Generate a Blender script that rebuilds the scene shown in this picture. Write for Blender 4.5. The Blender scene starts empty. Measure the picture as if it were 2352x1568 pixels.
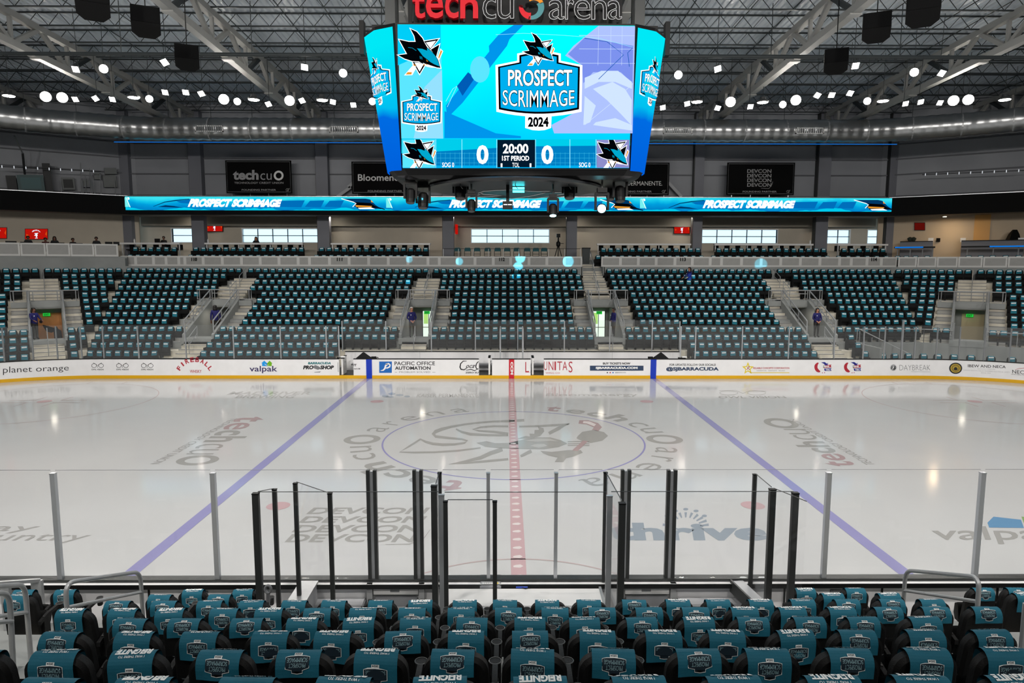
import bpy, math, random
from mathutils import Vector, Matrix
random.seed(11)
sc = bpy.context.scene
COL = sc.collection
PI = math.pi

# ---------------------------------------------------------------- camera
CAM = Vector((-.2455, -23.66, 6.16))
PITCH, YAW, ROLL, FPX = .1125, .0078, .0016, 1568.0
_fx = Vector((math.sin(YAW), math.cos(YAW), 0)); _rt = Vector((math.cos(YAW), -math.sin(YAW), 0)); _up = Vector((0, 0, 1))
FW = _fx*math.cos(PITCH) - _up*math.sin(PITCH); _u = _fx*math.sin(PITCH) + _up*math.cos(PITCH)
RT = _rt*math.cos(ROLL) + _u*math.sin(ROLL); UP = -_rt*math.sin(ROLL) + _u*math.cos(ROLL)
cd = bpy.data.cameras.new('camera'); cd.lens = 24; cd.sensor_width = 36; cd.sensor_fit = 'HORIZONTAL'; cd.clip_end = 400; cd.clip_start = .05
co = bpy.data.objects.new('camera', cd); COL.objects.link(co)
co.matrix_world = Matrix(((RT.x, UP.x, -FW.x, CAM.x), (RT.y, UP.y, -FW.y, CAM.y), (RT.z, UP.z, -FW.z, CAM.z), (0, 0, 0, 1)))
sc.camera = co

# ---------------------------------------------------------------- light, exposure
w = bpy.data.worlds.new('World'); sc.world = w; w.use_nodes = True
w.node_tree.nodes['Background'].inputs[0].default_value = (.62, .86, 1, 1)
w.node_tree.nodes['Background'].inputs[1].default_value = 1.6
sc.view_settings.view_transform = 'Standard'; sc.view_settings.look = 'None'
sc.view_settings.exposure = 0; sc.view_settings.gamma = 1; sc.view_settings.use_curve_mapping = False
cy = sc.cycles
cy.max_bounces = 7; cy.diffuse_bounces = 3; cy.glossy_bounces = 3; cy.transmission_bounces = 4; cy.transparent_max_bounces = 24
cy.caustics_reflective = False; cy.caustics_refractive = False; cy.sample_clamp_indirect = 3; cy.use_denoising = True
LAMP = 1.0          # overall lamp level
NEAR_FILL, FAR_BIG, FAR_MED = 760, 250, 140

def area(name, loc, rot, sx, sy, power, col=(1, .955, .895), spread=PI, shape='RECTANGLE'):
    l = bpy.data.lights.new(name, 'AREA'); l.shape = shape; l.size = sx; l.size_y = sy
    l.energy = power*LAMP; l.color = col; l.spread = spread
    o = bpy.data.objects.new(name, l); COL.objects.link(o); o.location = loc; o.rotation_euler = rot
    return o
# unseen area lights added over the near side to brighten boards, ice and seats
for x in (-24, -16, -8, 0, 8, 16, 24):
    area('flood_area_light', (x, -19.0, 15.3), (1.02, 0, 0), .7, .7, NEAR_FILL, spread=2.0)
for x in (-20, -10, 0, 10, 20): area('flood_area_light', (x, -8.5, 15.3), (.05, 0, 0), .7, .7, 110, spread=2.2)
for x in (-18, -6, 6, 18): area('flood_area_light', (x, -27.0, 14.5), (.85, 0, 0), .7, .7, 300, spread=2.2)
# area lights added below the suite soffit to brighten the suite level
for x in (-24, -14, -4.8, 4.8, 14, 24): area('suite_fill_light', (x, 29.2, 9.72), (.15, 0, 0), 1.2, .3, 80, col=(1, .9, .78))
area('suite_fill_light', (31.6, 25.6, 9.6), (0, 0, 0), .5, .5, 40, col=(1, .72, .42))

# ---------------------------------------------------------------- materials
MATS = {}
def lin(c):
    return tuple(((v/255)/12.92 if v/255 <= .04045 else ((v/255+.055)/1.055)**2.4) for v in c)
def mat(name, rgb, rough=.6, metal=0, emit=0, spec=.5, linear=False, noise=0, nscale=6, bump=0, bscale=40):
    if name in MATS: return MATS[name]
    m = bpy.data.materials.new(name); m.use_nodes = True; nt = m.node_tree; b = nt.nodes['Principled BSDF']
    c = rgb if linear else lin(rgb)
    b.inputs['Base Color'].default_value = (*c, 1); b.inputs['Roughness'].default_value = rough
    b.inputs['Metallic'].default_value = metal; b.inputs['Specular IOR Level'].default_value = spec
    if emit:
        b.inputs['Emission Color'].default_value = (*c, 1); b.inputs['Emission Strength'].default_value = emit
    tc = None
    if noise or bump: tc = nt.nodes.new('ShaderNodeTexCoord')
    if noise:
        n = nt.nodes.new('ShaderNodeTexNoise'); n.inputs['Scale'].default_value = nscale; n.inputs['Detail'].default_value = 5
        nt.links.new(tc.outputs['Object'], n.inputs['Vector'])
        r = nt.nodes.new('ShaderNodeMapRange'); r.inputs[1].default_value = .3; r.inputs[2].default_value = .7
        r.inputs[3].default_value = 1-noise; r.inputs[4].default_value = 1+noise
        nt.links.new(n.outputs[0], r.inputs[0])
        mx = nt.nodes.new('ShaderNodeVectorMath'); mx.operation = 'SCALE'; mx.inputs[0].default_value = c
        nt.links.new(r.outputs[0], mx.inputs[3]); nt.links.new(mx.outputs[0], b.inputs['Base Color'])
    if bump:
        n = nt.nodes.new('ShaderNodeTexNoise'); n.inputs['Scale'].default_value = bscale
        nt.links.new(tc.outputs['Object'], n.inputs['Vector'])
        bp = nt.nodes.new('ShaderNodeBump'); bp.inputs['Strength'].default_value = bump; bp.inputs['Distance'].default_value = .02
        nt.links.new(n.outputs[0], bp.inputs['Height']); nt.links.new(bp.outputs[0], b.inputs['Normal'])
    MATS[name] = m
    return m
def screen(name, rgb, s=1.0):
    """a lit LED area"""
    if name in MATS: return MATS[name]
    m = bpy.data.materials.new(name); m.use_nodes = True; nt = m.node_tree; nt.nodes.remove(nt.nodes['Principled BSDF'])
    e = nt.nodes.new('ShaderNodeEmission'); e.inputs[0].default_value = (*lin(rgb), 1); e.inputs[1].default_value = s
    nt.links.new(e.outputs[0], nt.nodes['Material Output'].inputs[0]); MATS[name] = m
    return m
def screen_ramp(name, stops, axis, scale, offset, noise=.12, s=1.0):
    """LED picture: colour bands along an object axis, broken up by soft noise"""
    m = bpy.data.materials.new(name); m.use_nodes = True; nt = m.node_tree; nt.nodes.remove(nt.nodes['Principled BSDF'])
    tc = nt.nodes.new('ShaderNodeTexCoord'); sp = nt.nodes.new('ShaderNodeSeparateXYZ'); nt.links.new(tc.outputs['Object'], sp.inputs[0])
    ma = nt.nodes.new('ShaderNodeMath'); ma.operation = 'MULTIPLY_ADD'; ma.inputs[1].default_value = scale; ma.inputs[2].default_value = offset
    nt.links.new(sp.outputs[axis], ma.inputs[0])
    n = nt.nodes.new('ShaderNodeTexNoise'); n.inputs['Scale'].default_value = .45; n.inputs['Detail'].default_value = 3; nt.links.new(tc.outputs['Object'], n.inputs['Vector'])
    m2 = nt.nodes.new('ShaderNodeMath'); m2.operation = 'MULTIPLY_ADD'; m2.inputs[1].default_value = noise*3; m2.inputs[2].default_value = -noise*1.5
    nt.links.new(n.outputs[0], m2.inputs[0])
    ad = nt.nodes.new('ShaderNodeMath'); ad.operation = 'ADD'; nt.links.new(ma.outputs[0], ad.inputs[0]); nt.links.new(m2.outputs[0], ad.inputs[1])
    cr = nt.nodes.new('ShaderNodeValToRGB'); el = cr.color_ramp.elements
    el[0].position, el[0].color = stops[0][0], (*lin(stops[0][1]), 1); el[1].position, el[1].color = stops[-1][0], (*lin(stops[-1][1]), 1)
    for p, c in stops[1:-1]:
        q = el.new(p); q.color = (*lin(c), 1)
    nt.links.new(ad.outputs[0], cr.inputs[0])
    e = nt.nodes.new('ShaderNodeEmission'); e.inputs[1].default_value = s; nt.links.new(cr.outputs[0], e.inputs[0])
    nt.links.new(e.outputs[0], nt.nodes['Material Output'].inputs[0]); MATS[name] = m
    return m
def glassmat(name, tint=(.985, .99, .99), haze=.02, ior=1.45):
    m = bpy.data.materials.new(name); m.use_nodes = True; nt = m.node_tree; b = nt.nodes['Principled BSDF']
    b.inputs['Base Color'].default_value = (.75, .78, .8, 1); b.inputs['Roughness'].default_value = .5
    t = nt.nodes.new('ShaderNodeBsdfTransparent'); t.inputs[0].default_value = (*tint, 1)
    g = nt.nodes.new('ShaderNodeBsdfGlossy'); g.inputs['Roughness'].default_value = .02
    fr = nt.nodes.new('ShaderNodeFresnel'); ge = nt.nodes.new('ShaderNodeNewGeometry'); mr = nt.nodes.new('ShaderNodeMapRange'); mr.inputs[3].default_value = ior; mr.inputs[4].default_value = 1/ior
    nt.links.new(ge.outputs['Backfacing'], mr.inputs[0]); nt.links.new(mr.outputs[0], fr.inputs[0])
    m1 = nt.nodes.new('ShaderNodeMixShader'); m2 = nt.nodes.new('ShaderNodeMixShader')
    nt.links.new(fr.outputs[0], m1.inputs[0]); nt.links.new(t.outputs[0], m1.inputs[1]); nt.links.new(g.outputs[0], m1.inputs[2])
    m2.inputs[0].default_value = haze; nt.links.new(m1.outputs[0], m2.inputs[1]); nt.links.new(b.outputs[0], m2.inputs[2])
    nt.links.new(m2.outputs[0], nt.nodes['Material Output'].inputs[0]); MATS[name] = m
    return m
GLASS = glassmat('rink_glass', (1, 1, 1), .004, 1.28); GLASS_FAR = glassmat('rink_glass_milky', haze=.03)  # far glass has a little pale diffuse mixed in
WHITE = mat('board_white', (236, 236, 238), .35, noise=.03, nscale=2)
YELLOW = mat('kick_yellow', (222, 170, 0), .35)
BLACK = mat('black_satin', (12, 12, 13), .5, spec=.2)
DARK = mat('dark_metal', (52, 54, 54), .42, .4)
STEEL = mat('brushed_steel', (176, 178, 180), .35, .45, noise=.06, nscale=9)
ALU = mat('aluminium', (196, 199, 203), .33, .75)
GALV = mat('galvanised', (178, 180, 182), .3, .95)
CONC_SHADE = mat('concrete_shaded', (164, 163, 158), .8, noise=.14, nscale=1.6)  # darker concrete copy, the side stairs' shade put into its colour
CONC = mat('concrete', (208, 202, 188), .8, noise=.14, nscale=1.6)
CONCD = mat('concrete_grey', (146, 149, 148), .85, noise=.12, nscale=.8)
PAINTW = mat('white_paint', (226, 226, 226), .45)
GREYP = mat('grey_panel', (140, 143, 149), .6, noise=.05, nscale=.6)
COLG = mat('column_grey', (112, 114, 122), .6)
TAN = mat('tan_wall', (186, 178, 164), .8, noise=.04, nscale=1)
SEATB = mat('seat_black', (9, 9, 10), .6, spec=.3, bump=.15, bscale=120)
SEATF = mat('seat_black_far', (7, 8, 9), .75, spec=.25)
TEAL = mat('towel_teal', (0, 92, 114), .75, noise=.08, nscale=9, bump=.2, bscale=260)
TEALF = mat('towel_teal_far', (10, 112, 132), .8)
INKW = mat('towel_ink_white', (236, 240, 240), .7)
INKD = mat('towel_ink_navy', (4, 30, 44), .75)
INKG = mat('towel_ink_grey', (140, 176, 184), .75)
NAVY = mat('blazer_navy', (15, 15, 92), .75)
TROUS = mat('trouser_grey', (44, 42, 40), .8)
SKIN = mat('skin', (190, 132, 104), .55)
SKIND = mat('skin_dark', (112, 74, 56), .55)
HAIRD = mat('hair_dark', (20, 16, 15), .6)
HAIRW = mat('hair_white', (196, 190, 184), .6)
SHIRT = mat('shirt_white', (228, 228, 228), .7)
DARKC = mat('dark_clothes', (26, 26, 28), .8)

# ---------------------------------------------------------------- tracing helpers: a pixel of the photograph to a point on a real surface
def ray(px, py): return FW + RT*((px-1176)/FPX) - UP*((py-784)/FPX)
def tY(px, py, y): d = ray(px, py); return CAM + d*((y-CAM.y)/d.y)
def tZ(px, py, z): d = ray(px, py); return CAM + d*((z-CAM.z)/d.z)
def tPlane(px, py, p, n): d = ray(px, py); return CAM + d*((p-CAM).dot(n)/d.dot(n))
RX, RY, RR = 21.95, 12.95, 8.53
def tBoard(px, py, off=0):
    """ray to the inner face of the far boards (straight, then the round corner)"""
    p = tY(px, py, RY-off)
    if abs(p.x) <= RX: return p
    s = 1 if p.x > 0 else -1; cx, cyy, r = s*RX, RY-RR, RR-off
    d = ray(px, py); ox, oy = CAM.x-cx, CAM.y-cyy
    a = d.x*d.x+d.y*d.y; b = ox*d.x+oy*d.y; c = ox*ox+oy*oy-r*r
    return CAM + d*((-b+math.sqrt(b*b-a*c))/a)

# ---------------------------------------------------------------- mesh builder
class MB:
    def __init__(s): s.v = []; s.f = []; s.m = []; s.mats = []; s.M = None
    def mi(s, m):
        if m not in s.mats: s.mats.append(m)
        return s.mats.index(m)
    def add(s, vs, fs, m):
        o = len(s.v); i = s.mi(m)
        s.v += [tuple(s.M @ Vector(p)) for p in vs] if s.M else [tuple(p) for p in vs]
        s.f += [tuple(o+k for k in q) for q in fs]; s.m += [i]*len(fs)
        return s
    def poly(s, pts, m): return s.add(pts, [tuple(range(len(pts)))], m)
    def box(s, x0, x1, y0, y1, z0, z1, m):
        v = [(x0, y0, z0), (x1, y0, z0), (x1, y1, z0), (x0, y1, z0), (x0, y0, z1), (x1, y0, z1), (x1, y1, z1), (x0, y1, z1)]
        return s.add(v, [(3, 2, 1, 0), (4, 5, 6, 7), (0, 1, 5, 4), (1, 2, 6, 5), (2, 3, 7, 6), (3, 0, 4, 7)], m)
    def beam(s, p, q, wx, wz, m, up=(0, 0, 1)):
        p, q = Vector(p), Vector(q); d = (q-p).normalized(); u = Vector(up)
        if abs(d.dot(u)) > .98: u = Vector((0, 1, 0))
        r = d.cross(u).normalized(); u = r.cross(d)
        a, b = r*wx/2, u*wz/2
        v = [p-a-b, p+a-b, p+a+b, p-a+b, q-a-b, q+a-b, q+a+b, q-a+b]
        return s.add(v, [(0, 1, 2, 3), (7, 6, 5, 4), (0, 4, 5, 1), (1, 5, 6, 2), (2, 6, 7, 3), (3, 7, 4, 0)], m)
    def tube(s, pts, r, m, n=8, closed=False, caps=True):
        P = [Vector(p) for p in pts]; k = len(P); rings = []; up = None
        for i in range(k):
            a = P[(i-1) % k] if (closed or i > 0) else P[i]; b = P[(i+1) % k] if (closed or i < k-1) else P[i]
            d = (b-a).normalized()
            if up is None:
                up = Vector((0, 0, 1)) if abs(d.z) < .9 else Vector((0, 1, 0))
            x = d.cross(up)
            if x.length < 1e-4: x = d.cross(Vector((1, .3, 0)))
            x.normalize(); y = x.cross(d); up = y
            rr = r[i] if isinstance(r, (list, tuple)) else r
            rings.append([P[i]+x*rr*math.cos(2*PI*j/n)+y*rr*math.sin(2*PI*j/n) for j in range(n)])
        vs = [p for g in rings for p in g]; fs = []
        for i in range(k if closed else k-1):
            a, b = i*n, ((i+1) % k)*n
            for j in range(n): fs.append((a+j, a+(j+1) % n, b+(j+1) % n, b+j))
        if caps and not closed: fs += [tuple(range(n))[::-1], tuple((k-1)*n+j for j in range(n))]
        return s.add(vs, fs, m)
    def lathe(s, prof, m, n=16, c=(0, 0, 0), ax=None):
        vs = []
        for r, z in prof:
            for j in range(n): vs.append((r*math.cos(2*PI*j/n), r*math.sin(2*PI*j/n), z))
        c = Vector(c)
        if ax is not None:
            q = Vector((0, 0, 1)).rotation_difference(Vector(ax)); vs = [q @ Vector(v) for v in vs]
        vs = [Vector(v)+c for v in vs]; fs = []; k = len(prof)
        for i in range(k-1):
            for j in range(n): fs.append((i*n+j, i*n+(j+1) % n, (i+1)*n+(j+1) % n, (i+1)*n+j))
        fs += [tuple(range(n))[::-1], tuple((k-1)*n+j for j in range(n))]
        return s.add(vs, fs, m)
    def layers(s, loops, m, caps=True):
        n = len(loops[0]); vs = [p for l in loops for p in l]; fs = []
        for i in range(len(loops)-1):
            for j in range(n): fs.append((i*n+j, i*n+(j+1) % n, (i+1)*n+(j+1) % n, (i+1)*n+j))
        if caps: fs += [tuple(range(n))[::-1], tuple((len(loops)-1)*n+j for j in range(n))]
        return s.add(vs, fs, m)
    def merge(s, o, M=None):
        off = len(s.v); s.v += [tuple(M @ Vector(p)) for p in o.v] if M else o.v
        mp = [s.mi(m) for m in o.mats]
        s.f += [tuple(off+k for k in q) for q in o.f]; s.m += [mp[i] for i in o.m]
        return s
    def mesh(s, name, org=(0, 0, 0), smooth=False):
        me = bpy.data.meshes.new(name)
        me.from_pydata([(p[0]-org[0], p[1]-org[1], p[2]-org[2]) for p in s.v], [], s.f)
        for m in s.mats: me.materials.append(m)
        me.polygons.foreach_set('material_index', s.m)
        if smooth: me.polygons.foreach_set('use_smooth', [True]*len(s.f))
        me.update(); return me
    def build(s, name, parent=None, org=None, smooth=False):
        if parent is not None: org = tuple(parent['_org']) if '_org' in parent else (0, 0, 0)
        elif org is None:
            xs, ys, zs = zip(*s.v); org = ((min(xs)+max(xs))/2, (min(ys)+max(ys))/2, min(zs))
        o = bpy.data.objects.new(name, s.mesh(name, org, smooth)); COL.objects.link(o)
        if parent is not None:
            o.parent = parent; ORG[o.name] = org
            if '_org' in parent: o['_org'] = org
        else: o.location = org; o['_org'] = org
        return o
ORG = {}
def thing(name, label, cat, org, group=None):
    o = bpy.data.objects.new(name, None); COL.objects.link(o); o.location = org; o['_org'] = tuple(org); o.empty_display_size = .1
    o['label'] = label; o['category'] = cat
    if group: o['group'] = group
    return o
def tag(o, label, cat, group=None, kind=None):
    o['label'] = label; o['category'] = cat
    if group: o['group'] = group
    if kind: o['kind'] = kind
    return o
def struct(o, label=None):
    o['kind'] = 'structure'
    if label: o['label'] = label
    return o
def smooth_angle(o, ang=.6):
    me = o.data; me.polygons.foreach_set('use_smooth', [True]*len(me.polygons))
    try: me.set_sharp_from_angle(angle=ang)
    except Exception: pass
    return o
_ones = ['', 'first', 'second', 'third', 'fourth', 'fifth', 'sixth', 'seventh', 'eighth', 'ninth', 'tenth', 'eleventh', 'twelfth', 'thirteenth', 'fourteenth', 'fifteenth', 'sixteenth', 'seventeenth', 'eighteenth', 'nineteenth']
_tens = {2: ('twenty', 'twentieth'), 3: ('thirty', 'thirtieth'), 4: ('forty', 'fortieth'), 5: ('fifty', 'fiftieth'), 6: ('sixty', 'sixtieth')}
def nth(n):
    if n < 20: return _ones[n]
    t, o = divmod(n, 10)
    return _tens[t][1] if o == 0 else _tens[t][0]+'-'+_ones[o]

# ---------------------------------------------------------------- lettering
_gc = {}
def glyphs(s, bold=0.0, shear=0.0, space=1.0):
    k = (s, bold, shear, space)
    if k in _gc: return _gc[k]
    c = bpy.data.curves.new('t', 'FONT'); c.body = s; c.size = 1; c.offset = bold; c.shear = shear; c.resolution_u = 3; c.space_character = space
    o = bpy.data.objects.new('t', c); COL.objects.link(o)
    dg = bpy.context.evaluated_depsgraph_get(); me = bpy.data.meshes.new_from_object(o.evaluated_get(dg))
    V = [(v.co.x, v.co.y) for v in me.vertices]; F = [tuple(p.vertices) for p in me.polygons]
    x0, x1 = min(v[0] for v in V), max(v[0] for v in V); y0, y1 = min(v[1] for v in V), max(v[1] for v in V)
    V = [((v[0]-x0)/(x1-x0), (v[1]-y0)/(y1-y0)) for v in V]
    bpy.data.objects.remove(o); bpy.data.meshes.remove(me); bpy.data.curves.remove(c)
    _gc[k] = (V, F, (x1-x0)/(y1-y0)); return _gc[k]
def text(mb, s, fn, m, bold=0.0, shear=0.0, space=1.0):
    """fn(u, v) -> 3D point, u along the line, v up, both 0..1"""
    V, F, a = glyphs(s, bold, shear, space); mb.add([fn(u, v) for u, v in V], F, m)
def boxfn(x0, y0, x1, y1, surf):
    """text box in photo pixels, y0 its bottom edge, y1 its top edge"""
    return lambda u, v: surf(x0+(x1-x0)*u, y0+(y1-y0)*v)
def quadfn(bl, br, tr, tl, surf):
    def f(u, v):
        x = (bl[0]*(1-u)+br[0]*u)*(1-v)+(tl[0]*(1-u)+tr[0]*u)*v; y = (bl[1]*(1-u)+br[1]*u)*(1-v)+(tl[1]*(1-u)+tr[1]*u)*v
        return surf(x, y)
    return f
def poly_offset(P, d):
    n = len(P); A = sum(P[i][0]*P[(i+1) % n][1]-P[(i+1) % n][0]*P[i][1] for i in range(n)); sg = 1 if A > 0 else -1; out = []
    for i in range(n):
        a, b, c = Vector(P[i-1]), Vector(P[i]), Vector(P[(i+1) % n])
        e1, e2 = (b-a).normalized(), (c-b).normalized(); n1 = Vector((e1.y, -e1.x))*sg; n2 = Vector((e2.y, -e2.x))*sg
        h = n1+n2
        if h.length < .3: h = (n1+(e1-e2)*.5)
        h.normalize(); k = d/max(.45, h.dot(n1)); out.append((b.x+h.x*k, b.y+h.y*k))
    return out
def ell(cx, cyy, rx, ry, n=24, a0=0, a1=2*PI): return [(cx+rx*math.cos(a0+(a1-a0)*i/n), cyy+ry*math.sin(a0+(a1-a0)*i/n)) for i in range(n)]
def stroke(P, wd, closed=False):
    """2D poly line -> list of quads"""
    n = len(P); L = []; R = []
    for i in range(n):
        a = Vector(P[i-1] if (closed or i > 0) else P[i]); b = Vector(P[(i+1) % n] if (closed or i < n-1) else P[i]); d = (b-a).normalized(); q = Vector((-d.y, d.x))
        ww = wd[i] if isinstance(wd, (list, tuple)) else wd
        p = Vector(P[i]); L.append(p+q*ww/2); R.append(p-q*ww/2)
    return [(tuple(L[i]), tuple(L[(i+1) % n]), tuple(R[(i+1) % n]), tuple(R[i])) for i in range(n if closed else n-1)]
# ================================================================ ICE
def icemat(name, rgb, rough=.1, noise=0):
    m = mat(name, rgb, rough, spec=.45, noise=noise, nscale=.35); b = m.node_tree.nodes['Principled BSDF']; b.inputs['IOR'].default_value = 1.4
    return m
ICE = icemat('ice', (186, 187, 188), .1, noise=.02)
I_BLUE = icemat('ice_blue', (140, 138, 180)); I_RED = icemat('ice_red', (184, 156, 160)); I_GREY = icemat('ice_grey', (152, 152, 150))
I_LGREY = icemat('ice_light_grey', (170, 170, 168)); I_RGREY = icemat('ice_rosy_grey', (162, 142, 144)); I_WHITE = icemat('ice_white', (206, 198, 198))
I_THIN = icemat('ice_thin_red', (176, 162, 162)); I_SLATE = icemat('ice_slate', (138, 148, 158)); I_BLUE2 = icemat('ice_logo_blue', (96, 138, 174)); I_GREEN = icemat('ice_logo_green', (130, 162, 104))
def rink_outline(off=0, n=14):
    L, Wd, r = 30.48-off, 12.95-off, RR-off; P = []
    for cx, cyy, a0 in ((L-r, Wd-r, 0), (-L+r, Wd-r, PI/2), (-L+r, -Wd+r, PI), (L-r, -Wd+r, 1.5*PI)):
        P += [(cx+r*math.cos(a0+PI/2*i/n), cyy+r*math.sin(a0+PI/2*i/n)) for i in range(n+1)]
    return P
b = MB(); O = rink_outline(); b.poly([(x, y, 0) for x, y in O], ICE); b.layers([[(x, y, -.12) for x, y in O], [(x, y, -.0005) for x, y in O]], CONC, caps=False)
FLOOR = struct(b.build('floor', org=(0, 0, 0)))
def ice(name, fn):
    b = MB(); fn(b); o = b.build(name, FLOOR); return o
ZI = .004
def quad2(b, P, m, z=ZI): b.poly([(p[0], p[1], z) for p in P], m)
ft = .3048
def lines(b):
    for s in (-1, 1): b.add([(s*25*ft, -12.94, ZI), (s*26*ft, -12.94, ZI), (s*26*ft, 12.94, ZI), (s*25*ft, 12.94, ZI)], [(0, 1, 2, 3)], I_BLUE)
ice('blue_line', lines)
def cline(b):
    b.add([(-.155, -12.94, ZI), (.155, -12.94, ZI), (.155, 12.94, ZI), (-.155, 12.94, ZI)], [(0, 1, 2, 3)], I_RED)
    y = -12.6
    while y < 12.8:
        quad2(b, [(-.1, y), (.03, y-.03), (.1, y+.05), (.04, y+.13), (-.06, y+.1), (-.11, y+.06)], I_WHITE, ZI+.003); y += .46
ice('red_line', cline)
def ring2(b, cx, cyy, r, wd, m, a0=0, a1=2*PI, n=96, z=ZI):
    for i in range(n):
        t0, t1 = a0+(a1-a0)*i/n, a0+(a1-a0)*(i+1)/n
        quad2(b, [(cx+(r-wd/2)*math.cos(t0), cyy+(r-wd/2)*math.sin(t0)), (cx+(r+wd/2)*math.cos(t0), cyy+(r+wd/2)*math.sin(t0)), (cx+(r+wd/2)*math.cos(t1), cyy+(r+wd/2)*math.sin(t1)), (cx+(r-wd/2)*math.cos(t1), cyy+(r-wd/2)*math.sin(t1))], m, z)
ice('center_circle', lambda b: ring2(b, 0, 0, 4.572, .06, I_BLUE))
ice('referee_crease', lambda b: ring2(b, 0, -12.95, 3.048, .05, I_THIN, 0, PI, 48))
def dots(b):
    for x in (-6.096, 6.096):
        for y in (-6.706, 6.706): quad2(b, ell(x, y, .3, .3), I_RED)
ice('faceoff_dot', dots)
def zone(s):
    def f(b):
        cx, cyy = s*21.03, 6.706
        ring2(b, cx, cyy, 4.572, .05, I_THIN); quad2(b, ell(cx, cyy, .3, .3), I_RED)
        for i in (-1, 1):
            for j in (-1, 1):
                x0, y0 = cx+i*.55, cyy+j*.25; quad2(b, [(x0, y0-.03), (x0+i*1.2, y0-.03), (x0+i*1.2, y0+.03), (x0, y0+.03)], I_THIN)
                x0 = cx+i*.6; quad2(b, [(x0-.03, cyy+j*.25), (x0+.03, cyy+j*.25), (x0+.03, cyy+j*1.1), (x0-.03, cyy+j*1.1)], I_THIN)
                y0 = cyy+j*4.572; x0 = cx+i*.9; quad2(b, [(x0-.03, y0), (x0+.03, y0), (x0+.03, y0+j*.55), (x0-.03, y0+j*.55)], I_THIN)
    return f
ice('faceoff_circle', zone(-1)); ice('faceoff_circle', zone(1))
iz = lambda px, py: tZ(px, py, ZI)
# lettering round the centre circle
def arcfn(a0, a1, r0, r1): return lambda u, v: Vector(((r0+(r1-r0)*v)*math.cos(a0+(a1-a0)*u), (r0+(r1-r0)*v)*math.sin(a0+(a1-a0)*u), ZI))
def ringtext(a0):
    def f(b):
        R = math.radians
        for ch, am, wd, top, m, bd_ in (('t', 71, 6.5, 5.9, I_RGREY, .03), ('e', 60, 9, 5.65, I_GREY, .012), ('c', 49.6, 8, 5.65, I_GREY, .02), ('h', 38, 9.5, 6.0, I_GREY, .03), ('c', 24.6, 7.5, 5.65, I_GREY, -.005), ('u', 14, 8, 5.65, I_GREY, -.005), ('a', -16, 7.5, 5.65, I_GREY, -.005), ('r', -27.5, 5, 5.65, I_GREY, -.005), ('e', -38.5, 8, 5.65, I_GREY, -.005), ('n', -52, 8, 5.65, I_GREY, -.005), ('a', -65, 7.5, 5.65, I_GREY, -.005)):
            text(b, ch, arcfn(R(a0+am+wd/2), R(a0+am-wd/2), 4.93, top), m, bd_)
        ring2(b, 5.36*math.cos(R(a0)), 5.36*math.sin(R(a0)), .52, .24, I_GREY, n=40)
    return f
ice('ice_lettering', ringtext(0)); ice('ice_lettering', ringtext(180))
# centre emblem
c2 = lambda x, y: (784+x/3, 870+y/3)
def emblem(b):
    def st(P, wd, m=I_GREY):
        for q in stroke([c2(*p) for p in P], wd): b.poly([iz(*p) for p in q], m)
    def pg(P, m, dz=0): b.poly([tZ(*c2(*p), ZI+dz) for p in P], m)
    st([(1260, 284), (1150, 290), (1050, 292), (950, 300), (850, 312), (760, 328), (690, 346), (650, 362), (634, 378), (650, 396), (740, 406), (830, 414), (868, 426), (850, 440), (780, 450), (700, 452), (630, 446), (580, 432), (545, 415), (470, 462), (402, 503), (500, 506), (640, 504), (800, 494), (960, 474)], [6, 5, 4, 4, 4, 5, 7, 8, 8, 6, 5, 4, 4, 4, 5, 6, 6, 5, 4, 4, 4, 4, 4, 4, 3])
    st([(790, 345), (830, 365), (890, 380), (1000, 386), (1150, 388)], [3, 5, 6, 5, 4])
    st([(1150, 326), (1050, 325), (960, 332), (906, 348), (950, 357), (1050, 364), (1150, 378)], [4, 4, 4, 4, 4, 5, 6])
    st([(1225, 328), (1350, 324), (1470, 318), (1570, 310), (1500, 338), (1430, 375)], [4, 4, 5, 4, 8, 7])
    st([(1110, 484), (1030, 510), (960, 542), (860, 566), (740, 588), (860, 578), (1000, 566), (1150, 552)], [9, 9, 8, 5, 3, 4, 5, 5])
    st([(1310, 495), (1270, 515), (1235, 532)], [8, 7, 5])
    pg([(930, 440), (1000, 428), (1060, 442), (1160, 440), (1260, 415), (1350, 402), (1440, 402), (1510, 420), (1558, 445), (1500, 468), (1400, 484), (1250, 482), (1080, 476), (990, 466)], I_GREY)
    pg([(1260, 425), (1350, 410), (1440, 412), (1500, 432), (1440, 428), (1350, 432)], I_LGREY, .003)
    pg([(1300, 462), (1330, 450), (1400, 448), (1420, 462), (1360, 474)], I_LGREY, .003)
    pg([(1215, 410), (1270, 392), (1300, 396), (1296, 376), (1330, 378), (1332, 352), (1362, 350), (1352, 326), (1392, 338), (1398, 362), (1370, 392), (1320, 408)], I_GREY)
    pg([(1630, 392), (1660, 364), (1740, 350), (1810, 366), (1838, 392), (1800, 424), (1720, 440), (1660, 428), (1620, 408)], I_GREY)
    pg([(1370, 494), (1450, 502), (1560, 490), (1650, 490), (1664, 508), (1600, 535), (1550, 545), (1530, 572), (1470, 572), (1490, 542), (1430, 528), (1390, 512)], I_GREY)
    pg([(1590, 492), (1665, 424), (1700, 428), (1628, 496)], I_RGREY, .003)
    pg([(1640, 284), (1700, 284), (1770, 304), (1796, 332), (1770, 360), (1726, 352), (1740, 334), (1690, 312), (1634, 308)], I_RGREY)
    pg([(1668, 290), (1710, 292), (1756, 312), (1742, 326), (1690, 306), (1664, 304)], I_WHITE, .003)
    for y0 in (432, 446, 458): st([(1560, y0), (1640, y0-2), (1710, y0)], 2)
ice('center_emblem', emblem)
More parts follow.
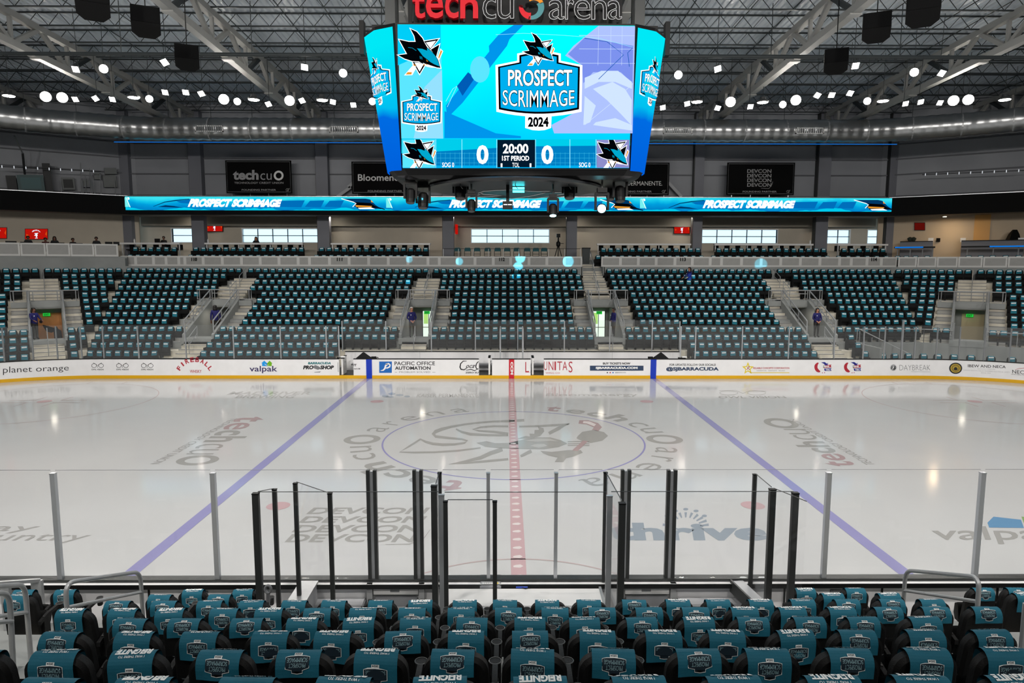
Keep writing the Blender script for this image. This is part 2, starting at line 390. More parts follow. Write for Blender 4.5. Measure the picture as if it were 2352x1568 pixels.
def icetext(s, quad, m=I_GREY, bold=0, shear=0):
    ice('ice_lettering', lambda b: text(b, s, quadfn(*quad, iz), m, bold, shear))
for i, (x0, x1, yt, yb) in enumerate(((711, 983, 1165, 1180), (693, 976, 1185, 1200), (677, 968, 1205, 1222), (661, 955, 1226, 1245))):
    icetext('DEVCON', ((x0-8, yb), (x1-8, yb), (x1+6, yt), (x0+10, yt)), I_GREY, .03)
ice('ice_lettering', lambda b: [b.poly([iz(*p) for p in q], I_GREY) for q in stroke([(885, 1250), (940, 1249), (972, 1238), (988, 1216)], [1, 2, 2, 1])])
icetext('thrive', ((1398, 1241), (1765, 1241), (1757, 1200), (1392, 1200)), I_SLATE, .045)
def fan(b):
    for i in range(11):
        a = math.radians(168-15.6*i); x0, y0 = 1575+34*math.cos(a), 1212-24*math.sin(a); x1, y1 = 1575+54*math.cos(a), 1212-36*math.sin(a)
        for q in stroke([(x0, y0), (x1, y1)], [3, 6]): b.poly([iz(*p) for p in q], I_SLATE)
    for i in range(5):
        a = math.radians(140-25*i); b.poly([iz(*p) for p in ell(1575+56*math.cos(a), 1212-43*math.sin(a), 6, 3, 12)], I_SLATE)
ice('ice_mark', fan)
icetext('bay', ((-92, 1224), (80, 1224), (98, 1203), (-70, 1203)), I_GREY, 0, .2); icetext('country', ((-130, 1247), (190, 1247), (212, 1226), (-100, 1226)), I_GREY, 0, .2)
icetext('valpak', ((2150, 1249), (2470, 1249), (2450, 1208), (2136, 1208)), I_GREY, .01)
ice('ice_mark', lambda b: (b.poly([iz(*p) for p in ((2282, 1186), (2345, 1193), (2352, 1212), (2272, 1211), (2268, 1200))], I_BLUE2), b.poly([iz(*p) for p in ((2346, 1186), (2420, 1192), (2430, 1212), (2356, 1211))], I_GREEN)))
def techmark(bl, br, tr, tl):
    q = quadfn(bl, br, tr, tl, iz)
    def f(b):
        for c, u0, u1, h, m, bd in (('t', 0, .10, .8, I_RGREY, .03), ('e', .12, .26, .62, I_RGREY, .012), ('c', .275, .38, .62, I_GREY, .03), ('h', .40, .52, .9, I_GREY, .03), ('c', .555, .65, .62, I_GREY, -.01), ('u', .67, .775, .62, I_GREY, -.01)):
            text(b, c, lambda u, v: q(u0+(u1-u0)*u, h*v), m, bd)
        N = 36
        for i in range(N):
            t0, t1 = 2*PI*i/N, 2*PI*(i+1)/N
            g = lambda t, r: q(.895+.105*r*math.cos(t), .45+.45*r*math.sin(t))
            b.poly([g(t0, .6), g(t0, 1), g(t1, 1), g(t1, .6)], I_GREY)
    ice('ice_lettering', f)
techmark((548, 957), (390, 1068), (498, 1068), (630, 957)); icetext('TECHNOLOGY CREDIT UNION', ((533, 960), (345, 1065), (366, 1065), (546, 960)), I_GREY)
techmark((1970, 1070), (1815, 960), (1733, 960), (1886, 1070)); icetext('TECHNOLOGY CREDIT UNION', ((2012, 1067), (1824, 962), (1812, 962), (1990, 1067)), I_GREY)
icetext('MAD RIVER', ((520, 906), (712, 906), (720, 899), (535, 899)), I_GREY, .02); icetext('BREWING', ((538, 914), (672, 914), (682, 907), (548, 907)), I_GREY, .02)
icetext('KAISER PERMANENTE', ((956, 912), (1100, 912), (1096, 904), (960, 904)), I_GREY, .01)
ice('ice_mark', lambda b: [b.poly([iz(*p) for p in ell(x, y, rx, ry, 12)], I_SLATE) for x, y, rx, ry in ((885, 909, 8, 2.5), (900, 904, 8, 3), (918, 907, 9, 2.5), (935, 910, 7, 2.2), (895, 911, 10, 1.6))])
icetext('Bloomenergy', ((1252, 911), (1468, 911), (1462, 903), (1256, 903)), I_GREY, .01)
icetext('OWL VISION', ((1650, 914), (1808, 914), (1800, 909), (1650, 909)), I_GREY, .02)
def owl(b):
    for x in (1674, 1738):
        for q in stroke(ell(x, 902, 21, 4.5, 28), 1.1, True): b.poly([iz(*p) for p in q], I_GREY)
    for q in stroke([(1652, 897), (1690, 896), (1706, 903), (1724, 896), (1760, 898)], 1.0): b.poly([iz(*p) for p in q], I_GREY)
ice('ice_mark', owl)

# ================================================================ BOARDS
ZB, ZK = 1.05, .17
def fpath(x0, x1, off=0, n=56):
    """far board line between two signed arc positions, measured as x on the straight and on past it as arc length"""
    P = []
    def pt(s):
        if abs(s) <= RX: return (s, RY+off)
        sg = 1 if s > 0 else -1; a = (abs(s)-RX)/RR; r = RR+off
        return (sg*(RX+r*math.sin(a)), RY-RR+r*math.cos(a))
    k = [x0]+[s for s in [sg*(RX+RR*1.5708*i/n) for sg in (-1, 1) for i in range(n+1)] if x0 < s < x1]+[x1]
    k = sorted(set(k)); return [pt(s) for s in k]
def wallstrip(b, x0, x1, o0, o1, z0, z1, m):
    A, B = fpath(x0, x1, o0), fpath(x0, x1, o1)
    b.layers([[(x, y, z0) for x, y in A]+[(x, y, z0) for x, y in B[::-1]], [(x, y, z1) for x, y in A]+[(x, y, z1) for x, y in B[::-1]]], m)
xpx = lambda px: tY(px, 850, RY).x
segs = [(-29, xpx(779), xpx(812), 'white far rink board with planet orange to pro shop adverts, left'),
        (xpx(812), xpx(1100), xpx(1130), 'white rink board before the bench with blue square office automation advert'),
        (xpx(1130), xpx(1219), xpx(1249), 'short white rink board with red center stripe, between two open gates'),
        (xpx(1249), 29, 29, 'white far rink board from ticket advert round to the right corner')]
BOARDS = []
for x0, x1, x2, lab in segs:
    a, c = fpath(x0, x1), None
    t = thing('rink_board', lab, 'rink board', ((max(x0, -24)+min(x1, 24))/2, RY, 0), 'boards along the far side of the rink'); BOARDS.append(t)
    b = MB(); wallstrip(b, x0, x1, 0, .1, ZK, ZB, WHITE); b.build('panel', t)
    b = MB(); wallstrip(b, x0, x2, -.02, .1, 0, ZK, YELLOW); b.build('kick_plate', t)
    b = MB(); wallstrip(b, x0, x1, -.03, .14, ZB, ZB+.035, BLACK); b.build('cap_rail', t)
def ad(i, fn, name='advert'):
    b = MB(); fn(b); b.build(name, BOARDS[i])
bd = lambda px, py: tBoard(px, py, .006)
bd2 = lambda px, py: tBoard(px, py, .012)
A_BLK = mat('ad_black', (30, 30, 34), .4); A_RED = mat('ad_red', (176, 34, 52), .4); A_BLUE = mat('ad_blue', (0, 98, 184), .4); A_NAVY = mat('ad_navy', (38, 60, 92), .4)
A_TEAL = mat('ad_teal', (0, 112, 120), .4); A_GRN = mat('ad_green', (110, 178, 0), .4); A_CYAN = mat('ad_cyan', (0, 150, 232), .4); A_GREY = mat('ad_grey', (120, 122, 126), .4)
A_LG = mat('ad_light_grey', (176, 178, 182), .4); A_YEL = mat('ad_yellow', (226, 200, 20), .4); A_PUR = mat('ad_indigo', (48, 36, 92), .4); A_GOLD = mat('ad_gold', (176, 150, 52), .4); A_W = mat('ad_white', (240, 240, 240), .4)
A_DB = mat('ad_deep_blue', (34, 40, 140), .4); A_ROYAL = mat('stripe_blue', (0, 50, 180), .35); A_CRIM = mat('stripe_red', (196, 22, 42), .35)
def at(b, s, x0, yb, x1, yt, m=None, bold=0, shear=0, slant=0): text(b, s, quadfn((x0, yb), (x1, yb+slant), (x1, yt+slant), (x0, yt), bd), m or A_BLK, bold, shear)
def ap(b, P, m, top=False): b.poly([(bd2 if top else bd)(*p) for p in P], m)
def astroke(b, P, wd, m, closed=False, top=False):
    for q in stroke(P, wd, closed): ap(b, q, m, top)
ad(0, lambda b: text(b, 'planet orange', quadfn((7, 861), (158, 854), (158, 838), (7, 842), bd), A_BLK, -.005))
def owlv(x):
    def f(b):
        for s in (-8, 8): astroke(b, ell(x+s, 839.5, 5.6, 4.6, 20), 1, A_BLK, True)
        astroke(b, [(x-10, 833), (x-4, 836), (x, 840), (x+4, 836), (x+10, 833)], .9, A_BLK); ap(b, [(x-1.5, 842), (x+1.5, 842), (x, 844)], A_BLK)
        at(b, 'OWL VISION', x-14, 850, x+14, 846.6, bold=.02)
    return f
for x in (224, 281, 338): ad(0, owlv(x))
def fireball(b):
    S = 'FIREBALL'
    for i, ch in enumerate(S):
        a = math.radians(148-16.6*i); cxx, cyy = 447+38*math.cos(a)*.98, 868-37*math.sin(a); tx, ty = math.sin(a), math.cos(a)*.9; h = 14.5; wd = 8.6 if ch != 'I' else 3.5
        ux, uy = math.cos(a)*.9, -math.sin(a)
        bl = (cxx-tx*wd/2, cyy-ty*wd/2); br = (cxx+tx*wd/2, cyy+ty*wd/2)
        text(b, ch, quadfn(bl, br, (br[0]+ux*h*.75, br[1]+uy*h*.75), (bl[0]+ux*h*.75, bl[1]+uy*h*.75), bd), A_RED, .03)
    at(b, 'WHISKY', 436, 856, 463, 849, A_RED, .01)
ad(0, fireball)
def valpak(b):
    at(b, 'valpak', 573, 857, 637, 840, A_PUR, .012)
    ap(b, [(602, 840.5), (602, 834), (600, 834), (607, 828), (614, 834.5), (614, 840.5)], A_CYAN); ap(b, [(613, 840.5), (613, 835), (619, 828), (626, 834.5), (624, 834.5), (624, 840.5)], A_GRN)
    astroke(b, [(608, 835.5), (612, 838.5), (617, 838)], 1, A_W, top=True)
ad(0, valpak)
def proshop(b):
    at(b, 'BARRACUDA', 707, 836.5, 760, 831, A_TEAL, .05, .2); at(b, 'PRO', 696, 848, 720, 839, A_BLK, .06, .2); at(b, 'SHOP', 735, 848, 767, 839, A_BLK, .06, .2)
    ap(b, [(718, 842), (724, 838), (732, 841), (738, 846), (730, 849), (722, 846)], A_GREY); ap(b, [(722, 854), (735, 853), (737, 852), (735, 855), (722, 855)], A_GREY)
    astroke(b, [(776, 832), (777, 854)], 1, A_GREY)
ad(0, proshop)
def pacific(b):
    ap(b, [(871, 830), (900, 830), (900, 856), (871, 856)], A_BLUE)
    astroke(b, [(874, 851), (880, 850), (884, 846), (886, 839), (890, 836)], [1, 3, 4, 4, 4], A_W, top=True); astroke(b, [(886, 836), (893, 835), (896, 838), (895, 842), (889, 845), (885, 845)], [3, 3.5, 3.5, 3.5, 3, 1], A_W, top=True)
    at(b, 'PACIFIC OFFICE', 906, 838.5, 999, 830, A_BLK, .012); at(b, 'AUTOMATION', 907, 849, 989, 841, A_BLK, .03); at(b, 'PROBLEM SOLVED', 917, 856, 988, 852.5, A_GREY, 0)
    astroke(b, [(907, 854.5), (912, 854.5)], .7, A_GREY); astroke(b, [(993, 854.5), (1000, 854.5)], .7, A_GREY)
ad(1, pacific)
ad(1, lambda b: (at(b, 'IT', 812.5, 841, 819, 835.5, A_BLK, .04), at(b, 'OUP.COM', 812.5, 848.5, 827, 845, A_BLK, .02)))
def cola(b):
    astroke(b, [(1072, 829), (1064, 829), (1058, 835), (1056.5, 843), (1059, 848), (1066, 849), (1072, 845)], [1, 2, 2.6, 3, 3, 2.4, 1.4], A_BLK)
    text(b, 'oca', quadfn((1070, 845), (1089, 845), (1090, 838), (1071, 838), bd), A_BLK, .01, .3); astroke(b, [(1088, 839.5), (1092, 838.5)], 1.5, A_BLK)
    astroke(b, [(1099, 830), (1095, 834), (1092.5, 842), (1095, 847), (1099, 847)], [2, 2, 2.5, 2.5, 2], A_BLK); astroke(b, [(1070, 850), (1082, 848), (1090, 851), (1098, 847)], [1, 2, 2, .8], A_BLK)
    at(b, 'ZERO SU', 1069, 857.3, 1099, 853.5, A_BLK, .03)
ad(1, cola)
def stripe(i, px0, px1, m):
    def f(b):
        x0, x1 = xpx(px0), xpx(px1); b.box(x0, x1, RY-.03, RY+.05, 0, ZB+.002, m)
    ad(i, f, 'line_mark')
stripe(1, 841.5, 854.5, A_ROYAL); stripe(2, 1169, 1181, A_CRIM); stripe(3, 1494, 1507, A_ROYAL)
ad(2, lambda b: text(b, 'CCM', lambda u, v: tY(1172.5+6.5*v, 831+29*u, RY-.036), A_W, .05))
ad(2, lambda b: (at(b, 'L', 1206.5, 855, 1215, 831, A_RED, 0), ap(b, [(1216.5, 854), (1218, 854), (1218, 855), (1216.5, 855)], A_RED)))
def lagun(b):
    for s, x0, x1 in (('U', 1249.5, 1257), ('N', 1260, 1271), ('I', 1273.5, 1277), ('T', 1280, 1291), ('A', 1292, 1303), ('S', 1306, 1315)): at(b, s, x0, 855 if s == 'S' else 850, x1, 830, A_RED, -.004)
    at(b, 'WING CO', 1253, 858, 1286, 854.5, A_RED, 0)
ad(3, lagun)
def tickets(b):
    at(b, 'BUY TICKETS NOW', 1385, 837, 1448, 832, A_BLK, .04); ap(b, [(1355, 839.5), (1478, 839.5), (1478, 851), (1355, 851)], A_NAVY)
    text(b, 'SJBARRACUDA.COM', quadfn((1368, 848.6), (1464.5, 848.6), (1464.5, 842), (1368, 842), bd2), A_W, .06)
    for x, m in ((1395, A_BLK), (1401.5, A_RED), (1408, A_BLUE)): ap(b, ell(x, 855.5, 1.6, 1.6, 10), m)
    at(b, '@SJBARRACUDA', 1413, 857, 1438, 854, A_GREY, .02)
ad(3, tickets)
ad(3, lambda b: (at(b, 'FOR UPDATES FOLLOW OUR SOCIALS!', 1538, 840, 1644, 835, A_BLK, .02), at(b, '@SJBARRACUDA', 1530, 853, 1651, 842.5, A_NAVY, .05)))
def reliable(b):
    S = []
    for i in range(10):
        a = PI/2+i*PI/5; r = 15 if i % 2 == 0 else 6.5; S.append((1718+r*math.cos(a)*.95, 846-r*math.sin(a)))
    ap(b, S, A_YEL); ap(b, [(1718+(x-1718)*.6, 846+(y-846)*.6) for x, y in S], A_W, True); text(b, 'R', quadfn((1715, 849), (1722, 849), (1722.5, 841), (1716, 841), bd2), A_RED, .01, .2)
    at(b, 'RELIABLE CONCEPTS CORPORATION', 1730, 847, 1813, 843, A_RED, .02); at(b, 'EXPERIENCED    RESPONSIVE    RELIABLE', 1738, 852, 1803, 850, A_GREY); ap(b, [(1724, 855), (1813, 855), (1813, 856.5), (1722, 856.5)], A_YEL)
ad(3, reliable)
def rink(x):
    def f(b):
        astroke(b, ell(x-4, 842.5, 12, 11, 14, math.radians(100), math.radians(250)), [2, 5, 6, 7, 7, 7, 7, 7, 7, 7, 6, 5, 4, 2], A_RED)
        ap(b, [(x-4, 832), (x+4, 831), (x+11, 836), (x+13, 842), (x+6, 840), (x+2, 835)], A_DB); ap(b, [(x-1, 836), (x+4, 837), (x+6, 841), (x+1, 846)], A_W, True)
        ap(b, [(x+1, 839), (x+20, 837), (x+18, 840), (x+20, 843.5), (x+1, 845)], A_RED, True); ap(b, [(x+3, 846), (x+20, 845), (x+18, 848), (x+20, 851.5), (x+4, 851.5)], A_DB, True)
        text(b, 'RINK', quadfn((x+2, 843.5), (x+16, 843), (x+16, 839), (x+2, 839.6), lambda p, q: tBoard(p, q, .018)), A_W, .05); text(b, 'TEC', quadfn((x+6, 850.5), (x+17, 850.5), (x+17, 847), (x+6, 847), lambda p, q: tBoard(p, q, .018)), A_W, .05)
        for px, py, m in ((x+6, 834.5, A_DB), (x+11, 834.5, A_DB), (x-1, 856, A_RED), (x+4, 855.5, A_RED)): ap(b, ell(px, py, 1.2, 1, 8), m)
    return f
ad(3, rink(1890)); ad(3, rink(1958))
def daybreak(b):
    for i in range(8):
        a = i*PI/4; ap(b, ell(2052+4.5*math.cos(a), 844+4.5*math.sin(a), 3.2, 3.2, 10), A_LG)
    at(b, 'DAYBREAK', 2066, 850, 2137, 838, A_GREY, -.018); ap(b, [(2093, 853), (2137, 853.4), (2137, 854.2), (2093, 853.8)], A_LG)
ad(3, daybreak)
def ibew(b):
    ap(b, ell(2195, 845.5, 15, 13, 28), A_BLK); ap(b, ell(2195, 845.5, 12, 10.3, 28), A_GOLD, True)
    for q in stroke(ell(2195, 845.5, 8, 7, 20), 1, True): b.poly([tBoard(*p, .018) for p in q], A_BLK)
    b.poly([tBoard(*p, .018) for p in ((2190, 848), (2193, 843), (2197, 843), (2200, 848), (2197, 850), (2193, 850))], A_BLK)
    text(b, 'IBEW AND NECA', quadfn((2223, 843), (2310, 845.5), (2310, 839), (2223, 836.5), bd), A_BLK, .01); text(b, 'WORKING TOGETHER', quadfn((2245, 848), (2286, 849), (2286, 847), (2245, 846), bd), A_LG)
    text(b, 'KEEPING SILICON VALLEY POWERED ELECTRICAL SAFETY', quadfn((2213, 850.5), (2320, 856), (2320, 853.6), (2213, 848.5), bd), A_LG); text(b, 'SINCE 1923', quadfn((2253, 857), (2275, 858), (2275, 855.6), (2253, 855), bd), A_LG)
    astroke(b, [(2332, 849), (2340, 846), (2352, 845), (2364, 847)], .8, A_RED); text(b, 'NECA', quadfn((2325, 857), (2362, 860), (2362, 851.5), (2325, 849), bd), A_BLK, 0); text(b, 'NORTHERN CALIFORNIA', quadfn((2323, 860), (2372, 864), (2372, 862), (2323, 858), bd), A_BLK)
ad(3, ibew)
# open gates, bench floor and back wall
for px, dx, lab in ((783, .0, 'open white bench gate beside the pro shop advert'), (1127, -.12, 'open white bench gate left of the red center stripe'), (1222, .0, 'open white bench gate right of the red center stripe')):
    x = xpx(px)+dx; t = thing('bench_gate', lab, 'gate', (x, RY+.1, .17), 'open gates in the far boards')
    b = MB(); b.box(x, x+.09, RY+.12, RY+.95, ZK+.02, ZB+.06, PAINTW); b.build('gate_panel', t)
    b = MB(); b.box(x-.02, x+.11, RY+.1, RY+.97, ZB+.06, ZB+.1, BLACK); b.build('cap_rail', t)
    b = MB(); b.beam((x+.12, RY+.4, .85), (x+.12, RY+.7, .85), .03, .05, STEEL); b.build('latch', t)
b = MB(); b.box(-9.4, 9.6, RY+.12, 15.0, 0, .14, mat('bench_floor', (70, 70, 70), .8)); struct(b.build('bench_floor'))
b = MB(); b.box(-9.45, 9.65, 15.0, 15.12, 0, 1.19, WHITE); b.box(-9.45, 9.65, 14.98, 15.16, 1.19, 1.225, BLACK)
for x in (-5.2, -.4, 2.4, 5.8): b.box(x-.006, x+.006, 14.992, 15.0, .15, 1.19, A_LG)
struct(b.build('bench_wall'))
for x0, x1, lab in ((-9.0, -.8, 'long grey bench behind the left far boards'), (.9, 9.2, 'long grey bench behind the right far boards')):
    t = thing('player_bench', lab, 'bench', ((x0+x1)/2, 14.6, .14)); b = MB(); b.box(x0, x1, 14.42, 14.86, .5, .58, A_GREY); b.build('seat', t)
    for k in range(5):
        x = x0+.3+(x1-x0-.6)*k/4; b = MB(); b.box(x-.04, x+.04, 14.5, 14.8, .14, .5, DARK); b.build('leg', t)
for px, lab in ((835, 'black peaked case behind the boards by the left blue stripe'), (1518, 'black peaked case behind the boards by the right blue stripe')):
    p = tY(px, 826, 13.5); b = MB(); b.layers([[(p.x+sx*.42, p.y+sy*.25, z) for sx, sy in ((-1, -1), (1, -1), (1, 1), (-1, 1))] for z in (.14, 1.02)]+[[(p.x+sx*.03, p.y+sy*.05, 1.36) for sx, sy in ((-1, -1), (1, -1), (1, 1), (-1, 1))]], BLACK); tag(b.build('equipment_case'), lab, 'case')
for px, lab in ((860, 'small black headset box on the far boards, left'), (1495, 'small black headset box on the far boards, right')):
    p = tY(px, 826, 13.05); t = thing('headset', lab, 'headset', (p.x, 13.05, ZB+.035)); b = MB(); b.box(p.x-.16, p.x+.1, 12.99, 13.11, ZB+.035, ZB+.14, BLACK); b.build('case', t); b = MB(); b.tube([(p.x+.12, 13.05, ZB+.05), (p.x+.16, 13.05, ZB+.1), (p.x+.22, 13.05, ZB+.06)], .025, BLACK, 6); b.build('cable', t)
def bagstack(px, lab):
    p = tBoard(px, 822); b = MB(); b.box(p.x-.2, p.x+.2, RY+.02, RY+.14, ZB+.035, ZB+.1, BLACK); b.box(p.x+.0, p.x+.25, RY+.0, RY+.13, ZB+.1, ZB+.16, A_W); tag(b.build('bottle_rack'), lab, 'rack')
bagstack(782, 'bottle rack on the left end of the bench boards'); bagstack(1567, 'bottle rack on the right end of the bench boards')

# ---- far glass
def stanchion(b, x, y, z0, z1, r=.028): b.box(x-r, x+r, y-r, y+r, z0, z1, ALU)
def pane(b, a, c, z0, z1, m, th=.012):
    a, c = Vector((a[0], a[1], 0)), Vector((c[0], c[1], 0)); b.beam((a.x, a.y, (z0+z1)/2), (c.x, c.y, (z0+z1)/2), th, z1-z0, m)
def glassrow(pxs, surf, z0, z1, desc, grp, tall=(), ord0='left'):
    pts = [surf(px) for px in pxs]
    for i, p in enumerate(pts):
        b = MB(); stanchion(b, p[0], p[1], z0, z1-.05+(.35 if i in tall else 0), .028 if i not in tall else .04)
        tag(b.build('glass_post'), f'silver glass post, {nth(i+1)} from the left {desc}', 'post', grp+' posts')
    for i in range(len(pts)-1):
        a, c = Vector(pts[i]), Vector(pts[i+1]); d = (c-a).normalized()*.03; b = MB(); pane(b, a+d, c-d, z0, z1, GLASS_FAR)
        tag(b.build('rink_glass'), f'clear glass pane, {nth(i+1)} from the left {desc}', 'glass', grp+' panes')
sb = lambda px: (tBoard(px, 800, -.05).x, tBoard(px, 800, -.05).y)
glassrow((-45, 8, 75, 131, 187, 238, 318, 427, 537, 645, 750, 779), sb, ZB+.035, 2.9, 'on the far left boards', 'far left glass')
glassrow((1563, 1597, 1704, 1811, 1916, 1983, 2031, 2071, 2101, 2151, 2203, 2261, 2320, 2390), sb, ZB+.035, 2.9, 'on the far right boards', 'far right glass', tall=(7,))
glassrow((787, 887, 991, 1092, 1189, 1296, 1400, 1497, 1560), lambda px: (tY(px, 800, 15.06).x, 15.06), 1.225, 3.0, 'on the bench back wall', 'bench wall glass')
for px, lab in ((1149, 'clear glass divider left of the red center stripe'), (1201, 'clear glass divider right of the red center stripe')):
    x = tY(px, 800, 13.4).x; t = thing('glass_divider', lab, 'glass', (x, 13.9, .14), 'glass dividers between the far benches')
    for y in (13.12, 13.75, 14.4):
        b = MB(); stanchion(b, x, y, .14 if y > 13.2 else ZB+.035, 2.72, .03); b.build('post', t)
    b = MB(); pane(b, (x, 13.15), (x, 14.37), 1.1, 2.7, GLASS_FAR); b.build('pane', t)
    b = MB(); b.box(x-.03, x+.03, 13.12, 14.4, .14, 1.1, PAINTW); b.build('panel', t)
# ================================================================ FAR STAND
C34, S34 = math.cos(math.radians(34)), math.sin(math.radians(34)); T17 = math.tan(math.radians(17))
def st(x, ly): return (x, ly)
def cr(side): return lambda t, ly: (side*(24.6+t*C34+(ly-17)*S34), 17-t*S34+(ly-17)*C34)
CRL, CRR = cr(-1), cr(1)
def wx(ly): return 24.6+(ly-17)*.3057            # where straight and corner meet
def wt(ly): return -(ly-17)*.3057
RISE, TREAD, Y0, Z0 = .378, .84, 14.3, .45
def ry(k): return Y0+TREAD*k
def rz(k): return Z0+RISE*k
def hexa(b, P, z0, z1, m): b.layers([[(x, y, z0) for x, y in P], [(x, y, z1) for x, y in P]], m)
def mbox(b, mp, x0, x1, y0, y1, z0, z1, m): hexa(b, [mp(x0, y0), mp(x1, y0), mp(x1, y1), mp(x0, y1)], z0, z1, m)
def m3(mp, x, y, z): q = mp(x, y); return (q[0], q[1], z)
VOM = {'B': -18.35, 'C': -5.65, 'D': 5.82, 'E': 18.38}; FT = 2.45      # stair centres; FT in the turned corners
def cut(iv, c, h):
    out = []
    for a, b in iv:
        if c+h <= a or c-h >= b: out.append((a, b)); continue
        if c-h > a: out.append((a, c-h))
        if c+h < b: out.append((c+h, b))
    return out
def slot(k): return .93 if 3 <= k <= 8 else 0
b = MB()
for k in range(13):
    y0, y1, z = ry(k)-.62, ry(k)+.22, rz(k)
    lo, hi = -wx(ry(k)), wx(ry(k))
    iv = [(lo, hi)] if k >= 3 else ([(lo, 20.3)] if k == 2 else [(lo, -9.5), (9.7, 20.3)])
    for v in VOM.values():
        if slot(k): iv = cut(iv, v, slot(k))
    for a, c in iv:
        pl = [(-wx(y0) if a == lo else a, y0), (wx(y0) if c == hi else c, y0), (wx(y1) if c == hi else c, y1), (-wx(y1) if a == lo else a, y1)]
        hexa(b, pl, z-.42 if k > 2 else z-.8, z, CONC if k % 3 else CONCD)
    for mp, sd in ((CRL, -1), (CRR, 1)):
        if sd == 1 and k < 3: continue
        iv = [(wt(ry(k)), 16)]
        if slot(k): iv = cut(iv, FT, slot(k))
        for a, c in iv:
            e = a == wt(ry(k)); hexa(b, [mp(wt(y0) if e else a, y0), mp(c, y0), mp(c, y1), mp(wt(y1) if e else a, y1)], z-.42, z, CONC)
struct(b.build('stand_tier', org=(0, 20, 0)))
def ringpts(ly, L=16): return [CRL(L, ly), (-wx(ly), ly), (wx(ly), ly), CRR(L, ly)]
def ringstrip(b, ly0, ly1, z0, z1, m, L=16):
    A, B = ringpts(ly0, L), ringpts(ly1, L)
    for i in range(3): hexa(b, [A[i], A[i+1], B[i+1], B[i]], z0, z1, m)
b = MB(); hexa(b, [(-wx(24.6), 24.6), (5.05, 24.6), (5.05, 25.4), (-wx(25.4), 25.4)], 4.6, 6.0, CONCD); hexa(b, [(6.6, 24.6), (wx(24.6), 24.6), (wx(25.4), 25.4), (6.6, 25.4)], 4.6, 6.0, CONCD)
hexa(b, [CRL(16, 24.6), CRL(wt(24.6), 24.6), CRL(wt(25.4), 25.4), CRL(16, 25.4)], 4.6, 6.55, CONCD); hexa(b, [CRR(wt(24.6), 24.6), CRR(16, 24.6), CRR(16, 25.4), CRR(wt(25.4), 25.4)], 4.6, 6.0, CONCD)
b.box(5.0, 5.12, 24.6, 27.6, 4.9, 6.0, CONCD); b.box(6.53, 6.65, 24.6, 27.6, 4.9, 6.0, CONCD)
struct(b.build('stand_wall'))
# lower right corner: parapet below the raised rows
b = MB(); b.box(20.3, 20.45, 12.3+1.2, 16.2, .1, 1.6, CONCD); hexa(b, [(20.3, 16.1), (wx(16.1), 16.1), (wx(16.3), 16.3), (20.3, 16.3)], .1, 1.62, CONCD)
hexa(b, [CRR(wt(16.1), 16.1), CRR(16, 16.1), CRR(16, 16.3), CRR(wt(16.3), 16.3)], .1, 1.62, CONCD); struct(b.build('parapet_wall'))
b = MB(); b.poly([(p[0], p[1], .1) for p in [(20.3, 13.15)]+[(x, y) for x, y in fpath(21, 34, .15)]+[CRR(16, 16.2), CRR(wt(16.2), 16.2), (20.3, 16.2)]], CONCD)
b.poly([(p[0], p[1], .05) for p in [(-20.3, 13.15), (-20.3, 16.2), CRL(wt(16.2), 16.2), CRL(16, 16.2)]+[(x, y) for x, y in fpath(-34, -21, .15)]], CONCD); struct(b.build('concourse_floor'))

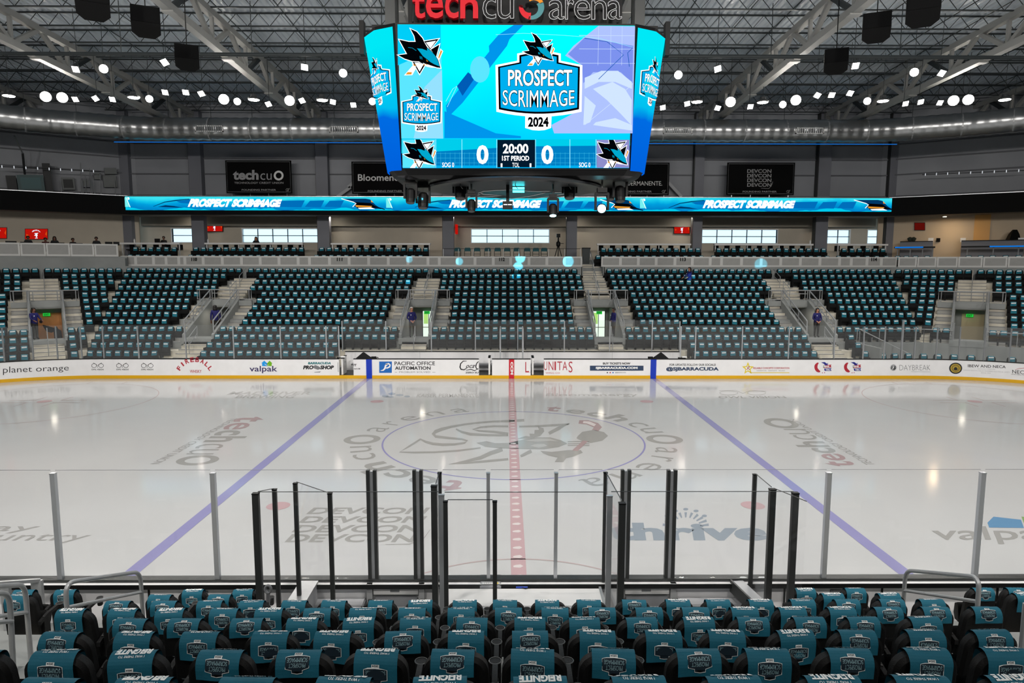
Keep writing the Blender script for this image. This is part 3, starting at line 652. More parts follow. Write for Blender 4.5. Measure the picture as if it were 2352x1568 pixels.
EXITM = screen('exit_green', (40, 210, 70), .8); DAYL = screen('daylight_door', (226, 246, 226), 1.25); DAYG = screen('daylight_foliage', (176, 226, 120), 1.0)
WOOD = mat('mural_orange', (206, 140, 84), .7, noise=.1, nscale=2); MURAL = mat('mural_dark', (30, 30, 40), .7); CREAM = mat('cream_wall', (212, 196, 160), .8)
def vomitory(mp, key, c, desc, lower=True, upper_to_suite=False):
    """entry tunnel with stairs on both sides, above and below"""
    b = MB()
    for s in (-1, 1):
        for j in range(11):                                  # side stairs, two steps a row
            y = 16.3+.42*j; z = 1.62+.19*j; mbox(b, mp, c+s*.93, c+s*1.74, y, y+.46, z-.35, z, CONC_SHADE)
            mbox(b, mp, c+s*.93, c+s*1.74, y-.006, y+.03, z-.03, z+.003, A_GREY)
    n = 15 if not upper_to_suite else 22
    for j in range(n-6 if not upper_to_suite else n-5):
        y = 21.0+.42*(j-1) if not upper_to_suite else 21.0+.36*(j-1); z = 3.66+.19*j if not upper_to_suite else 3.66+.158*j
        mbox(b, mp, c-.78, c+.78, y, y+.46, z-.3, z, CONC); mbox(b, mp, c-.78, c+.78, y-.006, y+.03, z-.03, z+.003, A_GREY)
    if lower:
        for j in range(8):
            y = 16.05-.36*j; z = 1.66-.19*j
            if y < 13.2 or (abs(c) < 9 and mp is st and y < 15.25): break
            mbox(b, mp, c-.72, c+.72, y, y+.4, max(z-.4, .02), z, CONC); mbox(b, mp, c-.72, c+.72, y-.006, y+.03, z-.03, z+.003, A_GREY)
    struct(b.build('aisle_stairs'))
    b = MB(); mbox(b, mp, c-.93, c+.93, 16.05, 17.25, 1.5, 1.84, CONCD); mbox(b, mp, c-.93, c+.93, 17.25, 22.2, 1.0, 1.2, CONCD)
    for s in (-1, 1):
        P = [(16.3, 1.2), (16.3, 2.05), (20.3, 3.9), (22.3, 3.9), (22.3, 1.2)]; x0, x1 = c+s*.78, c+s*.93
        b.layers([[m3(mp, x0, y, z) for y, z in P], [m3(mp, x1, y, z) for y, z in P]], CONCD)
    mbox(b, mp, c-.93, c+.93, 20.3, 21.0, 3.42, 3.9, CONCD); mbox(b, mp, c-.93, c+.93, 21.0, 22.3, 3.42, 3.5, CONCD)
    mbox(b, mp, c-1.75, c+1.75, 20.25, 20.4, 3.5, 3.84, CONCD); struct(b.build('tunnel_wall'))
    # end of the tunnel
    YE = 22.0; b = MB(); mbox(b, mp, c-.8, c+.8, YE, YE+.15, 1.2, 3.45, CONCD)
    if key in 'AF': mbox(b, mp, c-.42 if key == 'F' else c-.78, c+.78 if key == 'F' else c+.5, YE-.03, YE, 1.2, 3.05, {'A': WOOD, 'F': CREAM}[key])
    if key == 'A':
        f = lambda u, v: m3(mp, c-u, YE-.04, 1.25+v*1.15)
        b.poly([f(u, v) for u, v in ((.32, 0), (.3, .5), (.24, .6), (.02, .64), (-.2, .92), (-.26, .9), (-.08, .54), (.2, .46), (.3, .62), (.36, .78), (.5, .8), (.56, .66), (.72, .56), (.76, 0))], MURAL)
        b.poly([f(x, y) for x, y in ell(-.32, 1.1, .09, .09, 12)], MURAL)
    struct(b.build('tunnel_end')); l = area('tunnel_fill_light', m3(mp, c, 19.4, 3.38), (0, 0, 0), .3, .3, 9, col=(1, .9, .75))  # unseen area light added to brighten the tunnel
    if key in 'CD':
        t = thing('exit_door', f'bright glass exit door at the end of the entry tunnel {desc}', 'door', m3(mp, c, YE-.1, 1.2), 'glass exit doors')
        xa = c-.2 if key == 'C' else c-.3; xe = xa+.8; b = MB(); mbox(b, mp, xa, xe, YE-.05, YE-.02, 1.2, 3.04, DAYL); mbox(b, mp, xa+.05, xa+.34, YE-.058, YE-.05, 2.2, 2.95, DAYG); b.build('pane', t)
        b = MB(); mbox(b, mp, xa-.05, xa, YE-.1, YE-.02, 1.2, 3.08, DARK); mbox(b, mp, xe, xe+.05, YE-.1, YE-.02, 1.2, 3.08, DARK); mbox(b, mp, xa+.36, xa+.4, YE-.08, YE-.02, 1.2, 3.04, DARK); mbox(b, mp, xa, xe, YE-.08, YE-.02, 1.95, 1.99, DARK); b.build('frame', t)
    if key in 'ACDF':
        z = 2.84; xs = c+(.1 if key in 'CD' else 0); t = thing('exit_sign', f'green lit exit sign hanging in the entry tunnel {desc}', 'exit sign', m3(mp, xs, 21.8, z), 'exit signs')
        b = MB(); mbox(b, mp, xs-.19, xs+.19, 21.7, 21.75, z+.03, z+.22, EXITM); b.build('panel', t)
        sgn = -1 if mp is CRL else 1
        b = MB(); text(b, 'EXIT', lambda u, v: m3(mp, xs+sgn*(-.13+.26*u), 21.69, z+.06+.13*v), BLACK, .02); b.build('lettering', t)
    else:
        s = 1 if key == 'B' else -1; t = thing('exit_sign', f'green exit sign on the side wall of the tunnel {desc}', 'exit sign', m3(mp, c+s*.77, 18.6, 2.7), 'exit signs')
        b = MB(); mbox(b, mp, c+s*.74, c+s*.775, 18.4, 18.85, 2.62, 2.84, EXITM); b.build('panel', t)
        b = MB(); text(b, 'EXIT', lambda u, v: m3(mp, c+s*.735, (18.45+.35*u) if s > 0 else (18.8-.35*u), 2.66+.13*v), BLACK, .02); b.build('lettering', t)
    # guard rail over the tunnel mouth
    t = thing('guard_rail', f'silver guard rail over the entry tunnel mouth {desc}', 'railing', m3(mp, c, 20.3, 3.84), 'tunnel guard rails')
    b = MB(); T = lambda P, r=.034: b.tube([m3(mp, c+x, y, z) for x, y, z in P], r, STEEL, 6)
    T([(-1.72, 20.3, 3.9), (-1.72, 20.3, 4.52), (1.72, 20.3, 4.52), (1.72, 20.3, 3.9)]); T([(-1.7, 20.3, 3.92), (-.85, 20.3, 3.92)], .018); T([(.85, 20.3, 3.92), (1.7, 20.3, 3.92)], .018); T([(-.8, 20.3, 4.3), (.8, 20.3, 4.3)], .018); b.build('top_rail', t)
    for x in (-1.58, -.92, -.78, -.62, .62, .78, .92, 1.58):
        b = MB(); b.tube([m3(mp, c+x, 20.3, 3.6), m3(mp, c+x, 20.3, 4.52)], .027, STEEL, 6); b.build('post', t)
    b = MB()
    for s in (-1, 1):
        for i in range(6): b.tube([m3(mp, c+s*.92, 20.3, 3.98+.085*i), m3(mp, c+s*1.58, 20.3, 3.98+.085*i)], .007, DARK, 4)
    b.build('infill_bars', t)
    for s, nm in ((-1, 'left'), (1, 'right')):
        t = thing('handrail', f'sloping silver handrail on the {nm if mp is not CRL else ("right" if s < 0 else "left")} side of the entry tunnel {desc}', 'railing', m3(mp, c+s*.855, 16.5, 2.0), 'tunnel handrails')
        x = c+s*.855; b = MB(); b.tube([m3(mp, x, 16.45, 1.9), m3(mp, x, 16.45, 2.85), m3(mp, x, 20.2, 4.5), m3(mp, x, 20.2, 3.8)], .04, STEEL, 7); b.build('top_rail', t)
        b = MB(); b.tube([m3(mp, x, 16.5, 2.45), m3(mp, x, 20.2, 4.1)], .028, STEEL, 6); b.build('mid_rail', t)
        for y, z in ((17.7, 2.6), (18.95, 3.2)):
            b = MB(); b.tube([m3(mp, x, y, z), m3(mp, x, y, z+.8)], .03, STEEL, 6); b.build('post', t)
    def loop(P, nm):
        t = thing('handrail', f'silver stair handrail {nm} {desc}', 'railing', m3(mp, c, P[0][1], P[0][2]), 'stair handrails')
        b = MB(); b.tube([m3(mp, c+x, y, z) for x, y, z in P], .024, STEEL, 6); b.build('top_rail', t)
        a, e = P[1], P[-2]; b = MB(); b.tube([m3(mp, c+a[0], a[1], a[2]-.42), m3(mp, c+e[0], e[1], e[2]-.42)], .018, STEEL, 6); b.build('mid_rail', t)
    loop([(0, 22.9, 4.3), (0, 22.9, 5.35), (0, 24.1, 5.85), (0, 24.1, 4.9)], 'at the top of the stairs')
    loop([(0, 21.2, 3.7), (0, 21.2, 4.6), (0, 22.3, 5.05), (0, 22.3, 4.1)], 'just above the tunnel')
    if lower: loop([(.05, 15.0 if not (abs(c) < 9 and mp is st) else 15.4, 1.0), (.05, 15.0 if not (abs(c) < 9 and mp is st) else 15.4, 2.0), (.05, 16.1, 2.55), (.05, 16.1, 1.6)], 'in the middle of the lower stairs')
    if upper_to_suite: loop([(.1, 25.0, 5.3), (.1, 25.0, 6.2), (.1, 27.0, 7.1), (.1, 27.0, 6.1)], 'reaching the suite level')
vomitory(CRL, 'A', FT, 'in the far left corner'); vomitory(st, 'B', VOM['B'], 'below the left windows')
vomitory(st, 'C', VOM['C'], 'left of section 112'); vomitory(st, 'D', VOM['D'], 'right of section 112', upper_to_suite=True)
vomitory(st, 'E', VOM['E'], 'under section 114'); vomitory(CRR, 'F', FT, 'in the far right corner', lower=False)
# rails along the parapet, lower right corner
def railrun(pts, z0, h, lab, bars=4):
    t = thing('guard_rail', lab, 'railing', (pts[0][0], pts[0][1], z0), 'parapet rails')
    b = MB(); b.tube([(p[0], p[1], z0+h) for p in pts], .03, STEEL, 6); b.build('top_rail', t)
    for i in range(len(pts)-1):
        a, c = Vector(pts[i]), Vector(pts[i+1]); n = max(1, round((c-a).length/1.3))
        for j in range(n+1):
            q = a+(c-a)*j/n; b = MB(); b.tube([(q.x, q.y, z0), (q.x, q.y, z0+h)], .022, STEEL, 6); b.build('post', t)
    b = MB()
    for k in range(bars): b.tube([(p[0], p[1], z0+h*(k+.6)/(bars+.4)) for p in pts], .008, DARK, 4)
    b.build('infill_bars', t)
railrun([(20.4, 16.2), (wx(16.2), 16.2), CRR(1.65, 16.2)], 1.62, .78, 'silver parapet rail left of the far right corner tunnel'); railrun([CRR(3.25, 16.2), CRR(9, 16.2)], 1.62, .78, 'silver parapet rail right of the far right corner tunnel')
railrun([CRR(1.7, 16.2), CRR(1.72, 16.25)], 1.62, 1.2, 'silver gate posts at the far right corner tunnel', 1)
t = thing('handrail', 'sloping silver rail down to the lower walkway, far right', 'railing', (20.4, 16.2, 1.6)); b = MB(); b.tube([(20.5, 16.1, 2.4), (22.6, 14.3, 1.1), (22.6, 14.3, .1)], .03, STEEL, 6); b.build('top_rail', t)
for i in range(4): b = MB(); b.tube([(20.5+.5*i, 16.1-.45*i, 2.3-.33*i), (20.5+.5*i, 16.1-.45*i, 1.4-.33*i)], .02, STEEL, 6); b.build('post', t)

# ================================================================ SEATS AND TOWELS
def outline(wt_, wb, h0, h1, r, n=4):
    P = [(-wb/2, h0), (wb/2, h0)]
    for cx, sg in ((wt_/2-r, 1), (-wt_/2+r, -1)):
        for i in range(n+1):
            a = (PI/2*i/n) if sg > 0 else PI/2+PI/2*i/n
            P.append((cx+r*math.cos(a), h1-r+r*math.sin(a)))
    return P
def backrest(b, m, n=4, lean=.12, h0=.30):
    O = outline(.44, .47, h0, .86, .13, n); c = (0, .6); L = []
    for y, sc_ in ((-.055, .90), (-.03, 1.0), (.025, 1.0), (.05, .9)):
        L.append([((x-c[0])*sc_+c[0], y-lean*(z-.3), (z-c[1])*sc_+c[1]) for x, z in O])
    b.layers(L, m)
def seatpan(b, m):
    P = [(.06, .28), (.16, .29), (.20, .38), (.19, .52), (.13, .56), (.10, .53), (.08, .4)]
    b.layers([[(x, y*sy+.0, z) for y, z in P] for x, sy in ((-.215, .9), (-.2, 1), (.2, 1), (.215, .9))], m)
TOPZ = .86
def towel_path(s):
    """s along the cloth, 0 on the crest; + goes down the back, - down the front; returns (y, z)"""
    r = .076; cyy, czz = -.068, TOPZ-.058; q = r*PI/2
    if abs(s) <= q:
        a = s/r; return (cyy-r*math.sin(a), czz+r*math.cos(a))
    d = abs(s)-q
    if s > 0: return (cyy-r-.002+d*.03, czz-d)
    return (cyy+r+.004+d*.125, czz-d)
def clip2(P, y0, y1):
    for sgn, lim in ((1, y0), (-1, y1)):
        out = []
        for i in range(len(P)):
            a, c = P[i-1], P[i]; ia, ic = sgn*(a[1]-lim) >= -1e-9, sgn*(c[1]-lim) >= -1e-9
            if ia != ic: t = (lim-a[1])/(c[1]-a[1]); out.append((a[0]+(c[0]-a[0])*t, lim))
            if ic: out.append(c)
        P = out
        if len(P) < 3: return []
    return P
def towel(sh, detail=True, seed=0, tilt=0.0):
    rnd = random.Random(seed); b = MB(); W2, s0, s1 = .145, (-.235 if detail else -.315)+sh, (.235 if detail else .16)+sh; nu = 6 if detail else 2; ns = 22 if detail else 10
    ph = rnd.uniform(0, 6)
    def P(u, s, h=0):
        s2 = s+tilt*u; y, z = towel_path(s2); dd = max(0, abs(s2)-.12)
        y += (1 if s2 < 0 else -1)*(h+.012*dd/.1*math.sin(u*23+ph)*.5+dd*.03)
        if abs(s2) <= .119: z += h
        return (-u, y, z)
    vs = []; fs = []
    for j in range(ns+1):
        for i in range(nu+1): vs.append(P(-W2+2*W2*i/nu, s0+(s1-s0)*j/ns))
    for j in range(ns):
        for i in range(nu): a = j*(nu+1)+i; fs.append((a, a+1, a+nu+2, a+nu+1))
    b.add(vs, fs, TEAL if detail else TEALF)
    if not detail:
        for (a, c) in ((-.158, -.104),): b.add([P(-.115, a, .012), P(.115, a, .012), P(.115, c, .012), P(-.115, c, .012)], [(0, 1, 2, 3)], INKW)
        b.add([P(-.09, -.05, .006), P(.09, -.05, .006), P(.09, -.04, .006), P(-.09, -.04, .006)], [(0, 1, 2, 3)], INKG)
        return b
    H = .0035; k = sh
    def fl(pts, m, h):
        lo, hi = min(p[1] for p in pts), max(p[1] for p in pts); n = max(1, math.ceil((hi-lo)/.014))
        for i in range(n):
            Q = clip2(pts, lo+(hi-lo)*i/n, lo+(hi-lo)*(i+1)/n)
            if len(Q) > 2: b.add([P(u, s+k, h) for u, s in Q], [tuple(range(len(Q)))], m)
    # badge: outline, field, letters; u to the reader's right, s upward in the print
    hw = [(.078, .098), (.078, .176), (.036, .186), (.036, .204), (0, .210)]
    full = [(-u, s) for u, s in hw]+[(u, s) for u, s in hw[::-1][1:]]; full = [(-.05, .092), (-.078, .098), (-.078, .170), (-.036, .180), (-.036, .2), (0, .206), (.036, .2), (.036, .18), (.078, .17), (.078, .098), (.05, .092), (0, .089)]
    fl(full, INKD, H)
    for q in stroke(full, .0042, True): b.add([P(u, s+k, H+.001) for u, s in q], [(0, 1, 2, 3)], INKW if True else INKG)
    def tx(s_, u0, u1, a0, a1, m, bd_=0, h=H+.001): text(b, s_, lambda u, v: P(u0+(u1-u0)*u, a0+(a1-a0)*v+k, h), m, bd_)
    tx('PROSPECT', -.056, .056, .139, .166, INKG); tx('SCRIMMAGE', -.067, .067, .105, .132, INKG)
    fl([(-.026, .068), (.026, .068), (.026, .088), (-.026, .088)], INKW, H); tx('2024', -.021, .021, .071, .084, INKD, .03)
    tx('I WAS THERE TO', -.085, .085, -.014, .002, INKW, .01)
    tx('REIGNITE', -.115, .115, -.075, -.024, INKW, .05)
    fl([(-.03, .19), (.012, .186), (.03, .196), (.004, .205)], BLACK, H+.001)
    return b
def armrest(b, m):
    b.layers([[(x, y, z) for y, z in ((-.10, .52), (.05, .565), (.26, .575), (.30, .56), (.28, .535), (.05, .525), (-.10, .47))] for x in (.238, .246, .27, .278)], m)
def leg(b, m): b.box(.245, .27, -.02, .05, 0, .55, m); b.box(.225, .29, -.10, .14, 0, .02, m)
RIM = mat('cup_rim', (86, 88, 88), .35, spec=.6)
def cup(b):
    b.lathe([(.030, .44), (.038, .45), (.043, .56), (.046, .565)], SEATB, 14, (.258, .325, 0)); b.tube([(.258+.046*math.cos(2*PI*i/16), .325+.046*math.sin(2*PI*i/16), .566) for i in range(16)], .004, RIM, 5, closed=True)
PM = {}
def proto(key, f, smooth=True):
    b = MB(); f(b); me = b.mesh(key, smooth=smooth)
    if smooth:
        try: me.set_sharp_from_angle(angle=.7)
        except Exception: pass
    PM[key] = me
proto('backrest', lambda b: backrest(b, SEATB, 6)); proto('seat_cushion', lambda b: seatpan(b, SEATB)); proto('armrest', lambda b: armrest(b, SEATB)); proto('leg', lambda b: leg(b, BLACK), False); proto('cup_holder', cup)
def farseat(b): backrest(b, SEATF, 3, .12, .12); seatpan(b, SEATF); b.box(.212, .296, -.1, .2, .02, .6, SEATF)
proto('far_seat', farseat)
TV = [(.0, 0, 1), (.02, .02, 2), (-.03, -.03, 3), (.04, .0, 4), (-.05, .03, 5), (.03, -.04, 6), (.05, .02, 7), (.01, -.05, 8)]
TOW = []
for sh, ti, sd in TV:
    me = towel(sh, True, sd, ti).mesh('towel', smooth=False); TOW.append(me)
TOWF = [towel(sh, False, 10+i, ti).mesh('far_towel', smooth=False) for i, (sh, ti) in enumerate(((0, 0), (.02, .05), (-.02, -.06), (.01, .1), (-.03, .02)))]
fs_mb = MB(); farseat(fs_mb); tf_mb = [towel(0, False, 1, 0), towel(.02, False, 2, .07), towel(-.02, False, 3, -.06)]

def row_of(px_list, k):
    y = -13.97-.88*k; py = [1351, 1363, 1376.5, 1394.5, 1423, 1452, 1494.5, 1547.5][k]
    return [tY(px, py, y).x for px in px_list], y, 1.37+.364*k-TOPZ+.0
NEAR = [[62, 156, 448, 564, 1843, 1956, 2246, 2325], [53, 377, 508, 1905, 2035, 2340],
 [283, 387, 488, 585, 680, 770, 874, 971, 1069, 1164, 1259, 1352, 1452, 1551, 1646, 1738, 1838, 1935, 2036, 2133],
 [178, 290, 402, 520, 627, 733, 841, 947, 1057, 1164, 1272, 1382, 1489, 1591, 1706, 1815, 1922, 2030, 2135, 2248],
 [312, 437, 572, 703, 830, 952, 1086, 1212, 1337, 1467, 1600, 1720, 1848, 1973, 2105],
 [160, 317, 472, 630, 777, 925, 1067, 1221, 1364, 1514, 1661, 1815, 1955, 2111, 2261],
 [-31, 147, 323, 518, 697, 866, 1049, 1227, 1401, 1598, 1755, 1933, 2110, 2295], [-85, 132, 347, 587, 795, 1021, 1237, 1454, 1675, 1891, 2101, 2305]]
def link(name, data, parent=None):
    o = bpy.data.objects.new(name, data); COL.objects.link(o)
    if parent: o.parent = parent
    return o
n_near = 0; rr = random.Random(5)
for k, L in enumerate(NEAR):
    xs, y, z = row_of(L, k)
    for i, x in enumerate(xs):
        rowd = f'{nth(i+1)} from left, {nth(k+1)} near row up from the ice'
        s = thing('stadium_seat', f'black seat, {rowd}', 'seat', (x, y, z), 'black seats of the near stand')
        link('backrest', PM['backrest'], s); link('seat_cushion', PM['seat_cushion'], s); a = link('armrest', PM['armrest'], s); link('cup_holder', PM['cup_holder'], a); link('leg', PM['leg'], s)
        tw = link('rally_towel', TOW[rr.randrange(len(TOW))]); tw.location = (x+rr.uniform(-.02, .02), y, z); tw.rotation_euler.z = rr.uniform(-.05, .05)
        tag(tw, f'teal printed towel over the seat {rowd}', 'towel', 'teal towels on the near seats'); n_near += 1
# far seats: list of (x, y, z, rotz, section, row)
FAR = []
def ex(k): return .86 if k <= 3 else 1.84 if k <= 8 else .9 if k <= 11 else 0
secs = [(None, 'B'), ('B', 'C'), ('C', 'D'), ('D', 'E'), ('E', None)]
for k in range(13):
    y, z = ry(k), rz(k)
    def fill(a, c, mp, rot, sec, al=.5):
        n = int((c-a)/.508)
        if n < 1: return
        o = (c-a-n*.508)*al
        for i in range(n):
            X = mp(a+o+.254+.508*i, y); FAR.append((X[0], X[1], z, rot, sec, k))
    for si, (l, r) in enumerate(secs):
        a = -wx(y)+.04 if l is None else VOM[l]+(ex(k) if not (k == 12 and l == 'D') else .85)
        c = wx(y)-.04 if r is None else VOM[r]-(ex(k) if not (k == 12 and r == 'D') else .85)
        if si == 4 and k < 3: c = min(c, 20.2)
        if k < 2:
            if si == 1: c = -9.75
            if si == 2: continue
            if si == 3: a = 9.95
        fill(a, c, st, PI, si+3, 0 if si == 0 else 1 if si == 4 else .5)
    for mp, sd in ((CRL, -1), (CRR, 1)):
        if sd == 1 and k < 3: continue
        rot = PI-sd*math.radians(34)
        e = ex(k); fill(wt(y)+.04, FT-e, mp, rot, 2 if sd < 0 else 8, 1)
        fill(FT+e, 13.5, mp, rot, 1 if sd < 0 else 9)
for px in (2029, 2056, 2087, 2122, 2155, 2192, 2231, 2277, 2325):
    p = tBoard(px, 815, -1.15); a = math.atan2(p.y-(RY-RR), p.x-RX); FAR.append((p.x, p.y, .35, a+PI/2, 10, 0))
def vis(f): q = f; d = Vector((q[0], q[1], q[2]+.8))-CAM; return d.dot(FW)
FAR.sort(key=vis)
n_ind = 300-n_near; ind, rest = FAR[:n_ind], FAR[n_ind:]
sec_name = {1: 'first', 2: 'second', 3: 'third', 4: 'fourth', 5: 'fifth', 6: 'sixth', 7: 'seventh', 8: 'eighth', 9: 'ninth'}
rows = {}
for f in FAR: rows.setdefault((f[4], f[5]), []).append(f)
lowest = {s: min(f[5] for f in FAR if f[4] == s) for s in {f[4] for f in FAR}}
for f in ind:
    x, y, z, rot, sec, k = f; i = sorted(rows[(sec, k)]).index(f)+1
    if sec == 10: d = f'{nth(i)} from left, single row behind the far right corner glass'
    else: d = f'{nth(i)} from left, {nth(k-lowest[sec]+1)} row from below, {sec_name[sec]} far section'
    o = link('stadium_seat', PM['far_seat']); o.location = (x, y, z); o.rotation_euler.z = rot; tag(o, f'black seat {d}', 'seat', 'black seats of the far stand')
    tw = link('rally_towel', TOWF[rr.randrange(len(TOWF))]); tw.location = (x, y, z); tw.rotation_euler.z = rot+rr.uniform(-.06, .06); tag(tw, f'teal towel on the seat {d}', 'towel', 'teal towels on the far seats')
SS, ST = MB(), MB()
def put(x, y, z, rot, tow=True):
    M = Matrix.Translation((x, y, z)) @ Matrix.Rotation(rot, 4, 'Z'); SS.merge(fs_mb, M)
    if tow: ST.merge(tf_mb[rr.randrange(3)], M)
for f in rest: put(*f[:4])
# suite level seats, two rows behind the railing
def lin_px(a, c, n): return [a+(c-a)*i/(n-1) for i in range(n)]
for a, c, n in ((311, 400, 6), (450, 692, 15), (739, 978, 15), (1386, 1603, 14), (1651, 1892, 15), (1939, 2028, 6)):
    for px in lin_px(a, c, n): put(tY(px, 570, 27.2).x, 27.2, 7.36-.86, PI)
    for px in lin_px(a-12, c-12 if a < 1300 else c+8, n): put(tY(px, 590, 26.3).x, 26.3, 6.8-.86, PI)
for px in (2062, 2082, 2103, 2130, 2225, 2253, 2280, 2310, 2340):
    p = tPlane(px, 588, Vector((*CRR(0, 26.3), 6.5)), Vector((S34, C34, 0))); put(p.x, p.y, 6.8-.86, PI-math.radians(34))
o = SS.build('stadium_seat', org=(0, 20, 0)); tag(o, 'remaining rows of black stadium seats filling the upper far stand and suite level', 'seats', kind='stuff')
o = ST.build('rally_towel', org=(0, 20, 0)); tag(o, 'remaining teal towels hung on the rows of seats of the upper far stand', 'towels', kind='stuff')
# ================================================================ NEAR STAND AND SCORER'S AREA
b = MB()
for k in range(9):
    y, z = -13.97-.88*k, .51+.364*k
    iv = [(-14, 14)] if k > 1 else [(-14, -4.1), (4.1, 14)]
    for a, c in iv: b.box(a, c, y-.28, y+.6, z-.5, z, CONCD)
struct(b.build('near_tier'))
b = MB()
for s in (-1, 1):
    for j in range(9):
        y = -14.0-.44*j; z = .55+.182*j
        xa, xc = (5.55, 6.95); b.box(min(s*xa, s*xc), max(s*xa, s*xc), y-.22, y+.2, z-.2, z+.03, CONC); b.box(min(s*xa, s*xc), max(s*xa, s*xc), y+.16, y+.206, z-.03, z+.034, A_GREY)
struct(b.build('aisle_stairs'))
YN = -12.95
t = thing('rink_board', 'near rink board with black top rail, white back facing the seats', 'rink board', (0, YN, 0))
b = MB(); b.box(-20, 20, YN-.1, YN, ZK, ZB, WHITE); b.build('panel', t)
b = MB(); b.box(-20, 20, YN-.1, YN+.02, 0, ZK, YELLOW); b.build('kick_plate', t)
b = MB(); b.box(-20, 20, YN-.13, YN+.03, ZB, ZB+.03, DARK); b.box(-20, 20, YN-.2, YN-.13, ZB-.05, ZB-.02, A_W); b.box(-20, 20, YN-.22, YN-.2, ZB-.09, ZB-.02, BLACK); b.build('cap_rail', t)
b = MB()
for x in (-9.5, -6.05, -4.2, 4.3, 5.9, 7.8): b.box(x-.012, x+.012, YN-.125, YN-.1, .2, ZB-.1, BLACK)
b.box(-5.35, -5.1, YN-.12, YN-.1, .84, .88, A_GREY); b.box(5.05, 5.3, YN-.12, YN-.1, .84, .88, A_GREY); b.build('seam', t)
def npost(x, y, z0, z1, lab, m=DARK, w=.055, d=.06, grp='dark glass posts of the near boxes'):
    b = MB(); b.box(x-w/2, x+w/2, y-d/2, y+d/2, z0, z1, m); b.box(x-w/2-.004, x+w/2+.004, y-d/2-.004, y+d/2+.004, z1, z1+.015, ALU if m is not DARK else BLACK)
    tag(b.build('glass_post'), lab, 'post', grp)
ZT = 2.89
# front glass
pn = [(-10.2, None), (-7.48, 'first'), (-4.94, 'second'), (-.54, 'third'), (.55, 'fourth'), (4.94, 'fifth'), (7.43, 'sixth'), (10.2, None)]
for x, o in pn:
    if o: npost(x, YN-.07, ZB+.03, ZT-.06, f'clear silver glass post, {o} from the left along the near boards', ALU, .075 if abs(x) > 1 else .055, .07, 'silver glass posts of the near boards')
fx = [-12.5, -10.2, -7.48, -4.94, -2.41, -1.67, -1.31, -.54, .55, 1.33, 1.67, 2.41, 4.94, 7.43, 10.2, 12.5]
for i in range(len(fx)-1):
    b = MB(); pane(b, (fx[i]+.035, YN-.07), (fx[i+1]-.035, YN-.07), ZB+.03, ZT, GLASS); b.box(fx[i]+.04, fx[i+1]-.04, YN-.073, YN-.067, ZT-.002, ZT+.004, A_GREY)
    tag(b.build('rink_glass'), f'clear glass pane along the near boards, {nth(i+1)} from the left', 'glass', 'near glass panes')
i = 0
for x, lab in ((-2.41, 'left penalty gate, left side'), (-1.67, 'left penalty gate, right side'), (1.67, 'right penalty gate, left side'), (2.41, 'right penalty gate, right side')):
    t = thing('gate_post', f'double black gate post, {lab}', 'post', (x, YN-.07, ZB), 'double gate posts of the near boards')
    for s in (-1, 1): b = MB(); b.box(x+s*.055-.026, x+s*.055+.026, YN-.11, YN-.03, ZB+.03, ZT, DARK); b.build('post', t)
    b = MB(); b.box(x-.024, x+.024, YN-.09, YN-.05, ZB+.03, ZT-.02, ALU); b.build('seal', t)
YR = -14.08
for x, y, z0, lab in ((-3.87, YR, .5, 'dark post at the left end of the rear box glass'), (-3.66, -13.9, .5, 'dark post second from left, beside a hook'), (-3.44, -13.62, .5, 'dark post left of the left penalty bench'), (-2.8, YR, .6, 'dark post behind the left penalty bench'),
    (-1.31, -13.1, ZB, 'slim dark post left of the scorer table at the boards'), (-1.33, -13.75, .6, 'thick dark post at the left end of the scorer table'), (-1.1, -14.42, .7, 'dark post left side of the low gate behind the scorer table'), (-.41, -14.42, .7, 'dark post right side of the low gate behind the scorer table'),
    (1.33, -13.1, ZB, 'slim dark post right of the scorer table at the boards'), (1.36, -14.5, .6, 'thick dark post at the right end of the scorer table'), (3.68, -13.2, .9, 'dark post right of the right penalty bench at the boards'), (3.68, -13.92, .5, 'dark capped post second from the right end'), (3.95, YR, .5, 'dark post at the right end of the rear box glass')):
    th = .09 if 'thick' in lab or 'end of the rear' in lab or 'capped' in lab else .06
    npost(x, y, z0, ZT-.03 if 'low gate' not in lab else ZT-.03, lab, DARK, th, th*.8)
for x, y, lab in ((-1.18, -14.15, 'clear silver post left of the scorer table'), (1.23, -14.2, 'clear silver post right of the scorer table')): npost(x, y, .6, ZT-.03, lab, ALU, .08, .05, 'silver posts beside the scorer table')
for a, c, lab in (((-3.84, YR), (-1.22, YR), 'rear glass pane behind the left penalty bench'), ((-1.14, YR-.02), (1.2, YR-.02), 'rear glass pane behind the scorer table'), ((1.27, YR), (3.92, YR), 'rear glass pane behind the right penalty bench'), ((-3.84, -14.06), (-3.66, -13.93), 'short slanted glass pane at the left box end'),
    ((-3.42, -13.62), (-2.83, YR-.02), 'slanted glass pane left of the left penalty bench'), ((-1.31, -13.13), (-1.31, -13.7), 'glass pane dividing scorer table and left penalty bench'), ((1.33, -13.13), (1.36, -14.46), 'glass pane dividing scorer table and right penalty bench'),
    ((3.68, -13.24), (3.68, -13.88), 'front glass pane of the right box end'), ((3.7, -13.95), (3.93, -14.5), 'rear glass pane of the right box end'), ((-1.07, -14.42), (-.44, -14.42), 'glass pane of the low gate behind the scorer table')):
    b = MB(); pane(b, a, c, 1.0 if 'gate' not in lab else .8, ZT, GLASS); b.beam((*a, ZT), (*c, ZT), .012, .008, DARK); tag(b.build('rink_glass'), lab, 'glass', 'penalty box glass')
b = MB(); b.box(-4.0, 4.0, -15.0, YN-.1, -.02, .2, mat('box_floor', (150, 150, 150), .7)); struct(b.build('box_floor'))
b = MB(); b.box(-4.1, 4.1, -15.12, -15.0, 0, 1.2, CONCD); struct(b.build('box_wall'))
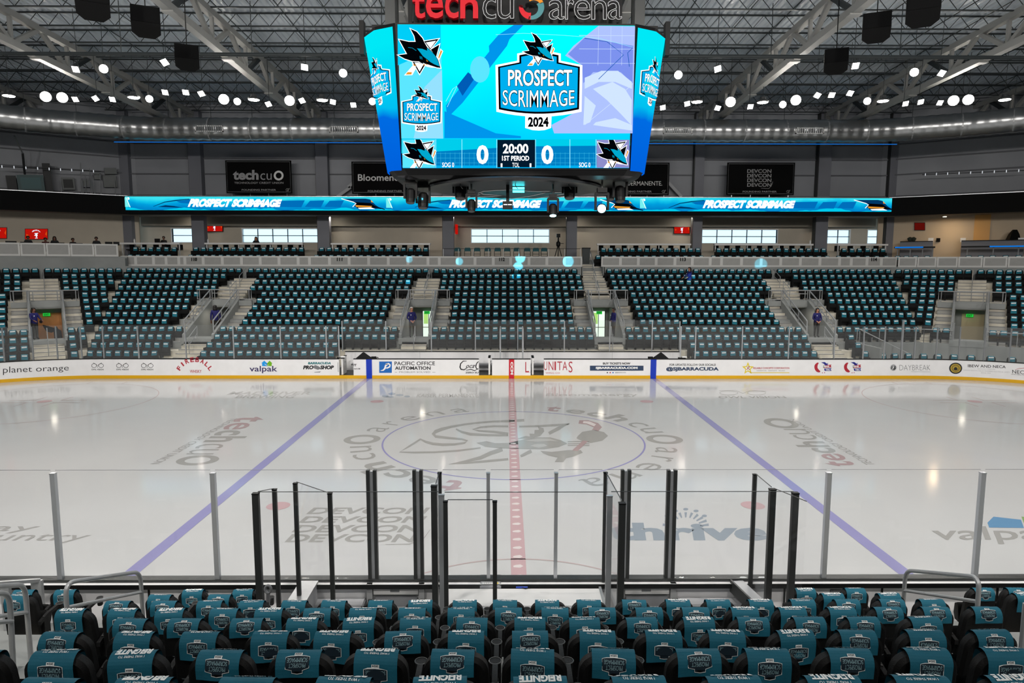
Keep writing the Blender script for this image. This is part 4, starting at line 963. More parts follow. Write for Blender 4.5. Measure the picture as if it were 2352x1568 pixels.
t = thing('scorer_table', 'white scorer table behind the near boards at the red line', 'table', (0, -13.4, .2))
b = MB(); b.layers([[(x, y, z) for x, y in ((-1.2, -13.2), (1.24, -13.2), (1.24, -13.75), (-1.2, -13.75))] for z in (.94, .98)], PAINTW); b.build('tabletop', t)
b = MB(); b.box(-1.2, 1.24, -13.82, -13.76, .2, .97, A_LG); b.build('front_panel', t)
for s in (-1, 1): b = MB(); b.box(s*1.26-.02, s*1.26+.02, -13.85, -13.15, .2, 1.0, STEEL); b.build('side_panel', t)
# things on the table
b = MB(); zt = .981
pz = lambda px, py: tZ(px, py, zt)
p0 = pz(1127, 1342); t = thing('control_console', 'grey scoreboard control console on the scorer table', 'console', (p0.x, p0.y, zt))
b = MB(); b.layers([[(p0.x+x, p0.y+y, zt+z) for x, y, z in ((-.17, -.15, 0), (.17, -.15, 0), (.17, .15, 0), (-.17, .15, 0))], [(p0.x+x, p0.y+y, zt+z) for x, y, z in ((-.17, -.15, .03), (.17, -.15, .03), (.165, .15, .1), (-.165, .15, .1))]], A_GREY); b.build('case', t)
def sl(x, y, h=.003): return (p0.x+x, p0.y+y, zt+.03+.07*(y+.15)/.3+h)
b = MB(); b.poly([sl(-.15, -.13), sl(.15, -.13), sl(.15, -.02), sl(-.15, -.02)], A_LG)
for i in range(6): b.poly([sl(-.13+.035*i, -.11, .005), sl(-.105+.035*i, -.11, .005), sl(-.105+.035*i, -.05, .005), sl(-.13+.035*i, -.05, .005)], PAINTW)
b.poly([sl(.1, -.08, .005), sl(.125, -.08, .005), sl(.125, -.05, .005), sl(.1, -.05, .005)], A_YEL); b.build('keypad', t)
b = MB(); b.poly([sl(-.15, .02), sl(.15, .02), sl(.15, .12), sl(-.15, .12)], DARK); b.poly([sl(-.04, .05, .005), sl(.06, .05, .005), sl(.06, .1, .005), sl(-.04, .1, .005)], mat('lcd_green', (60, 84, 40), .3)); b.build('display', t)
p = pz(1199, 1345); t = thing('tablet', 'blue cased tablet lying on the scorer table', 'tablet', (p.x, p.y, zt)); b = MB(); b.layers([[(p.x+x*k, p.y+y*k, zt+z) for x, y in ((-.1, -.08), (.09, -.08), (.1, .08), (-.09, .08))] for z, k in ((0, 1), (.018, 1), (.022, .94))], mat('tablet_blue', (20, 70, 190), .4)); b.build('case', t)
b = MB(); b.poly([(p.x+x, p.y+y, zt+.0235) for x, y in ((-.075, -.06), (.07, -.06), (.075, .062), (-.07, .062))], mat('tablet_screen', (30, 110, 170), .25)); b.build('screen', t)
b = MB(); b.tube([(p.x+.09+.05*(1-math.cos(a)), p.y+.02+.045*math.sin(a), zt+.02) for a in [2*PI*i/14 for i in range(14)]], .008, BLACK, 5, closed=True); b.tube([(p.x+.0, p.y-.09, zt+.012), (p.x+.05, p.y-.12, zt+.012), (p.x+.12, p.y-.09, zt+.012), (p.x+.12, p.y-.02, zt+.015)], .008, BLACK, 5); b.build('strap', t)
p = pz(1168, 1340); t = thing('remote', 'small black remote on the scorer table between console and tablet', 'remote', (p.x, p.y, zt)); b = MB(); b.box(p.x-.02, p.x+.02, p.y-.05, p.y+.05, zt, zt+.025, BLACK); b.build('body', t); b = MB(); b.box(p.x-.012, p.x+.012, p.y-.03, p.y+.03, zt+.025, zt+.028, A_GREY); b.build('keypad', t)
p = pz(1057, 1341); b = MB(); b.poly([(p.x+x, p.y+y, zt+.002) for x, y in ((-.1, -.05), (.1, -.05), (.095, .06), (-.095, .06))], A_W)
for s in (-1, 1): b.poly([(p.x+s*.1+x, p.y+y, zt+.003) for x, y in ((-.004, -.06), (.004, -.06), (.004, .07), (-.004, .07))], BLACK)
for i in range(5): b.poly([(p.x+x, p.y+.04-.018*i+y, zt+.003) for x, y in ((-.075, -.002), (.075, -.002), (.075, .002), (-.075, .002))], A_LG)
tag(b.build('paper_sheet'), 'white paper taped to the scorer table left of the console', 'paper')
for s, lab in ((-1, 'left'), (1, 'right')):
    t = thing('penalty_bench', f'white penalty bench in the {lab} near box', 'bench', (s*2.5, -14.3, .2)); b = MB(); b.box(s*2.5-.95, s*2.5+.95, -14.75, -14.4, .62, .68, PAINTW); b.build('seat', t)
    for q in (-.8, .8): b = MB(); b.box(s*2.5+q-.03, s*2.5+q+.03, -14.7, -14.45, .2, .62, STEEL); b.build('leg', t)
    t = thing('penalty_gate', f'steel gate frame with latch and hinges, {lab} penalty box', 'gate', (s*2.0, YN-.15, .2))
    b = MB(); b.box(s*2.04-.36, s*2.04+.36, YN-.16, YN-.12, .84, .96, A_W); b.box(s*2.04-.09, s*2.04+.06, YN-.165, YN-.16, .885, .92, A_GREY); b.build('name_panel', t)
    b = MB(); b.box(s*2.04-.34, s*2.04+.34, YN-.15, YN-.13, .25, .8, A_GREY); b.build('gate_panel', t)
    for q in (-.42, .42): b = MB(); b.box(s*2.04+q-.045, s*2.04+q+.045, YN-.19, YN-.11, .2, ZB-.02, STEEL); b.box(s*2.04+q-.02, s*2.04+q+.06, YN-.23, YN-.19, .7, .78, DARK); b.build('upright', t)
    b = MB(); b.beam((s*2.04-.1, YN-.2, .62), (s*2.04+.3, YN-.2, .62), .03, .05, STEEL); b.build('latch', t)
    t = thing('storage_shelf', f'grey open shelf under the boards in the {lab} near box', 'shelf', (s*3.05, YN-.3, .2))
    b = MB(); b.box(s*3.05-.48, s*3.05+.48, YN-.32, YN-.12, .25, .3, A_LG); b.build('shelf', t); b = MB(); b.box(s*3.05-.5, s*3.05+.5, YN-.34, YN-.12, .72, .76, A_LG); b.build('top_panel', t)
    for q in (-.5, .5): b = MB(); b.box(s*3.05+q-.02, s*3.05+q+.02, YN-.34, YN-.12, .2, .74, A_GREY); b.build('side_panel', t)
b = MB(); b.box(-3.55, -3.3, -13.75, -13.15, .2, 1.06, A_LG); b.box(-3.57, -3.28, -13.77, -13.13, 1.06, 1.09, STEEL); tag(b.build('board_end'), 'grey board end panel left of the left penalty bench', 'panel')
b = MB(); b.beam((3.5, -13.1, 1.0), (3.72, -14.6, 1.0), .2, .12, A_LG); b.beam((3.4, -13.1, .98), (3.62, -14.6, .98), .03, .2, DARK); tag(b.build('board_end'), 'slanting grey board end with slots right of the right penalty bench', 'panel')
p = tY(616, 1360, -13.8); b = MB(); b.tube([(p.x+.045*math.sin(a), -13.8, p.z+.05-.06*math.cos(a)) for a in [2*PI*i/14 for i in range(14)]], .02, A_GREY, 6, closed=True); b.beam((p.x, -13.8, p.z), (p.x-.02, -13.8, p.z-.45), .05, .03, A_GREY); tag(b.build('hook_bracket'), 'grey ring ended bracket beside the left rear posts', 'bracket')
# aisle hand rails of the near stand
def nearrail(P, lab, mid):
    t = thing('handrail', lab, 'railing', P[0], 'tube handrails of the near stand'); Q = [Vector(p) for p in P]; R = [Q[0]]
    for i in range(1, len(Q)-1):
        a, c, e = Q[i-1], Q[i], Q[i+1]; r = .16; d1, d2 = (a-c).normalized()*r, (e-c).normalized()*r
        for j in range(6): u = j/5; R.append((c+d1)*(1-u)**2+c*2*u*(1-u)+(c+d2)*u*u)
    R.append(Q[-1]); b = MB(); b.tube(R, .027, STEEL, 10); smooth_angle(b.build('top_rail', t)); b = MB(); b.tube(mid, .022, STEEL, 8); smooth_angle(b.build('mid_rail', t))
    return t
a = tY(322, 1312, -14.55); c = tY(150, 1338, -16.0); e = tY(142, 1360, -16.05)
nearrail([(a.x, a.y, .75), tuple(a), tuple(c), (c.x, c.y-.02, 1.35)], 'bent steel handrail over the left aisle of the near stand', [(a.x, a.y, a.z-.3), (c.x, c.y-.01, c.z-.3)])
a = tY(2080, 1309, -14.55); c = tY(2250, 1325, -16.0)
nearrail([(a.x, a.y, .75), tuple(a), tuple(c), (c.x, c.y-.02, 1.35)], 'bent steel handrail over the right aisle of the near stand', [(a.x, a.y, a.z-.3), (c.x, c.y-.01, c.z-.3)])
a = tY(57, 1342, -16.2); c = tY(-60, 1350, -17.2)
nearrail([(a.x, a.y, 1.1), tuple(a), tuple(c), (c.x, c.y, 1.6)], 'bent steel handrail at the left edge, taller front loop', [(a.x, a.y, a.z-.33), (c.x, c.y, c.z-.33)])
a = tY(22, 1362, -17.0); c = tY(-80, 1362, -17.8); nearrail([(a.x-.05, a.y, 1.4), tuple(a), tuple(c), (c.x, c.y, 1.9)], 'bent steel handrail cut off at the left edge, lower rear loop', [(a.x, a.y, a.z-.3), (c.x, c.y, c.z-.3)])
b = MB(); p = tY(92, 1332, -13.5); q = tY(-20, 1340, -13.9); b.beam(p, q, .05, .05, STEEL); b.box(p.x-.13, p.x+.03, p.y-.03, p.y+.03, .5, p.z, STEEL); b.box(p.x-.55, p.x-.42, p.y-.1, p.y-.04, .5, p.z-.02, STEEL); tag(b.build('guard_rail'), 'flat grey guard rail on square posts at the left edge by the boards', 'railing')
b = MB(); p = tY(2349, 1480, -17.6); b.tube([(p.x, p.y, 1.3), (p.x, p.y, 3.0)], .03, STEEL, 8); tag(b.build('rail_post'), 'vertical steel rail post at the right edge of the near stand', 'railing')
# ================================================================ SUITE LEVEL
NL, NR = Vector((-S34, C34, 0)), Vector((S34, C34, 0))
def tC(px, py, side, ly):
    q = (CRL if side < 0 else CRR)(0, ly); return tPlane(px, py, Vector((q[0], q[1], 0)), NL if side < 0 else NR)
RAILW = mat('rail_frame', (214, 214, 212), .5); RAILP = mat('rail_infill', (168, 168, 166), .7, noise=.05, nscale=3)
def railpanel(a, c, z0, z1, lab, grp):
    a, c = Vector((a[0], a[1], 0)), Vector((c[0], c[1], 0)); d = (c-a).normalized(); t = thing('railing_panel', lab, 'railing', ((a.x+c.x)/2, (a.y+c.y)/2, z0), grp)
    b = MB(); V = lambda p, z: (p.x, p.y, z)
    b.beam(V(a, z1-.05), V(c, z1-.05), .08, .1, RAILW); b.beam(V(a, z0+.06), V(c, z0+.06), .08, .12, RAILW)
    for p in (a+d*.05, c-d*.05): b.beam(V(p, z0), V(p, z1), .1, .06, RAILW, up=(d.y, -d.x, 0))
    b.build('frame', t); b = MB(); b.beam(V(a+d*.06, (z0+z1)/2), V(c-d*.06, (z0+z1)/2), .02, z1-z0-.2, RAILP); b.build('infill', t)
    return t
px1 = [278, 312, 353, 382, 411, 425, 467, 511, 555, 598, 641, 685, 711, 757, 802, 847, 892, 937, 983, 1009, 1050, 1091, 1133, 1173, 1215, 1256, 1296, 1337]
px2 = [1381, 1425, 1466, 1507, 1550, 1590, 1631, 1657, 1703, 1748, 1793, 1838, 1883, 1928, 1955, 1991, 2024, 2060]
for L, o0, nm in ((px1, 0, 'left of the suite stairs'), (px2, 0, 'right of the suite stairs')):
    for i in range(len(L)-1):
        a, c = tY(L[i], 600, 25.5), tY(L[i+1], 600, 25.5); railpanel((a.x, 25.5), (c.x, 25.5), 6.0, 6.72, f'white framed suite railing panel, {nth(i+1)} from the left {nm}', 'straight suite railing')
def pressx(px): p = tC(px, 575, -1, 25.3); return (p.x, p.y)
for i, (a, c) in enumerate(((-8, 46), (47, 105), (106, 161), (162, 216), (217, 271))): railpanel(pressx(a), pressx(c), 6.66, 7.52, f'white framed press box railing panel, {nth(i+1)} from the left', 'press box railing')
b = MB(); hexa(b, [CRL(16, 25.2), CRL(wt(25.2), 25.2), CRL(wt(29.5), 29.5), CRL(16, 29.5)], 6.5, 6.66, CONCD); struct(b.build('press_floor'))
for i, (a, c) in enumerate(((2063, 2106), (2107, 2151), (2152, 2200), (2201, 2257), (2258, 2314), (2315, 2372))):
    p, q = tC(a, 600, 1, 25.5), tC(c, 600, 1, 25.5); railpanel((p.x, p.y), (q.x, q.y), 6.0, 6.72, f'white framed corner railing panel, {nth(i+1)} from the left, far right', 'right corner railing')
for s, px in (('110', 446), ('111', 780), ('112', 1153), ('113', 1569), ('114', 2008)):
    b = MB(); text(b, s, lambda u, v: tY(px-6.5+13*u, 599.5-8*v, 25.44), BLACK, .04); tag(b.build('section_number'), f'black section number {s} on the suite railing', 'sign', 'section numbers')
# floor, counters and stools
b = MB(); ringstrip(b, 25.4, 31.3, 5.7, 5.92, CONCD); ringstrip(b, 26.75, 31.3, 5.92, 6.5, CONCD); struct(b.build('suite_floor'))
STOOL = MB(); STOOL.layers([[(x*k, y, z) for x, z in ((-.2, .72), (.2, .72), (.2, 1.1), (-.2, 1.1))] for y, k in ((-.03, .94), (0, 1), (.03, .94))], SEATF); STOOL.box(-.2, .2, .0, .4, .68, .75, SEATF); STOOL.tube([(0, .2, 0), (0, .2, .7)], .03, DARK, 6); STOOL.lathe([(.2, 0), (.2, .02), (.05, .04)], DARK, 10, (0, .2, 0))
stool_me = STOOL.mesh('bar_stool')
for i, (a, c, lab) in enumerate(((278, 415, 'leftmost pale suite drink counter, by the small window'), (472, 697, 'pale suite drink counter under the wide left window'), (761, 989, 'pale suite drink counter above section 111'), (1371, 1586, 'pale suite drink counter above section 113'), (1640, 1866, 'pale suite drink counter under the wide right window'), (1922, 2037, 'rightmost pale suite drink counter above section 114'))):
    p, q = tY(a, 560, 28.0), tY(c, 560, 28.0); t = thing('drink_counter', lab, 'counter', ((p.x+q.x)/2, 28.0, 6.5), 'suite drink counters')
    b = MB(); b.box(p.x, q.x, 27.8, 28.2, 7.6, 7.72, PAINTW); b.build('counter_top', t)
    n = 4
    for j in range(n): x = p.x+.1+(q.x-p.x-.2)*j/(n-1); b = MB(); b.box(x-.03, x+.03, 27.95, 28.05, 6.5, 7.6, PAINTW); b.build('leg', t)
    m = max(3, int((q.x-p.x)/.8))
    for j in range(m):
        o = link('bar_stool', stool_me); o.location = (p.x+.4+(q.x-p.x-.8)*j/(m-1), 28.75, 6.5); o.rotation_euler.z = PI+rr.uniform(-.2, .2)
        tag(o, f'black stool, {nth(j+1)} from left, behind {lab.replace("pale suite drink ", "")}', 'stool', 'suite bar stools')
# folding chairs with teal covers at the open platform
TEALC = mat('chair_cover', (38, 96, 104), .8)
for j, px in enumerate((1051, 1074, 1096, 1120, 1143, 1165, 1187, 1211, 1231, 1250)):
    x = tY(px, 570, 26.6).x; y = 26.6; t = thing('folding_chair', f'folding chair with teal back cover on the camera platform, {nth(j+1)} from the left', 'chair', (x, y, 6.1), 'folding chairs on the platform')
    b = MB(); b.layers([[(x+dx*k, y+dy-.05, 6.1+z) for dx, z in ((-.22, 1.0), (.22, 1.0), (.24, 1.12), (.18, 1.26), (-.18, 1.26), (-.24, 1.12))] for dy, k in ((-.03, .96), (.03, 1.0))], TEALC); b.build('backrest', t)
    b = MB(); b.box(x-.22, x+.22, y-.45, y-.02, 6.1+.62, 6.1+.66, BLACK); b.build('seat', t)
    for s in (-1, 1): b = MB(); b.tube([(x+s*.23, y-.4, 6.1), (x+s*.23, y-.02, 6.1+.9), (x+s*.2, y-.02, 6.1+1.2)], .02, BLACK, 5); b.tube([(x+s*.23, y+.05, 6.1), (x+s*.23, y-.35, 6.1+.62)], .02, BLACK, 5); b.build('leg', t)
    b = MB()
    for z in (.25, .8): b.tube([(x-.22, y-.1, 6.1+z), (x+.22, y-.1, 6.1+z)], .015, BLACK, 5)
    b.build('stretcher', t)
t = thing('guard_rail', 'thin dark rail on pale posts in front of the platform chairs', 'railing', (0, 26.1, 6.0)); p, q = tY(1016, 571, 26.1), tY(1334, 571, 26.1)
b = MB(); b.tube([p, q], .02, DARK, 6); b.build('top_rail', t)
for px in (1018, 1053, 1087, 1122, 1157, 1192, 1260, 1297, 1333): p = tY(px, 571, 26.1); b = MB(); b.tube([(p.x, 26.1, 6.1), p], .02, PAINTW, 6); b.build('post', t)
p = tY(1282, 590, 26.8); t = thing('video_camera', 'black video camera on a tripod on the platform', 'camera', (p.x, 26.8, 6.1))
for a in (90, 210, 330): b = MB(); b.tube([(p.x+.5*math.cos(math.radians(a)), 26.8+.4*math.sin(math.radians(a)), 6.1), (p.x, 26.8, 7.6)], .03, BLACK, 6); b.build('tripod_leg', t)
b = MB(); b.lathe([(.1, 7.45), (.16, 7.55), (.16, 7.75), (.06, 7.85), (.05, 8.15)], BLACK, 10, (p.x, 26.8, 0)); b.tube([(p.x, 26.8, 7.7), (p.x+.4, 26.8, 7.68)], .02, BLACK, 5); b.build('tripod_head', t)
b = MB(); b.box(p.x-.13, p.x+.13, 26.6, 27.0, 8.12, 8.38, BLACK); b.lathe([(.07, 0), (.08, .15)], BLACK, 10, (p.x, 26.6, 8.25), (0, -1, 0)); b.build('camera_body', t)
p = tY(1346, 590, 26.9); t = thing('waste_bin', 'black waste bin at the top of the suite stairs', 'bin', (p.x, 26.9, 6.1)); b = MB(); b.layers([[(p.x+x*k, 26.9+y*k, z) for x, y in ((-.28, -.28), (.28, -.28), (.28, .28), (-.28, .28))] for z, k in ((6.1, .8), (7.3, 1))], mat('bin_black', (32, 42, 44), .5)); b.build('bin_body', t); b = MB(); b.box(p.x-.3, p.x+.3, 26.6, 27.2, 7.3, 7.38, BLACK); b.build('lid', t)
# walls with windows, columns, soffit
WIN = [(870, 877), (395, 441), (557, 729), (1083, 1261), (1613, 1785), (1899, 1952), (1993, 2028)]
WIN[0] = (287, 294)
wz0, wz1 = 7.87, 8.9
wxs = sorted((tY(a, 540, 31).x, tY(c, 540, 31).x) for a, c in WIN)
b = MB(); x0 = -wx(31)-.5
for a, c in wxs+[(wx(31)+.5, None)]:
    b.box(x0, a, 31, 31.25, 5.5, 10.4, TAN)
    if c is not None: b.box(a, c, 31, 31.25, 5.5, wz0, TAN); b.box(a, c, 31, 31.25, wz1, 10.4, TAN); x0 = c
struct(b.build('wall_far'))
BULK = mat('bulkhead_grey', (120, 116, 106), .8)
b = MB(); hexa(b, [(-wx(30.3), 30.3), (wx(30.3), 30.3), (wx(31), 31), (-wx(31), 31)], 9.1, 9.9, BULK); struct(b.build('trim_bulkhead'))
for side, nm in ((-1, 'left'), (1, 'right')):
    mp = CRL if side < 0 else CRR; b = MB(); hexa(b, [mp(wt(29.5), 29.5), mp(24, 29.5), mp(24, 29.8), mp(wt(29.8), 29.8)], 5.5, 10.4, TAN if side < 0 else mat('wall_beige', (188, 172, 150), .8)); struct(b.build('wall_'+nm))
b = MB(); hexa(b, [CRR(2.35, 29.42), CRR(3.3, 29.42), CRR(3.3, 29.5), CRR(2.35, 29.5)], 5.9, 9.75, mat('door_amber', (206, 158, 92), .6)); struct(b.build('door_1'))
WINGL = glassmat('window_glass', (.96, .99, 1), .01)
for i, (a, c) in enumerate(wxs):
    b = MB(); b.box(a-.06, c+.06, 30.95, 31.27, wz1, wz1+.08, PAINTW); b.box(a-.06, a, 30.97, 31.27, wz0, wz1, PAINTW); b.box(c, c+.06, 30.97, 31.27, wz0, wz1, PAINTW); b.box(a-.06, c+.06, 30.95, 31.27, wz0-.06, wz0, PAINTW)
    wn = struct(b.build(f'window_{i+1}')); n = max(1, round((c-a)/1.22)); b = MB()
    for j in range(1, n): x = a+(c-a)*j/n; b.box(x-.03, x+.03, 31.05, 31.15, wz0, wz1, COLG)
    b.box(a, c, 31.05, 31.15, (wz0+wz1)/2-.03, (wz0+wz1)/2+.03, COLG); b.build('mullion', wn); b = MB(); b.box(a, c, 31.11, 31.12, wz0, wz1, WINGL); b.build('pane', wn)
colx = []
for i, (a, c) in enumerate(((275, 305), (442, 470), (730, 757), (1017, 1042), (1302, 1325), (1591, 1612), (1872, 1900), (2034, 2066))):
    p, q = tY(a, 560, 28.9).x, tY(c, 560, 28.9).x; colx.append((p, q)); b = MB(); b.box(p, q, 28.9, 29.5, 5.9, 17.5, COLG); b.box(p-.04, p, 28.95, 29.45, 5.9, 17.5, DARK)
    struct(b.build('column'))
b = MB(); ringstrip(b, 26.9, 31.2, 9.78, 9.95, BULK); struct(b.build('ceiling_soffit'))
# ribbon board
b = MB(); ringstrip(b, 26.5, 26.9, 9.7, 11.0, mat('fascia_black', (5, 5, 6), .85, spec=.2)); ringstrip(b, 26.48, 26.5, 10.98, 11.02, ALU); struct(b.build('trim_fascia'))
RB = thing('ribbon_display', 'long glowing cyan LED ribbon board along the suite fascia', 'screen', (0, 26.45, 9.9))
xa, xb = tY(283, 470, 26.4).x, tY(2053, 470, 26.4).x; RTOP, RBOT = 10.95, 10.0
rib = screen_ramp('ribbon_picture', [(0, (0, 200, 235)), (.16, (0, 205, 238)), (.2, (0, 128, 200)), (.55, (0, 160, 222)), (.8, (20, 200, 236)), (1, (60, 226, 240))], 2, 1.0, .02, .3, 1.0)
b = MB(); b.box(xa, xb, 26.40, 26.47, RBOT, RTOP, rib); b.build('screen', RB)
R_DK = screen('led_dark_blue', (0, 66, 120), .7); R_BK = screen('led_black', (6, 14, 24), .25); R_W = screen('led_white', (250, 252, 255), 1.25); R_OR = screen('led_orange', (246, 160, 50), .9); R_CY = screen('led_cyan', (120, 240, 240), 1.0); R_MB = screen('led_mid_blue', (0, 116, 196), .9)
r1 = lambda px, py: tY(px, py, 26.385); r2 = lambda px, py: tY(px, py, 26.375); r3 = lambda px, py: tY(px, py, 26.365)
b = MB()
for x0, s in ((283, 1.0), (885, .985), (1468, .985)):
    X = lambda v: x0+(v-283)*s
    y = 0 if x0 == 283 else 3 if x0 > 1000 else 2
    b.poly([r1(X(285), 453+y), r1(X(291), 453+y), r1(X(300), 475+y), r1(X(285), 475+y)], R_CY)
    for q in stroke([(X(289), 453+y), (X(299), 476+y)], 1): b.poly([r2(*p) for p in q], R_W)
    b.poly([r2(X(292), 453+y), r2(X(296), 453+y), r2(X(298), 457+y), r2(X(294), 459+y)], R_W)
    for q in stroke([(X(352), 474+y), (X(378), 464+y), (X(405), 460+y), (X(435), 457+y)], [1, 2, 2.5, 1.5]): b.poly([r1(*p) for p in q], R_DK)
    b.poly([r1(X(362), 475+y), r1(X(380), 471+y), r1(X(400), 473+y), r1(X(420), 477+y)], R_DK)
    b.poly([r1(X(405), 462+y), r1(X(440), 457+y), r1(X(440), 468+y), r1(X(415), 466+y)], R_MB)
    text(b, 'PROSPECT SCRIMMAGE', quadfn((X(431), 475+y), (X(645), 475.5+y), (X(648), 457.5+y), (X(436), 456+y), r2), R_W, .07, .18)
    for a, c, h in ((700, 745, .5), (745, 790, .8), (620, 700, .6)): b.poly([r1(X(a), 475+y), r1(X(a+12), 461+y), r1(X(c), 460+y), r1(X(c-8), 476+y)], R_MB)
    b.poly([r1(X(786), 456+y), r1(X(800), 460+y), r1(X(818), 466+y), r1(X(812), 472+y), r1(X(818), 476+y), r1(X(876), 480+y), r1(X(862), 470+y), r1(X(850), 458+y), r1(X(840), 456+y)], R_DK)
    b.poly([r2(X(815), 464+y), r2(X(850), 466+y), r2(X(868), 477+y), r2(X(820), 478+y)], R_BK)
    for q in stroke([(X(784), 456+y), (X(812), 464+y), (X(818), 467+y), (X(810), 475+y)], 1.6): b.poly([r3(*p) for p in q], R_W)
    b.poly([r3(X(816), 471+y), r3(X(855), 473+y), r3(X(852), 475.5+y), r3(X(818), 475+y)], R_OR); b.poly([r3(X(852), 459+y), r3(X(858), 465+y), r3(X(852), 464+y)], R_OR)
    b.poly([r3(X(822), 477+y), r3(X(852), 476+y), r3(X(862), 480+y), r3(X(826), 480+y)], R_W)
    for q in stroke([(X(855), 472+y), (X(884), 481+y)], 2): b.poly([r3(*p) for p in q], R_BK)
b.build('lettering', RB)
# upper wall, girts, banners
b = MB(); ringstrip(b, 29.5, 29.8, 9.9, 19.5, GREYP, 24); struct(b.build('wall_upper'))
b = MB()
for z in (11.35, 12.95, 14.1, 15.2): ringstrip(b, 29.4, 29.5, z-.06, z+.03, mat('girt_grey', (86, 88, 94), .6), 24)
struct(b.build('wall_girt'))
b = MB()
for px0, py0, px1_, py1 in ((800, 430, 835, 400), (1535, 420, 1565, 452), (775, 452, 806, 430)): b.beam(tY(px0, py0, 29.0), tY(px1_, py1, 29.0), .22, .22, mat('brace_grey', (168, 170, 174), .6))
struct(b.build('wall_brace'))
def banner(x0, y0, x1, y1, lab, fn):
    t = thing('banner', lab, 'banner', tuple(tY((x0+x1)/2, y1, 28.2)), 'sponsor banners on the upper wall'); p, q = tY(x0, y0, 28.2), tY(x1, y1, 28.2)
    b = MB(); b.box(p.x, q.x, 28.2, 28.26, q.z, p.z, mat('banner_black', (9, 9, 10), .8, spec=.1)); b.build('panel', t); b = MB(); i = .1
    for q4 in stroke([(p.x+i, p.z-i), (q.x-i, p.z-i), (q.x-i, q.z+i), (p.x+i, q.z+i)], .025, True): b.poly([(a, 28.19, z) for a, z in q4], A_GREY)
    b.build('border', t); b = MB(); fn(b); b.build('lettering', t)
    b = MB()
    for k in range(4): x = p.x+(q.x-p.x)*(.08+.28*k); b.tube([(x, 28.24, q.z), (x, 28.24, 11.02)], .025, ALU, 5)
    b.build('stay', t)
bs = lambda px, py: tY(px, py, 28.185); BW = mat('banner_white', (214, 214, 214), .6); BG = mat('banner_grey', (150, 150, 152), .6)
def bt(b, s, x0, yb, x1, yt, m=None, bold=0, shear=0): text(b, s, boxfn(x0, yb, x1, yt, bs), m or BW, bold, shear)
def emblem_small(b, x, y):
    for q in stroke([(x-4, y+1), (x-1, y-2), (x+3, y-2), (x, y+1), (x+3, y+3), (x-3, y+3)], .9): b.poly([bs(*p) for p in q], BG)
    for q in stroke([(x+1, y+4), (x+5, y-3)], .8): b.poly([bs(*p) for p in q], BG)
def bn1(b):
    bt(b, 'tech', 535, 413, 594, 390, BG, .04); bt(b, 'cu', 598, 413, 624, 398, BG, -.005)
    for q in stroke(ell(640, 403, 9, 9, 24), 4.5, True): b.poly([bs(*p) for p in q], BW)
    bt(b, 'TECHNOLOGY CREDIT UNION', 538, 422, 651, 417.5, BG, .01); bt(b, 'FOUNDING PARTNER', 555, 438, 634, 434, BG, .02); emblem_small(b, 660, 435)
banner(517, 368, 671, 444, 'black wall banner with tech cu ring lettering, leftmost', bn1)
def bn2(b): bt(b, 'Bloomenergy', 822, 420, 946, 400, BW, .015); bt(b, 'FOUNDING PARTNER', 845, 441, 924, 436.5, BG, .02)
banner(807, 371, 960, 445, 'black wall banner half hidden by the left of the scoreboard', bn2)
def bn3(b): bt(b, 'KAISER', 1411, 426, 1452, 416, BW, .0); bt(b, 'PERMANENTE.', 1443, 426, 1521, 416, BW, .0); bt(b, 'FOUNDING PARTNER', 1418, 442, 1497, 437.5, BG, .02); emblem_small(b, 1524, 439)
banner(1400, 373, 1536, 448, 'black wall banner half hidden by the right of the scoreboard', bn3)
def bn4(b):
    for k in range(4): bt(b, 'DEVCON', 1716, 397+10.6*k, 1772, 388.5+10.6*k, BG, .02, .05)
    for q in stroke([(1748, 432), (1766, 433), (1773, 424), (1775, 417)], .8): b.poly([bs(*p) for p in q], BG)
    bt(b, 'FOUNDING PARTNER', 1706, 442, 1784, 438, BG, .02); emblem_small(b, 1810, 439)
banner(1671, 373, 1823, 448, 'black wall banner with four stacked outlined words, rightmost', bn4)
